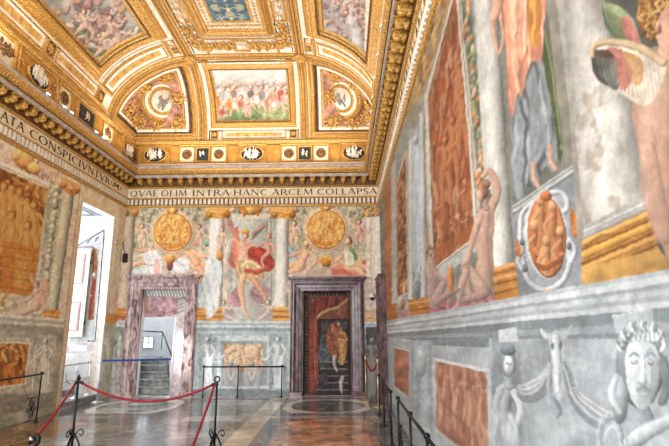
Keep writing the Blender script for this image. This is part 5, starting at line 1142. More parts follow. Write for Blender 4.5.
def glyph(ch, fr, u0, z0, h, sx):
    o, A = fr; m = MB(); w_, st = GL[ch]
    for kind, pts, *rest in st:
        p = np.array(pts, float); n = len(p); t = np.gradient(p, axis=0) if n > 2 else np.tile(p[1]-p[0], (2, 1)); t /= np.linalg.norm(t, axis=1)[:, None]; nn = np.column_stack([-t[:, 1], t[:, 0]])
        wd = np.full(n, rest[0]) if kind == 's' else T_+(S_-T_)*np.abs(t[:, 1])**1.3
        Lf = p+nn*wd[:, None]/2; Rt = p-nn*wd[:, None]/2
        def tr(q, d): return [o+A[0]*(u0+a*h*sx)+A[1]*(z0+b*h)+A[2]*d for a, b in q]
        m.loft([tr(Lf, 0), tr(Lf, .006), tr(Rt, .006), tr(Rt, 0)])
        if kind == 's':
            for q in (p[0], p[-1]):
                if abs(t[0][1]) > .5 and q[1] in (0, 1): m.box(o+A[0]*(u0+q[0]*h*sx)+A[1]*(z0+(q[1]*.95+.025)*h)+A[2]*.003, ((rest[0]+.13)*h*sx, .045*h, .006), A)
    return m
def inscribe(w, label, words, h=.165, z0=5.18):
    (o, A), L_, a, b = WALLS[w]; t = thing('inscription', tuple(wl_(w, words[0][1], z0, .04)), label, 'inscription'); n = 0
    for word, u0, u1 in words:
        nat = sum(GL[c_][0] for c_ in word)*h; gap = h*.10*(len(word)-1); s = (u1-u0)/(nat+gap); u = u0
        for c_ in word:
            glyph(c_, (o+A[2]*.036, A), u, z0, h, s).build('letter_'+c_.lower(), M['ink'], t); u += (GL[c_][0]*h+h*.10)*s
    return t
uB = lambda px: (pB(px, 193, YB-.035)[0]-XL)
inscribe('back', 'dark roman capitals reading QVAE OLIM INTRA HANC ARCEM COLLAPSA on the end wall', [('QVAE', uB(130.3), uB(157.5)), ('OLIM', uB(161), uB(187)), ('INTRA', uB(192), uB(229.8)), ('HANC', uB(233.6), uB(267.5)), ('ARCEM', uB(271.6), uB(313)), ('COLLAPSA', uB(317), uB(377))])
def uL(px):
    k = np.linspace(YF, YB, 3000); X_, Y_ = project(np.column_stack([np.full(3000, XL+.035), k, np.full(3000, 5.26)])); ok = k > 5; return k[ok][np.argmin(abs(X_[ok]-px))]-YF
inscribe('left', 'dark roman capitals reading ATA CONSPICIVNTVR on the left wall frieze', [('ATA', uL(.5), uL(24)), ('CONSPICIVNTVR', uL(29.5), uL(109.5))])
m = MB(); c0 = uL(116); 
for d in (-1, 1): m.tube([wl_('left', c0+d*(.05+.16*a/6.3*1.2)+.06*math.cos(a*1.3)*d, 5.265+.055*math.sin(a*1.3), .04) for a in np.linspace(0, 6.3, 26)], np.linspace(.018, .006, 26), n=5)
m.ell(wl_('left', c0, 5.265, .04), (.03, .03, .01), WALLS['left'][0][1]); tag(m.build('frieze_flourish', M['ink']), 'dark leafy flourish ending the left wall frieze in the corner', 'ornament')
m = MB(); r_ = np.random.RandomState(2)
for k in range(44):
    u = .35+k*.2; m.box(wl_('right', u, 5.265, .038), (.03, .16, .005), WALLS['right'][0][1])
    if k % 3: m.box(wl_('right', u+.06, 5.265, .038), (.022, .15, .005), np.array([WALLS['right'][0][1][0]*.93+WALLS['right'][0][1][1]*.37, WALLS['right'][0][1][1]*.93-WALLS['right'][0][1][0]*.37, WALLS['right'][0][1][2]]))
tag(m.build('inscription', M['ink']), 'row of steeply foreshortened dark letter strokes on the right wall frieze', 'inscription', kind='stuff')

# ------------------------------------------------------------------ ornament pieces on a local frame (o, A)
def loc(fr, u, v, d=0.0): o, A = fr; return o+A[0]*u+A[1]*v+A[2]*d
def o_rect(m, fr, hw, hh, prof):
    rings = []
    for w_, h_ in prof: rings.append([loc(fr, sx*(hw+w_), sy*(hh+w_), h_) for sx, sy in ((-1, -1), (1, -1), (1, 1), (-1, 1))])
    m.loft(rings, closed_ring=True)
def o_disc(m, fr, prof, sx=1, sy=1, n=28): o, A = fr; m.lathe(o, prof, A, n=n, sx=sx, sy=sy)
def o_relief(m, fr, ru, rv, n, seed, s=.05):
    r = np.random.RandomState(seed); o, A = fr
    for k in range(n):
        a = r.uniform(0, 6.28); q = math.sqrt(r.uniform(0, .8)); u = ru*q*math.cos(a); v = rv*q*math.sin(a); sz = s*r.uniform(.7, 1.2)
        m.ell(loc(fr, u, v+sz*1.3, sz*.5), (sz*.34, sz*.38, sz*.36), A, 6, 4)
        m.tube([loc(fr, u, v+sz*.9, sz*.4), loc(fr, u+sz*r.normal(0, .3), v, sz*.5), loc(fr, u+sz*r.normal(0, .5), v-sz*1.3, sz*.3)], [sz*.36, sz*.42, sz*.16], n=5)
        d = r.choice([-1, 1]); m.tube([loc(fr, u, v+sz*.7, sz*.5), loc(fr, u+d*sz*.8, v+sz*r.uniform(-.5, .8), sz*.5), loc(fr, u+d*sz*1.3, v+sz*r.uniform(-.4, 1.1), sz*.35)], [sz*.16, sz*.15, sz*.08], n=4)
def o_scroll(m, fr, u, v, r, turn=1.6, hand=1, rot=0, th=.012, h=.02):
    k = np.linspace(0, 1, 22); a = rot+hand*k*turn*2*math.pi; q = r*(1-.82*k)
    m.tube([loc(fr, u+q[i]*math.cos(a[i]), v+q[i]*math.sin(a[i]), h) for i in range(22)], th*(1.2-.7*k), n=5)
    m.ell(loc(fr, u+q[-1]*math.cos(a[-1]), v+q[-1]*math.sin(a[-1]), h), (th*1.3,)*3, None, 5, 4)
def o_leaf(m, fr, u, v, a, l, w, h=.02):
    o, A = fr; ex = A[0]*math.cos(a)+A[1]*math.sin(a); ey = -A[0]*math.sin(a)+A[1]*math.cos(a)
    m.ell(loc(fr, u+l*.5*math.cos(a), v+l*.5*math.sin(a), h), (l*.55, w*.5, h*.9), np.array([ex, ey, A[2]]), 6, 4)
def o_rosette(m, fr, r, n=8):
    o, A = fr
    for k in range(n): o_leaf(m, fr, 0, 0, 2*math.pi*k/n, r, r*.5, .018)
    m.ell(loc(fr, 0, 0, .02), (r*.28, r*.28, r*.25), A, 8, 5)
def o_spray(m, fr, u, v, s, hand=1, rot=0):
    """a curling acanthus spray"""
    o_scroll(m, fr, u, v, s*.45, 1.3, hand, rot, s*.09, s*.12)
    for k in range(6):
        a = rot+hand*(1.2-k*.75); o_leaf(m, fr, u+s*.3*math.cos(a), v+s*.3*math.sin(a), a+hand*.5, s*.5, s*.24, s*.12)

# ------------------------------------------------------------------ VAULT
vcx, vhw, vYe, va, vb, vzs, vH = -2.45, 3.32, 12.47, 2.5, 1.7, 6.75, 1.72
XM = 1+(vhw-va)/va*.64
def _e(d, a): u = 1-np.clip(d, 0, a)/a; return np.sqrt(np.clip(1-u*u, 0, 1))
def vz(x, y):
    X = _e(vhw-abs(x-vcx), va); Y = _e(vYe-y, vb); k = .12; h = np.clip(.5+.5*(Y-X)/k, 0, 1); return vzs+vH*(Y*(1-h)+X*h-k*h*(1-h))
def dpar(p, a): p = np.asarray(p, float); return np.where(p <= 1, a*(1-np.cos(np.clip(p, 0, 1)*math.pi/2)), a+(p-1)*a/.64)
def SPv(xi, q):
    xi = np.asarray(xi, float); q = np.asarray(q, float); left = xi <= XM; p = np.where(left, xi, 2*XM-xi)
    d = dpar(p, va); x = np.where(left, vcx-vhw+d, vcx+vhw-d); y = vYe-dpar(q, vb); return np.stack([x, y, vz(x, y)], -1)
def SF(xi, q, h=0.0):
    e = 4e-3; P0 = SPv(xi, q); a = SPv(min(xi+e, 2*XM), q)-SPv(max(xi-e, 0), q); b = SPv(xi, q+e)-SPv(xi, max(q-e, 0.0))
    mx = np.linalg.norm(a)/(2*e); mq = np.linalg.norm(b)/(2*e); a = a/np.linalg.norm(a); b = b-a*(a@b); b /= np.linalg.norm(b)
    n = np.cross(a, b); n = n if n[2] < 0 else -n
    ey = -b; ex = np.cross(ey, n)      # ey: towards the end wall (down in the picture is -q); ex to the viewer's right
    ey2 = b; ex2 = np.cross(ey2, n)
    return (P0+n*h, np.array([ex2, ey2, n])), mx, mq
def vrect(m, a0, a1, b0, b1, prof, n=9):
    """mitred moulding round a rectangle of the vault; prof = (outward m, height m)"""
    e = 1e-3
    loop = [(a0+(a1-a0)*t, b0, 0, -1) for t in np.linspace(0, 1, n)]+[(a1, b0+(b1-b0)*t, 1, 0) for t in np.linspace(0, 1, n)][0:]+[(a1-(a1-a0)*t, b1, 0, 1) for t in np.linspace(0, 1, n)]+[(a0, b1-(b1-b0)*t, -1, 0) for t in np.linspace(0, 1, n)]
    fr_, mx, mq = SF((a0+a1)/2, (b0+b1)/2); mx0 = mx; mq0 = mq
    rings = []
    for w_, h_ in prof:
        R = []
        for (a, b, sa, sb) in loop:
            ca = (a-(a0+a1)/2)/((a1-a0)/2); cb = (b-(b0+b1)/2)/((b1-b0)/2)
            _, mxl, mql = SF(a, max(b, .004))
            A_ = a+(w_/max(mx0, .2))*ca; B_ = b+(w_/max(mq0, .2))*cb
            B_ = max(B_, .004); A_ = min(max(A_, .004), 2*XM-.004)
            f_, _, _ = SF(A_, B_, h_); R.append(f_[0])
        rings.append(R)
    m.loft(rings, closed_ring=True)
def vline(m, pts, prof, n=60):
    """moulding along a line of the vault, prof = (across m, height m)"""
    p = np.array(pts, float); s = np.linspace(0, len(p)-1, n); q = np.column_stack([np.interp(s, range(len(p)), p[:, 0]), np.interp(s, range(len(p)), p[:, 1])])
    C_ = []; 
    for i in range(n): C_.append(SF(q[i, 0], max(q[i, 1], .004)))
    pos = np.array([c_[0][0] for c_ in C_]); t = np.gradient(pos, axis=0); t /= np.linalg.norm(t, axis=1)[:, None]
    rings = [[pos[i]+np.cross(t[i], C_[i][0][1][2])*w_+C_[i][0][1][2]*h_ for i in range(n)] for w_, h_ in prof]
    m.loft(rings); return pos, t, [c_[0][1][2] for c_ in C_]
def vbeads(m, pts, r, step, h=.02, off=0.0, long=1.4, n=200):
    p = np.array(pts, float); s = np.linspace(0, len(p)-1, n); q = np.column_stack([np.interp(s, range(len(p)), p[:, 0]), np.interp(s, range(len(p)), p[:, 1])])
    pos = SPv(q[:, 0], np.maximum(q[:, 1], .004)); L_ = np.concatenate([[0], np.cumsum(np.linalg.norm(np.diff(pos, axis=0), axis=1))]); k = max(2, int(L_[-1]/step))
    for l in np.linspace(step/2, L_[-1]-step/2, k):
        a = np.interp(l, L_, q[:, 0]); b = np.interp(l, L_, q[:, 1]); (o, A), _, _ = SF(a, max(b, .004)); i = min(np.searchsorted(L_, l), n-1); t = pos[i]-pos[i-1]; t /= np.linalg.norm(t)+1e-9
        y_ = np.cross(A[2], t); m.ell(o+A[2]*h+y_*off, (r*long, r, r*.8), np.array([t, y_, A[2]]), 6, 4)
QE = 2.9
P, sh = wallgrid(np.concatenate([np.linspace(0, 2*XM, 560)]), np.linspace(0, QE, 620), lambda a, b: SPv(a, b))
vc = Canvas(P, sh, 'e4d8c0'); c = vc
XI, QQ = [g_.ravel() for g_ in np.meshgrid(np.linspace(0, 2*XM, 560), np.linspace(0, QE, 620), indexing='xy')]
VPX, VPY = vc.X.copy(), vc.Y.copy()
def useq(): vc.X, vc.Y = XI, QQ
def usep(): vc.X, vc.Y = VPX, VPY
GD, GM, GL_ = 'a06a22', 'c98f3a', 'e3b568'
useq()
def q4(a0, a1, b0, b1): return [(a0, b0), (a1, b0), (a1, b1), (a0, b1)]
def vfill(a0, a1, b0, b1, col, nz=.2, ns=40, seed=1): c.poly(q4(a0, a1, b0, b1), col, nz=nz, ns=ns, seed=seed)
def arab(a0, a1, b0, b1, pill=True, bg='f4efe4', fg='d8a246', ink='6e3d10', seed=1):
    """white field with a gold lozenge carrying a small dark scroll pattern"""
    vfill(a0, a1, b0, b1, bg, .08); da, db = (a1-a0), (b1-b0)
    lx = da > db*1.0; mx_, my = da*.06+.004, db*.05+.006
    ia0, ia1, ib0, ib1 = a0+da*(.06 if da > db*1.5 else .27), a1-da*(.06 if da > db*1.5 else .27), b0+db*(.27 if da > db*1.5 else .05), b1-db*(.27 if da > db*1.5 else .05)
    c.poly(q4(ia0, ia1, ib0, ib1) if not pill else smc([(ia0, (ib0+ib1)/2), (ia0+(ia1-ia0)*.06, ib0), (ia1-(ia1-ia0)*.06, ib0), (ia1, (ib0+ib1)/2), (ia1-(ia1-ia0)*.06, ib1), (ia0+(ia1-ia0)*.06, ib1)]) if da > db*1.5 else smc([((ia0+ia1)/2, ib0), (ia1, ib0+(ib1-ib0)*.06), (ia1, ib1-(ib1-ib0)*.06), ((ia0+ia1)/2, ib1), (ia0, ib1-(ib1-ib0)*.06), (ia0, ib0+(ib1-ib0)*.06)]), fg, nz=.2, ns=60)
    i = c.inside(q4(ia0+(ia1-ia0)*.08, ia1-(ia1-ia0)*.08, ib0+(ib1-ib0)*.14, ib1-(ib1-ib0)*.14)) if True else None
    if len(i):
        u = (c.X[i]-ia0)/(ia1-ia0)-.5; v = (c.Y[i]-ib0)/(ib1-ib0)-.5
        if da <= db*1.5: u, v = v, u
        rep = 6; f = np.sin((u*rep)*2*math.pi+2.5*np.sin(v*6))*np.cos(v*9+1.5*np.cos(u*rep*math.pi*2)); k = np.clip(f*2-.3, 0, 1)*.85*(abs(v) < .36); c.put(i, rgb(ink), k)
# ground tones of the bays
vfill(0, 2*XM, 0, QE, 'ece4d4', .08)
for s in (0, 1):
    X = (lambda a: a) if s == 0 else (lambda a: 2*XM-a)
    def vf(a0, a1, b0, b1, *k, **kw): vfill(min(X(a0), X(a1)), max(X(a0), X(a1)), b0, b1, *k, **kw)
    def ar(a0, a1, b0, b1, **kw): arab(min(X(a0), X(a1)), max(X(a0), X(a1)), b0, b1, **kw)
    vf(.0, .84, .0, .9, 'd9b070'); vf(.79, .84, .0, .9, '6a3e18', .4); vf(.05, .125, .035, .865, '6f421c', .4); vf(.735, .80, .035, .865, '6f421c', .4); vf(.05, .80, .04, .10, '6f421c', .4); vf(.05, .80, .80, .865, '6f421c', .4); vf(.125, .735, .10, .795, 'c98c60', .4, 30); vf(.14, .72, .11, .80, 'bd8064', .5, 30)
    vf(.0, .84, .96, QE, 'ece4d4', .08)
    ar(.21, .72, 1.0, 1.165, pill=False)
    ar(.06, .165, 1.215, 1.80); ar(.06, .165, 1.97, 2.6); ar(.765, .825, 1.15, 1.78); ar(.765, .825, 1.9, 2.5)
    vf(.0, .05, .96, QE, 'c98f3a'); vf(.165, .2, 1.0, QE, 'e0d2b4'); vf(.735, .765, .96, QE, 'd9b478')
    for (b0, b1) in ((1.45, 1.80), (2.0, 2.5)): vf(.885, .975, b0, b1, 'cf963e', .3); vf(.90, .96, b0+.04, b1-.04, 'e2b870', .2)
    vf(.905, .955, .795, .89, '3a2c1c', .4); vf(.905, .955, .015, .105, '3a2c1c', .4); vf(.77, .822, 1.03, 1.115, '3a2c1c', .4); vf(.06, .165, 1.10, 1.19, '3a2c1c', .4); vf(.06, .165, 1.84, 1.94, '3a2c1c', .4)
arab(.985, 2*XM-.985, .02, .10); arab(.985, 2*XM-.985, .80, .885)
vfill(1.165, 2*XM-1.165, 1.015, 1.165, 'dcae62', .2); vfill(1.18, 2*XM-1.18, 1.03, 1.15, 'eadfc8')
# blue centre panel
vfill(1.03, 2*XM-1.03, 1.33, 2.25, 'e8d3ae', .1)
for k in range(24): a_ = 1.05+k*.0137; c.ball(a_, 1.385+.01*(k % 2), .006, .014, 'b9772f'); 
for k in range(20): 
    for a_ in (1.065, 2*XM-1.065): c.ball(a_, 1.44+k*.04, .008, .012, 'b9772f')
BL = q4(1.10, 2*XM-1.10, 1.455, 2.12); c.poly(BL, '3f6580', nz=.35, ns=30); i = c.inside(BL); u = abs(c.X[i]-XM)*16; v = c.Y[i]*10
f = np.sin(u*2.6+2*np.sin(v*1.1))*np.cos(v*2.2+2*np.sin(u*1.7)); c.put(i, rgb('c3c08a'), np.clip(f*3-1.2, 0, 1)*.8); c.put(i, rgb('6f98a8'), np.clip(-f*3-1.2, 0, 1)*.6)
for k in range(5):
    y_ = 1.49+k*.12; c.ball(XM, y_, .011, .026, 'd9d2a6', vol=.3); c.ball(XM, y_+.05, .006, .02, 'b9aa70')
    for d in (-1, 1):
        c.limb([(XM+d*.012, y_), (XM+d*.04, y_+.02), (XM+d*.06, y_-.02), (XM+d*.045, y_-.03)], .0045, 'c9c291', .2, .1); c.limb([(XM+d*.075, y_+.05), (XM+d*.06, y_+.02), (XM+d*.085, y_-.01)], .004, 'b7c3a8', .2, .1); c.ball(XM+d*.055, y_+.055, .006, .014, 'd0a070')
# scenes, drawn in the picture's own frame
usep()
SE = [(211, 71), (287, 66), (290, 118), (214, 123)]
c.poly([(208, 64), (292, 62), (293, 122), (210, 127)], 'd2cfcc', nz=.12, ns=.1); c.poly([(208, 84), (292, 82), (292, 100), (210, 100)], 'c9bfc0', nz=.3, ns=.2)
for k in range(26): x = 214+k*2.9; c.ball(x, 84+2*math.sin(k*1.7), 2, 3, ['c9a79a', 'b79c9c', 'd4bfae', 'a9a2a4'][k % 4], vol=.4, a=.8)
c.limb([(222, 86), (230, 82), (242, 84), (262, 84)], [3, 4, 3, 2], 'c6b09a', a=.6)
c.poly([(208, 104), (230, 108), (252, 103), (270, 108), (294, 102), (294, 128), (208, 128)], '9aa46c', nz=.4, ns=.25); c.mottle(c.inside([(208, 110), (294, 106), (294, 128), (208, 128)]), .3, .25, 7); c.poly([(226, 112), (250, 106), (262, 116), (240, 122), (224, 121)], '6f8a52', nz=.3)
FG = [(218, 104, 'c9682e', 9), (224, 97, 'a9b0b8', 9), (229, 107, 'd9822e', 10), (222, 113, 'b8503a', 6), (234, 95, '8f7a6a', 8), (241, 105, 'c46a5c', 8), (248, 110, 'e2a29a', 8), (251, 95, '6f6a70', 8), (257, 101, 'ded6d0', 9), (262, 97, '8a8688', 10), (268, 104, 'c98068', 9), (274, 99, 'd98f80', 11), (281, 97, 'b8544a', 12), (286, 101, 'dba593', 10)]
for k_, (x, y, cl, h) in enumerate(FG):
    c.fig('dcae90', 2.4, (x, y-h*.95), (x, y-h*.7), [(x-2.4, y-h*.6), (x+2.4, y-h*.6)], [[(x-2.2, y-h*.6), (x-4.4, y-h*.3), (x-3, y)], [(x+2.2, y-h*.6), (x+4.6, y-h*.6), (x+6, y-h*.9)]], [(x-1.6, y), (x+1.6, y)], [[(x-1.2, y), (x-1.8-h*.1*(k_ % 3), y+h*.45), (x-1.6, y+h*.9)], [(x+1.2, y), (x+2.2+h*.12*(k_ % 2), y+h*.45), (x+2, y+h*.9)]], hair=['b98c60', '8f6a48', 'd0b08a', '9a8a7a'][k_ % 4])
    c.folds([(x-2.4, y-h*.5), (x+2.4, y-h*.5), (x+2.8, y+h*.2), (x-2.6, y+h*.25)], cl, 80, 1, .35)
def stormy(quad, seed, ground, pal, green=None):
    c.poly(quad, ground, nz=.4, ns=.06, seed=seed); m = np.zeros(c.n, bool); m[c.inside(quad)] = True; c.clip = m; p = np.array(quad); r = np.random.RandomState(seed)
    i = c.inside(quad); n = fbm(c.X[i]*.05, c.Y[i]*.05, seed, 4); c.put(i, rgb('8f958c'), np.clip((n-.5)*4, 0, .6))
    if green: c.folds(green, '76855a', 20, .2, .5)
    for k in range(90):
        x = r.normal(*pal[1]); y = r.normal(*pal[2]); cl = pal[0][r.randint(len(pal[0]))]; a = r.uniform(0, 6.28); l = r.uniform(5, 11)
        c.limb([(x, y), (x+l*.5*math.cos(a), y+l*.4*math.sin(a)+2), (x+l*math.cos(a+.6), y+l*.8*math.sin(a+.6))], [r.uniform(1.6, 3.2), r.uniform(1.8, 3.4), 1], cl, .5, .35, .85)
        if k % 3 == 0: c.ball(x, y-2, 2, 2.4, 'd0a58e', vol=.4)
    c.clip = None
stormy([(95, 59), (150, 36), (122, -6), (60, -60), (20, -20), (34, -6)], 5, 'a8a49a', (['c99a8c', 'd8b8a4', 'a9706a', 'c2aeb2', 'b58a7c', 'dcd2c6', '8a6a6a', 'cfa070'], (96, 20), (20, 16)), [(80, 40), (98, 56), (118, 48), (112, 36), (92, 30), (70, 20)])
for (x, y) in ((104, 34), (118, 26), (84, 12), (110, 18)): c.fig('d6b09a', 3.4, (x, y), (x+1, y+4), [(x-3, y+5), (x+4, y+6)], [[(x-3, y+5), (x-9, y+6), (x-12, y+1)], [(x+4, y+6), (x+10, y+8), (x+13, y+4)]], [(x-1, y+14), (x+5, y+14)], [[(x, y+14), (x-6, y+19), (x-10, y+24)], [(x+4, y+14), (x+9, y+20), (x+8, y+27)]])
stormy([(319, -6), (319, 27), (364, 56), (366, -6), (372, -60), (320, -60)], 9, 'aaa39e', (['c9988a', 'd8bdb0', 'a9807a', 'bfb4b6', 'cfc0b6', '98706a'], (350, 12), (14, 18)))
for k in range(14): c.limb([(317+k*2.4, 6+k*1.4), (338+k*2, 24+k*2), (352+k*1.2, 40+k*1.4)], .8, ['e0dad6', '8f8886'][k % 2], .2, .2, .6)
c.limb([(350, 18), (356, 32), (358, 50)], [3.5, 5, 6], 'd9dce0', a=.7)
c.finish(.04); useq()
c.mottle(amt=.12, sc=30, seed=41)
REG = {'end': (.955, 2*XM-.955, .20, .74), 'sideL': (.30, .68, 1.405, 2.45), 'sideR': (2*XM-.68, 2*XM-.30, 1.405, 2.45), 'blue': (1.10, 2*XM-1.10, 1.455, 2.12)}
for k, (a0, a1, b0, b1) in REG.items(): c.region(k, q4(a0, a1, b0, b1))
STR = []
def reg(k, a0, a1, b0, b1, label): c.region(k, q4(a0, a1, b0, b1)); STR.append((k, a0, a1, b0, b1, label))
reg('s1', .985, 2*XM-.985, .02, .10, 'long white and gold arabesque strip just below the battle scene of the end vault')
reg('s2', .985, 2*XM-.985, .80, .885, 'long white and gold arabesque strip just above the battle scene of the end vault')
for s, nm in ((0, 'left'), (1, 'right')):
    X = (lambda a: a) if s == 0 else (lambda a: 2*XM-a)
    def rg(k, a0, a1, b0, b1, l): reg(k+nm, min(X(a0), X(a1)), max(X(a0), X(a1)), b0, b1, l)
    rg('a', .21, .72, 1.0, 1.165, 'curved white and gold panel between the %s ceiling scene and the arched rib' % nm)
    rg('b', .06, .165, 1.215, 1.80, 'outer arabesque strip beside the %s ceiling scene, nearest the end wall' % nm)
    rg('c', .06, .165, 1.97, 2.6, 'outer arabesque strip beside the %s ceiling scene, nearest the viewer' % nm)
    rg('d', .765, .825, 1.15, 1.78, 'inner arabesque strip between the %s ceiling scene and the long rib' % nm)
vault = struct(c.mesh('ceiling', 0, M['vault']))
m = MB(); nn_ = 40
rings = [[tuple(SPv(x_, QE))[0:1]+(y_,)+tuple(SPv(x_, QE))[2:3] for x_ in np.linspace(0, 2*XM, nn_)] for y_ in (float(SPv(1, QE)[1]), YF)]
m.loft(rings, smooth=True); struct(m.build('ceiling', M['cream'], fixn=False))
# frames and ribs
GF = [(-.02, .0), (-.01, .03), (.03, .035), (.05, .07), (.09, .085), (.12, .06), (.14, .065), (.17, .03), (.19, .0)]
GT = [(-.01, 0), (-.005, .02), (.02, .03), (.045, .02), (.05, 0)]
def vthing(name, a, b, label, cat, group=None): (o, A), _, _ = SF(a, b, .01); return thing(name, tuple(o), label, cat, group)
SCN = {'end': ('ceiling scene of small figures in red and white on green ground, over the end wall', GF), 'sideL': ('large stormy ceiling scene of tumbling figures on the left slope of the vault', GF), 'sideR': ('grey streaked ceiling scene on the right slope of the vault', GF), 'blue': ('blue painted ceiling panel with pale grotesques in the middle of the vault', GT)}
for k, (lb, pf) in SCN.items():
    a0, a1, b0, b1 = REG[k]; t = vthing('ceiling_fresco', (a0+a1)/2, (b0+b1)/2, lb, 'ceiling painting')
    vc.mesh('painting', k, M['vault'], t)
    sc_ = 1.0 if k == 'end' else 1.9
    m = MB(); vrect(m, a0, a1, b0, b1, [(w_*(1 if k in ('end', 'blue') else 1.9), h_*(1 if k in ('end', 'blue') else 1.5)) for w_, h_ in pf], n=14); m.build('frame', M['gold'], t, fixn=False)
    if k != 'blue':
        m = MB(); _, mx, mq = SF((a0+a1)/2, (b0+b1)/2); w_ = .035*sc_; A0, A1, B0, B1 = a0-w_/mx, a1+w_/mx, b0-w_/mq, b1+w_/mq
        for pts in ([(A0, B0), (A1, B0)], [(A0, B1), (A1, B1)], [(A0, B0), (A0, B1)], [(A1, B0), (A1, B1)]): vbeads(m, pts, .02*sc_**.5, .055*sc_**.5, .07*sc_**.7)
        m.build('beading', M['gold_dark'], t)
    else:
        m = MB(); vrect(m, 1.04, 2*XM-1.04, 1.335, 2.24, [(w_*1.0, h_*1.4) for w_, h_ in GF], n=10); m.build('outer_frame', M['gold'], t, fixn=False)
        m = MB(); 
        for pts in ([(1.035, 1.30), (2*XM-1.035, 1.30)], [(1.015, 1.3), (1.015, 2.25)], [(2*XM-1.015, 1.3), (2*XM-1.015, 2.25)]): vbeads(m, pts, .03, .07, .08)
        m.build('beading', M['gold_dark'], t)
for (k, a0, a1, b0, b1, lb) in STR:
    t = vthing('arabesque_panel', (a0+a1)/2, (b0+b1)/2, lb, 'ceiling panel'); vc.mesh('painted_field', k, M['vault'], t)
    m = MB(); vrect(m, a0, a1, b0, b1, [(-.012, 0), (-.008, .022), (.01, .028), (.02, .012), (.022, 0)], n=14); m.build('frame', M['gold'], t, fixn=False)
RIB = [(-.11, 0), (-.11, .05), (-.085, .06), (-.075, .045), (-.05, .06), (0, .085), (.05, .06), (.075, .045), (.085, .06), (.11, .05), (.11, 0)]
for k, pts in enumerate(([(.85, .003), (.85, QE)], [(2*XM-.85, .003), (2*XM-.85, QE)], [(.004, .93), (2*XM-.004, .93)])):
    m = MB(); vline(m, pts, RIB, 140); NTR += 1; struct(m.build('trim_%d' % NTR, M['gold'], fixn=False))
    m = MB(); 
    for off in (-.035, .035): vbeads(m, pts, .014, .05, .075, off, n=400)
    NTR += 1; struct(m.build('trim_%d' % NTR, M['gold_dark']))
    m = MB(); 
    for w_ in (-.135, .135): vline(m, pts, [(w_-.015, 0), (w_-.015, .02), (w_+.015, .02), (w_+.015, 0)], 140)
    NTR += 1; struct(m.build('trim_%d' % NTR, M['white'], fixn=False))
for a_, nm in ((.85, 'left'), (2*XM-.85, 'right')):
    f_, _, _ = SF(a_, .93, .06); m = MB(); o_disc(m, f_, [(.16, 0), (.17, .04), (.12, .08), (.06, .1), (.0, .1)]); o_rosette(m, (f_[0]+f_[1][2]*.08, f_[1]), .12)
    tag(m.build('rib_boss', M['gold']), 'round gilded boss where the %s long rib meets the arched rib' % nm, 'boss')
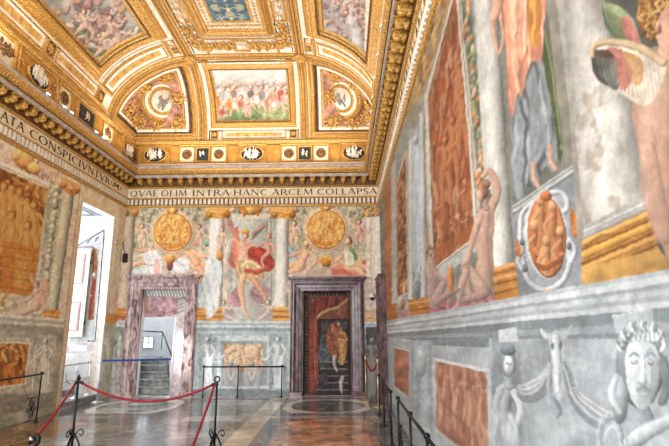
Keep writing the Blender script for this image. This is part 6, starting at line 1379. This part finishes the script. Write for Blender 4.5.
# corner panels
M['relief_grey'] = mat('grey_relief', (.42, .40, .38), (.66, .63, .58), scale=20)
for s, nm in ((0, 'left'), (1, 'right')):
    X = (lambda a: a) if s == 0 else (lambda a: 2*XM-a)
    def srt(a, b): return min(X(a), X(b)), max(X(a), X(b))
    t = vthing('corner_vault_panel', X(.5), .42, 'gilded stucco panel with round white medallion in the %s corner of the end vault' % nm, 'ceiling panel')
    a0, a1 = srt(.045, .80); m = MB(); vrect(m, a0, a1, .035, .865, [(-.09, 0), (-.08, .03), (-.05, .04), (-.02, .02), (.0, .05), (.03, .05), (.04, 0)], n=24); m.build('outer_moulding', M['gold'], t, fixn=False)
    m = MB()
    for pts in ([(X(.085), .065), (X(.77), .065)], [(X(.085), .83), (X(.77), .83)], [(X(.085), .065), (X(.085), .83)], [(X(.77), .065), (X(.77), .83)]):
        vbeads(m, pts, .024, .06, .02, .025); vbeads(m, pts, .02, .06, .03, -.03)
    m.build('leaf_border', M['gold_dark'], t)
    a0, a1 = srt(.125, .735); m = MB(); vrect(m, a0, a1, .10, .795, [(-.045, 0), (-.04, .03), (-.02, .035), (-.01, .02), (.01, .03), (.02, 0)], n=20); m.build('inner_moulding', M['white'], t, fixn=False)
    a0, a1 = srt(.155, .71); m = MB(); vrect(m, a0, a1, .125, .77, [(-.03, 0), (-.025, .03), (0, .03), (.01, 0)], n=20); m.build('inner_gilt_line', M['gold'], t, fixn=False)
    f_, mx, mq = SF(X(.535), .42, .02)
    # the medallion sits across the fold of the two slopes: face the room
    n_ = np.array([.5 if s == 0 else -.5, -.62, -.6]); n_ /= np.linalg.norm(n_); ex = np.cross((0, 0, 1), -n_); ex /= np.linalg.norm(ex); ey = np.cross(n_, ex); fm = (f_[0]+n_*.06, np.array([ex, ey, n_]))
    m = MB(); o_disc(m, fm, [(.60, -.22), (.60, .0), (.57, .05), (.52, .06), (.49, .02), (.40, .03), (.37, .08), (.33, .08), (.31, .04), (.0, .04)], n=40); m.build('medallion_ring', M['gold'], t)
    m = MB(); 
    for k in range(44): a_ = 2*math.pi*k/44; m.ell(loc(fm, .545*math.cos(a_), .545*math.sin(a_), .065), (.026, .026, .02), None, 5, 4)
    for k in range(30): a_ = 2*math.pi*k/30; m.ell(loc(fm, .35*math.cos(a_), .35*math.sin(a_), .09), (.02, .02, .016), None, 5, 4)
    m.build('medallion_beading', M['gold_dark'], t)
    m = MB(); o_disc(m, (fm[0]+fm[1][2]*.04, fm[1]), [(.30, 0), (.30, .02), (.0, .03)]); md = m.build('medallion_field', M['white'], t)
    m = MB(); f2 = (fm[0]+fm[1][2]*.07, fm[1])
    o_relief(m, f2, .17, .14, 7, 31+s, .075); m.build('medallion_relief', M['relief_grey'], md)
    m = MB(); o_disc(m, (fm[0]+fm[1][2]*.02, fm[1]), [(.47, 0), (.465, .03), (.40, .035), (.395, 0)], n=40); m.build('white_ring', M['white'], t)
    for (a, b, hnd, r0) in ((.22, .62, 1, 2.2), (.62, .68, -1, .8), (.24, .22, 1, 3.8), (.64, .18, -1, 5.4), (.18, .42, 1, 3.0), (.66, .42, -1, .2), (.42, .70, 1, 1.6), (.44, .17, 1, 4.6)):
        f_, _, _ = SF(X(a), b, .01); m = MB(); h_ = hnd if s == 0 else -hnd
        o_spray(m, f_, 0, 0, .30, h_, r0); o_spray(m, f_, .14, .05, .22, -h_, r0+1.5); m.ell(loc(f_, 0, .05, .05), (.06, .09, .06), f_[1], 7, 5); m.ell(loc(f_, .02, .16, .05), (.04, .045, .04), f_[1], 6, 4)
        m.build('stucco_spray', M['gold'], t)
# rosettes in small dark squares
def vros(a, b, ha, hb, label):
    t = vthing('rosette_square', a, b, label, 'rosette'); f_, mx, mq = SF(a, b, .004)
    m = MB(); vrect(m, a-ha, a+ha, b-hb, b+hb, [(-.008, 0), (-.006, .03), (.012, .035), (.018, 0)], n=4); m.build('frame', M['gold'], t, fixn=False)
    m = MB(); o_rosette(m, f_, min(ha*mx, hb*mq)*.95, 8); m.build('rosette', M['gold'], t)
for s, nm in ((0, 'left'), (1, 'right')):
    X = (lambda a: a) if s == 0 else (lambda a: 2*XM-a)
    vros(X(.93), .062, .022, .042, 'small gilt rosette square at the %s end of the lower strip, end vault' % nm)
    vros(X(.93), .842, .022, .042, 'small gilt rosette square at the %s end of the upper strip, end vault' % nm)
    vros(X(.796), 1.072, .024, .04, 'small gilt rosette square beside the %s arched panel, near the long rib' % nm)
    vros(X(.112), 1.145, .048, .042, 'small gilt rosette square at the foot of the %s arched rib' % nm)
    vros(X(.112), 1.89, .048, .045, 'small gilt rosette square between the two outer strips on the %s slope' % nm)
# centre field ornaments around the blue panel
ct = vthing('stucco_ornament', XM, 1.09, 'white and gold stucco band with griffin sprays below the blue ceiling panel', 'stucco')
m = MB(); vrect(m, 1.165, 2*XM-1.165, 1.015, 1.165, [(-.012, 0), (-.01, .03), (.02, .035), (.03, 0)], n=6); m.build('frame', M['gold'], ct, fixn=False)
f_, _, _ = SF(XM, 1.09, .01); m = MB(); o_relief(m, f_, .12, .1, 7, 4, .05); m.build('relief', M['white'], ct)
for d in (-1, 1):
    for (off, s_) in ((.09, .32), (.145, .28), (.20, .26), (.25, .24)):
        f_, _, _ = SF(XM+d*off, 1.09, .0); m = MB(); o_spray(m, f_, 0, .0, s_, d, 1.0 if off < .2 else 2.4); m.ell(loc(f_, 0, .02, .05), (.07, .10, .06), f_[1], 7, 5)
        if off > .2: o_rosette(m, (f_[0]+f_[1][2]*.02, f_[1]), .12, 7)
        m.build('gilt_spray', M['gold'], ct)
for s, nm in ((0, 'left'), (1, 'right')):
    X = (lambda a: a) if s == 0 else (lambda a: 2*XM-a)
    t = vthing('relief_panel', X(.93), 1.62, 'tall white relief on gold beside the %s edge of the blue ceiling panel' % nm, 'stucco'); a0, a1 = min(X(.89), X(.97)), max(X(.89), X(.97))
    m = MB(); vrect(m, a0, a1, 1.45, 1.80, [(-.012, 0), (-.01, .03), (.02, .035), (.03, 0)], n=6); m.build('frame', M['gold'], t, fixn=False)
    m = MB()
    for k in range(4): f_, _, _ = SF(X(.93), 1.5+k*.085, .01); o_relief(m, f_, .09, .08, 5, 10+k+s*5, .055)
    m.build('relief', M['white'], t)
    t = vthing('stucco_ornament', X(.93), 1.28, 'gilded leaf sprays on white between the %s long rib and the blue panel frame' % nm, 'stucco')
    for k in range(3): f_, _, _ = SF(X(.93), 1.14+k*.11, .0); m = MB(); o_spray(m, f_, 0, 0, .26, 1 if (k+s) % 2 else -1, 1.2); m.ell(loc(f_, 0, 0, .05), (.06, .08, .05), f_[1], 7, 5); m.build('gilt_spray', M['gold'], t)
m = MB(); m2 = MB()  # white lines, and dark strips imitating crevice shade beside the mouldings
def wline(a0, a1, b0, b1, off, w_=.05, n=12):
    vrect(m, a0, a1, b0, b1, [(off, .0), (off, .022), (off+w_, .022), (off+w_, 0)], n=n); vrect(m2, a0, a1, b0, b1, [(off+w_+.005, .0), (off+w_+.008, .012), (off+w_+.03, .012), (off+w_+.035, 0)], n=n)
wline(*REG['end'], .20); wline(*REG['sideL'], .37, .07); wline(*REG['sideR'], .37, .07); wline(1.04, 2*XM-1.04, 1.335, 2.24, .20, .05)
for a_, b_ in ((.045, .80), (2*XM-.80, 2*XM-.045)): vrect(m2, a_, b_, .035, .865, [(-.13, 0), (-.125, .015), (-.105, .015), (-.10, 0)], n=20)
for a_ in (.85, 2*XM-.85):
    for w_ in (-.17, .17): vline(m2, [(a_, .003), (a_, QE)], [(w_-.012, 0), (w_-.012, .012), (w_+.012, .012), (w_+.012, 0)], 120)
NTR += 1; struct(m.build('trim_%d' % NTR, M['white'], fixn=False)); NTR += 1; struct(m2.build('trim_%d' % NTR, M['dark'], fixn=False))
m = MB(); m2 = MB()  # along the cornice too: thin dark strips standing in for crevice shade
for w, L_ in (('back', XR-XL), ('left', YB-YF), ('right', YB-YF)):
    u0, u1 = (0.1, XR-XL-.1) if w == 'back' else ((8.5, L_-.1) if w == 'left' else (.1, 9.5))
    for (z_, h_, mm, d_) in ((6.075, .018, m2, .125), (6.60, .014, m2, .125), (5.70, .012, m2, .34), (5.43, .012, m2, .095)): mm.box(wl_(w, (u0+u1)/2, z_, d_), (u1-u0, h_, .012), WALLS[w][0][1])
    m.box(wl_(w, (u0+u1)/2, 6.045, .165), (u1-u0, .02, .02), WALLS[w][0][1])
NTR += 1; struct(m.build('trim_%d' % NTR, M['white'])); NTR += 1; struct(m2.build('trim_%d' % NTR, M['dark']))
# dark acanthus border strips flanking the long ribs in the end bay
m = MB()
for a_ in (.815, 2*XM-.815): vbeads(m, [(a_, .02), (a_, .86)], .022, .05, .02, .03); vbeads(m, [(a_, .02), (a_, .86)], .022, .05, .02, -.03)
NTR += 1; struct(m.build('trim_%d' % NTR, M['gold_dark']))
m = MB(); 
for (a0, b0, a1, b1) in ((.745, .98, .745, QE), (2*XM-.745, .98, 2*XM-.745, QE), (.19, 1.0, .19, QE), (2*XM-.19, 1.0, 2*XM-.19, QE), (.045, .98, .045, QE), (2*XM-.045, .98, 2*XM-.045, QE), (.985, .97, .985, QE), (2*XM-.985, .97, 2*XM-.985, QE)): vline(m, [(a0, b0), (a1, b1)], [(-.03, 0), (-.03, .02), (0, .04), (.03, .02), (.03, 0)], 60)
for (a0, a1, b_) in ((.2, .73, 1.185), (2*XM-.73, 2*XM-.2, 1.185), (.99, 2*XM-.99, 1.20), (.9, 2*XM-.9, .775), (.9, 2*XM-.9, .15)): vline(m, [(a0, b_), (a1, b_)], [(-.02, 0), (-.02, .02), (0, .035), (.02, .02), (.02, 0)], 40)
NTR += 1; struct(m.build('trim_%d' % NTR, M['gold'], fixn=False))

# ------------------------------------------------------------------ ATTIC BAND above the cornice
def wf(w, u, z, d=.12): (o, A), L_, a, b = WALLS[w]; return (wl_(w, u, z, d), A)
def oval_panel(w, u, label, seed, hw=.40, z=6.33):
    f_ = wf(w, u, z); t = thing('relief_panel', tuple(f_[0]), label, 'relief')
    m = MB(); o_rect(m, f_, hw, .25, [(0, 0), (.0, .03), (.02, .045), (.03, .02), (.04, 0)]); m.build('frame', M['gold'], t, fixn=False)
    m = MB(); o_disc(m, f_, [(.295, 0), (.295, .03), (.275, .055), (.255, .05), (.25, .03), (0, .03)], sx=1.15, sy=.78); m.build('oval_rim', M['gold'], t)
    m = MB(); o_disc(m, (f_[0]+f_[1][2]*.03, f_[1]), [(.25, 0), (.25, .006), (0, .006)], sx=1.15, sy=.78); fld = m.build('oval_ground', M['dark'], t)
    m = MB(); o_relief(m, (f_[0]+f_[1][2]*.03, f_[1]), .24, .15, 34, seed, .05); m.build('figures', M['white'], t)
    for d in (-1, 1): m = MB(); o_spray(m, f_, d*(hw-.07), 0, .12, d, 1.57); m.ell(loc(f_, d*(hw-.06), .08, .03), (.03, .04, .03)); m.build('side_mask', M['gold'], t)
def round_sq(w, u, t, z=6.33, s=.20):
    f_ = wf(w, u, z); m = MB(); o_rect(m, f_, s, .215, [(-.19, .012), (0, .012)]); fld = m.build('white_square', M['cream'], t, fixn=False)
    m = MB(); o_rect(m, f_, s, .215, [(-.015, .01), (-.012, .03), (.01, .03), (.015, 0)]); m.build('square_frame', M['gold'], t, fixn=False)
    m = MB(); o_disc(m, (f_[0]+f_[1][2]*.012, f_[1]), [(.135, 0), (.135, .03), (.11, .04), (.10, .02), (.05, .03), (.0, .05)]); o_rosette(m, (f_[0]+f_[1][2]*.03, f_[1]), .07, 6); m.build('roundel', M['gold_dark'], t); m = MB(); o_disc(m, (f_[0]+f_[1][2]*.02, f_[1]), [(.142, 0), (.142, .012), (.118, .024), (.116, 0)]); m.build('roundel_rim', M['gold'], t)
    m = MB()
    for k in range(4): m.ell(loc(f_, (s-.05)*(1 if k & 1 else -1), .165*(1 if k & 2 else -1), .015), (.014, .014, .01))
    m.build('corner_stud', M['dark'], t)
def dark_sq(w, u, t, z=6.33, hw=.17, mt_='slate', seed=3):
    f_ = wf(w, u, z); m = MB(); o_rect(m, f_, hw, .19, [(-.17, .02), (0, .02)]); q = m.build('dark_field', M[mt_], t, fixn=False)
    m = MB(); o_rect(m, f_, hw, .19, [(-.01, .02), (-.005, .05), (.02, .055), (.035, .02), (.045, 0)]); m.build('field_frame', M['gold'], t, fixn=False)
    m = MB(); o_relief(m, (f_[0]+f_[1][2]*.02, f_[1]), .09, .05, 3, seed, .05); m.build('field_figures', M['cream'], t)
def triple(w, u, label, seed):
    f_ = wf(w, u, 6.33); t = thing('roundel_panel', tuple(f_[0]), label, 'ceiling panel')
    m = MB(); o_rect(m, f_, .66, .25, [(0, 0), (0, .025), (.02, .04), (.035, 0)]); m.build('frame', M['gold'], t, fixn=False)
    round_sq(w, u-.44, t); dark_sq(w, u, t, seed=seed); round_sq(w, u+.44, t)
uBz = lambda px: pB(px, 156, YB-.12)[0]-XL
oval_panel('back', uBz(155.5), 'white figure relief in an oval, leftmost on the band above the end cornice', 1)
triple('back', uBz(203), 'gilt panel of two roundels and a dark square, left of the central oval relief', 5)
oval_panel('back', uBz(252), 'white figure relief in an oval, central on the band above the end cornice', 2, .38)
triple('back', uBz(305), 'gilt panel of two roundels and a dark square, right of the central oval relief', 8)
oval_panel('back', uBz(354), 'white figure relief in an oval, rightmost on the band above the end cornice', 3, .36)
def uLz(px, py): return pL(px, py, XL+.12)[1]-YF
t0 = uLz(127, 150)
oval_panel('left', uLz(128, 150), 'white figure relief in an oval at the far end of the left band', 4, .36)
t = thing('roundel_panel', tuple(wf('left', uLz(85, 118), 6.33)[0]), 'gilt panel of two roundels and a black picture on the left band', 'ceiling panel')
round_sq('left', uLz(63, 101), t, s=.26); dark_sq('left', uLz(85, 118), t, hw=.34, seed=4); round_sq('left', uLz(107, 135), t, s=.24)
m = MB(); o_rect(m, wf('left', uLz(85, 118), 6.33), 1.02, .26, [(0, 0), (0, .025), (.02, .04), (.035, 0)]); m.build('frame', M['gold'], t, fixn=False)
oval_panel('left', uLz(38, 75), 'large white figure relief in an oval at the near end of the left band', 6, .55)
t = thing('mask_panel', tuple(wf('left', uLz(5, 45), 6.33)[0]), 'cream panel with gilded scrolls at the top left edge', 'ceiling panel')
f_ = wf('left', uLz(38, 75)-1.25, 6.33); m = MB(); o_rect(m, f_, .55, .25, [(-.24, .012), (0, .012)]); m.build('field', M['cream'], t, fixn=False); m = MB(); o_rect(m, f_, .55, .25, [(-.02, .01), (0, .04), (.03, .05), (.05, 0)]); m.build('frame', M['gold'], t, fixn=False)
m = MB(); 
for k in range(5): o_spray(m, f_, -.4+k*.2, 0, .22, 1 if k % 2 else -1, 1.5)
m.build('gilt_scrolls', M['gold_dark'], t)
LBR = ['nearest the corner', 'second from the corner', 'third from the corner', 'nearest the viewer']
for k, u in enumerate((.55, 1.5, 2.6, 3.8)):
    oval_panel('right', u, 'white figure relief in an oval on the right band, '+LBR[k], 20+k, .33)
    if k < 3: tt = thing('roundel_panel', tuple(wf('right', u+.55, 6.33)[0]), 'gilt square with a roundel on the right band, '+['nearest the corner', 'between two ovals midway', 'nearest the viewer'][k], 'ceiling panel'); round_sq('right', u+.53, tt, s=.14)
m = MB()
# gilded corner cartouches of the band
for (w, u) in (('back', .20), ('back', XR-XL-.20)):
    f_ = wf(w, u, 6.33, .2); o_spray(m, f_, 0, .10, .11, 1, 0); o_spray(m, f_, 0, -.10, .11, -1, 3); m.ell(loc(f_, 0, 0, .04), (.05, .12, .05)); 
    tag(m.build('corner_mask', M['gold_dark']), 'gilded mask and scrolls in the %s corner of the band above the cornice' % ('left' if u < 1 else 'right'), 'ornament'); m = MB()
# ------------------------------------------------------------------ spotlights on the cornice
def spot(P0, aim, label):
    t = thing('spotlight', tuple(P0), label, 'spotlight', None); aim = np.array(aim, float); aim /= np.linalg.norm(aim); ex = np.cross(aim, (0, .1, 1)); ex /= np.linalg.norm(ex); A = np.array([ex, np.cross(aim, ex), aim])
    m = MB(); m.lathe(P0+np.array((0, 0, .07))-aim*.05, [(.02, 0), (.045, .01), (.055, .08), (.05, .09)], A, n=14); m.build('housing', M['steel'], t)
    m = MB(); m.lathe(P0+np.array((0, 0, .07))+aim*.038, [(.044, 0), (.044, .006), (0, .008)], A, n=14); m.build('lens', M['bulb'], t)
    m = MB(); m.tube([P0-(0, 0, .02), P0+(0, 0, .05)], .012); m.box(P0-(0, 0, .02), (.07, .07, .015)); m.build('bracket', M['steel'], t)
names = ['first', 'second', 'third', 'fourth', 'fifth', 'sixth', 'seventh']
Ls = [(46.6, 98), (62.8, 112), (70, 118), (95, 137), (102, 144)]
for k, (x, y) in enumerate(Ls): q = pL(x, y, XL+.32); q[2] = 5.90; spot(q, (.5, -.15, .55), 'small metal spotlight on the left cornice, %s from the viewer' % names[k])
Rs = [(385, 28), (381.5, 56.5), (375, 80), (375, 98.6), (373, 113), (371, 125.5)]
for k, (x, y) in enumerate(Rs):
    z = 5.93; d = ray(x, y); tt = (XR-.36)/d[0]; q = CAM0+d*tt if False else None
    q = pR(x, y, XR-.37); tz = hit(x, y, 2, 5.97); q = np.array([XR-.36, tz[1], 5.92]); spot(q, (-.5, -.2, .5), 'small metal spotlight on the right cornice, %s from the viewer' % names[k])
# ------------------------------------------------------------------ RAILS, STANCHIONS, ROPES
def stanchion(x, y, h, label, ring=False):
    t = thing('rope_stanchion', (x, y, 0), label, 'stanchion'); b = np.array([x, y, 0.])
    m = MB(); m.tube([b+(0, 0, .04), b+(0, 0, .5), b+(0, 0, h)], [.017, .015, .014], n=10); m.ell(b+(0, 0, .30), (.028, .028, .02)); m.ell(b+(0, 0, h-.03), (.024, .024, .018)); m.build('pole', M['iron'], t)
    m = MB()
    if ring: m.tube([b+(.036*math.cos(a), 0, h+.036+.036*math.sin(a)) for a in np.linspace(0, 2*math.pi, 18)[:-1]], .010, closed=True)
    else: m.ell(b+(0, 0, h+.03), (.028, .028, .036)); m.ell(b+(0, 0, h+.07), (.012, .012, .012))
    m.build('finial', M['iron'], t)
    for k in range(3):
        a = math.radians(20+120*k); d = np.array([math.cos(a), math.sin(a), 0]); m = MB()
        pts = [b+d*r_+np.array([0, 0, z]) for r_, z in ((.015, .30), (.06, .22), (.11, .11), (.18, .045), (.24, .04), (.27, .07), (.25, .10), (.22, .085))]; m.tube(smo(pts, 4), .010, n=6)
        pts = [b+d*r_+np.array([0, 0, z]) for r_, z in ((.02, .24), (.05, .32), (.10, .345), (.125, .30), (.10, .27), (.075, .295))]; m.tube(smo(pts, 4), .008, n=6); m.ell(b+d*.24+(0, 0, .018), (.022, .022, .018)); m.build('scroll_foot', M['iron'], t)
    return b+(0, 0, h-.02)
A1 = stanchion(-3.60, 6.75, .97, 'black iron stanchion with scroll feet and knob top, left of the two in front')
A2 = stanchion(-1.70, 6.70, .95, 'black iron stanchion with scroll feet and ring top, right of the two in front', True)
def rope(p, q, sag, label, r=.016, mt_='rope', end=True, cat='rope', hooks=True):
    p = np.array(p, float); q = np.array(q, float); t = thing('barrier_rope', tuple((p+q)/2-(0, 0, sag)), label, cat)
    k = np.linspace(0, 1, 40)[:, None]; pts = p+(q-p)*k; pts[:, 2] -= (4*sag*k*(1-k))[:, 0]; m = MB(); m.tube(pts, r, n=10); m.build('cord', M[mt_], t)
    if hooks:
        for e, f in ((pts[0], pts[1]), (pts[-1], pts[-2])):
            d = (f-e)/np.linalg.norm(f-e); m = MB(); m.tube([e-d*.005, e+d*.05], [r*1.2, r*1.25], n=10); m.build('end_cap', M['iron'], t)
off = np.array([.028, 0, 0])
rope(A1+off, A2-off, .235, 'red velvet rope sagging between the two front stanchions')
P3 = hit(30, 452, 1, 5.35); P3[2] = max(P3[2], .8)
rope(A1-off, hit(33, 441, 1, 5.5), .03, 'red velvet rope running down left from the knob-topped stanchion')
e = hit(36, 438, 1, 5.45); ht = thing('rope_stanchion', (e[0], e[1], 0), 'black stanchion head with rope hook at the lower left edge', 'stanchion')
m = MB(); m.tube([(e[0]+.01, e[1], 0), (e[0]+.01, e[1], e[2]-.06)], .016); m.build('pole', M['iron'], ht)
m = MB(); m.tube([e+(-.06, 0, -.06), e+(-.03, 0, .0), e+(.005, 0, .03), e+(.03, 0, .0), e+(.025, 0, -.05), e+(.01, 0, -.08)], [.02, .026, .026, .026, .024, .018], n=10); m.build('hook', M['iron'], ht)
m = MB(); m.tube([e+(-.045, -.01, -.015), e+(-.035, -.01, .005)], .027, n=12); m.build('ferrule', M['steel'], ht)
q = hit(182, 470, 1, 5.6); rope(A2-off, q, .06, 'red velvet rope hanging down from the ring-topped stanchion towards the viewer', hooks=False)
# low wall rails
def wrail(name, pts, h, posts, label, cat='railing', scroll=None):
    pts = [np.array(p, float) for p in pts]; t = thing(name, tuple(pts[0]), label, cat)
    m = MB(); m.tube([p+(0, 0, h) for p in pts], .017, n=8); m.build('handrail', M['iron'], t)
    for u in posts:
        b = pts[0]+(pts[-1]-pts[0])*u; m = MB(); m.tube([b, b+(0, 0, h)], .014, n=8); m.ell(b+(0, 0, h+.012), (.032, .032, .03)); m.lathe(b, [(.04, 0), (.04, .012), (.02, .03)], n=10); m.build('post', M['iron'], t)
    if scroll:
        for u in scroll:
            b = pts[0]+(pts[-1]-pts[0])*u; d = (pts[-1]-pts[0]); d /= np.linalg.norm(d); f_ = (b+(0, 0, .26), np.array([d, (0, 0, 1), np.cross(d, (0, 0, 1))])); m = MB()
            for (a, c_, hnd) in ((.0, .10, 1), (.0, -.10, -1), (.08, 0, 1), (-.08, 0, -1)): o_scroll(m, f_, a, c_, .075, 1.4, hnd, 1.5, .010, 0)
            m.tube([loc(f_, -.14, .19), loc(f_, .14, .19)], .008); m.tube([loc(f_, -.14, -.2), loc(f_, .14, -.2)], .008); m.build('scrollwork', M['iron'], t)
    return t
wrail('wall_railing', [(.68, 9.9, 0), (.68, 7.45, 0)], .72, (0, .45, 1), 'black iron rail along the right wall, farther section by the side door', scroll=(.93,))
wrail('wall_railing', [(.71, 6.75, 0), (.71, 3.9, 0)], .72, (0, .42, .80), 'black iron rail along the right wall, nearer section', scroll=(.08,))
wrail('wall_railing', [(-3.52, 12.36, 0), (-1.48, 12.36, 0)], .72, (.02, .44, .97), 'thin black rail in front of the dado between the two doors')
wrail('wall_railing', [(-5.62, 6.6, 0), (-5.62, 9.30, 0)], .84, (.97, ), 'black iron rail along the left wall at the left edge', scroll=(.90,))
def bstan(x, y, h, label):
    t = thing('rope_stanchion', (x, y, 0), label, 'stanchion'); b = np.array([x, y, 0.])
    m = MB(); m.tube([b+(0, 0, .02), b+(0, 0, h)], .018, n=12); m.build('pole', M['brass'], t)
    m = MB(); m.lathe(b, [(.14, 0), (.14, .02), (.10, .04), (.03, .06), (.025, .09)], n=20); m.build('base', M['brass'], t)
    m = MB(); m.lathe(b+(0, 0, h), [(.024, 0), (.036, .01), (.036, .03), (.02, .04), (.03, .06), (.02, .09), (.0, .10)], n=14); m.build('finial', M['brass'], t); return b+(0, 0, h-.04)
a = bstan(.50, 11.65, .92, 'brass stanchion standing right of the closed painted door'); b = bstan(.72, 10.8, .90, 'brass stanchion beside the side door frame')
rope(a+(.02, -.02, 0), b+(-.02, .02, 0), .16, 'short red rope looped between the two brass stanchions', r=.02, hooks=False)

# ------------------------------------------------------------------ groups of repeats
GR = {'spotlight': 'spotlights along the cornice', 'rope_stanchion': 'rope stanchions', 'barrier_rope': 'red barrier ropes', 'wall_railing': 'low iron rails along the walls', 'painted_column': 'painted columns', 'rosette_square': 'rosette squares on the vault', 'arabesque_panel': 'arabesque strips on the vault', 'relief_panel': 'white relief panels', 'roundel_panel': 'roundel panels above the cornice', 'belt_post': 'steel belt posts', 'painted_roundel': 'orange roundels over the doors', 'overdoor_fresco': 'frescoes over the doors', 'corner_vault_panel': 'corner panels of the vault', 'bracket_row': 'bracket rows', 'rib_boss': 'rib bosses', 'corner_mask': 'corner masks', 'dado_panel': 'dado panels', 'inscription': 'frieze inscriptions', 'ceiling_fresco': 'ceiling paintings', 'stucco_ornament': 'stucco ornament fields'}
for o in list(bpy.data.objects):
    if o.parent is None and o.get('label') and not o.get('group'):
        b_ = o.name.split('.')[0]
        if b_ in GR: o['group'] = GR[b_]
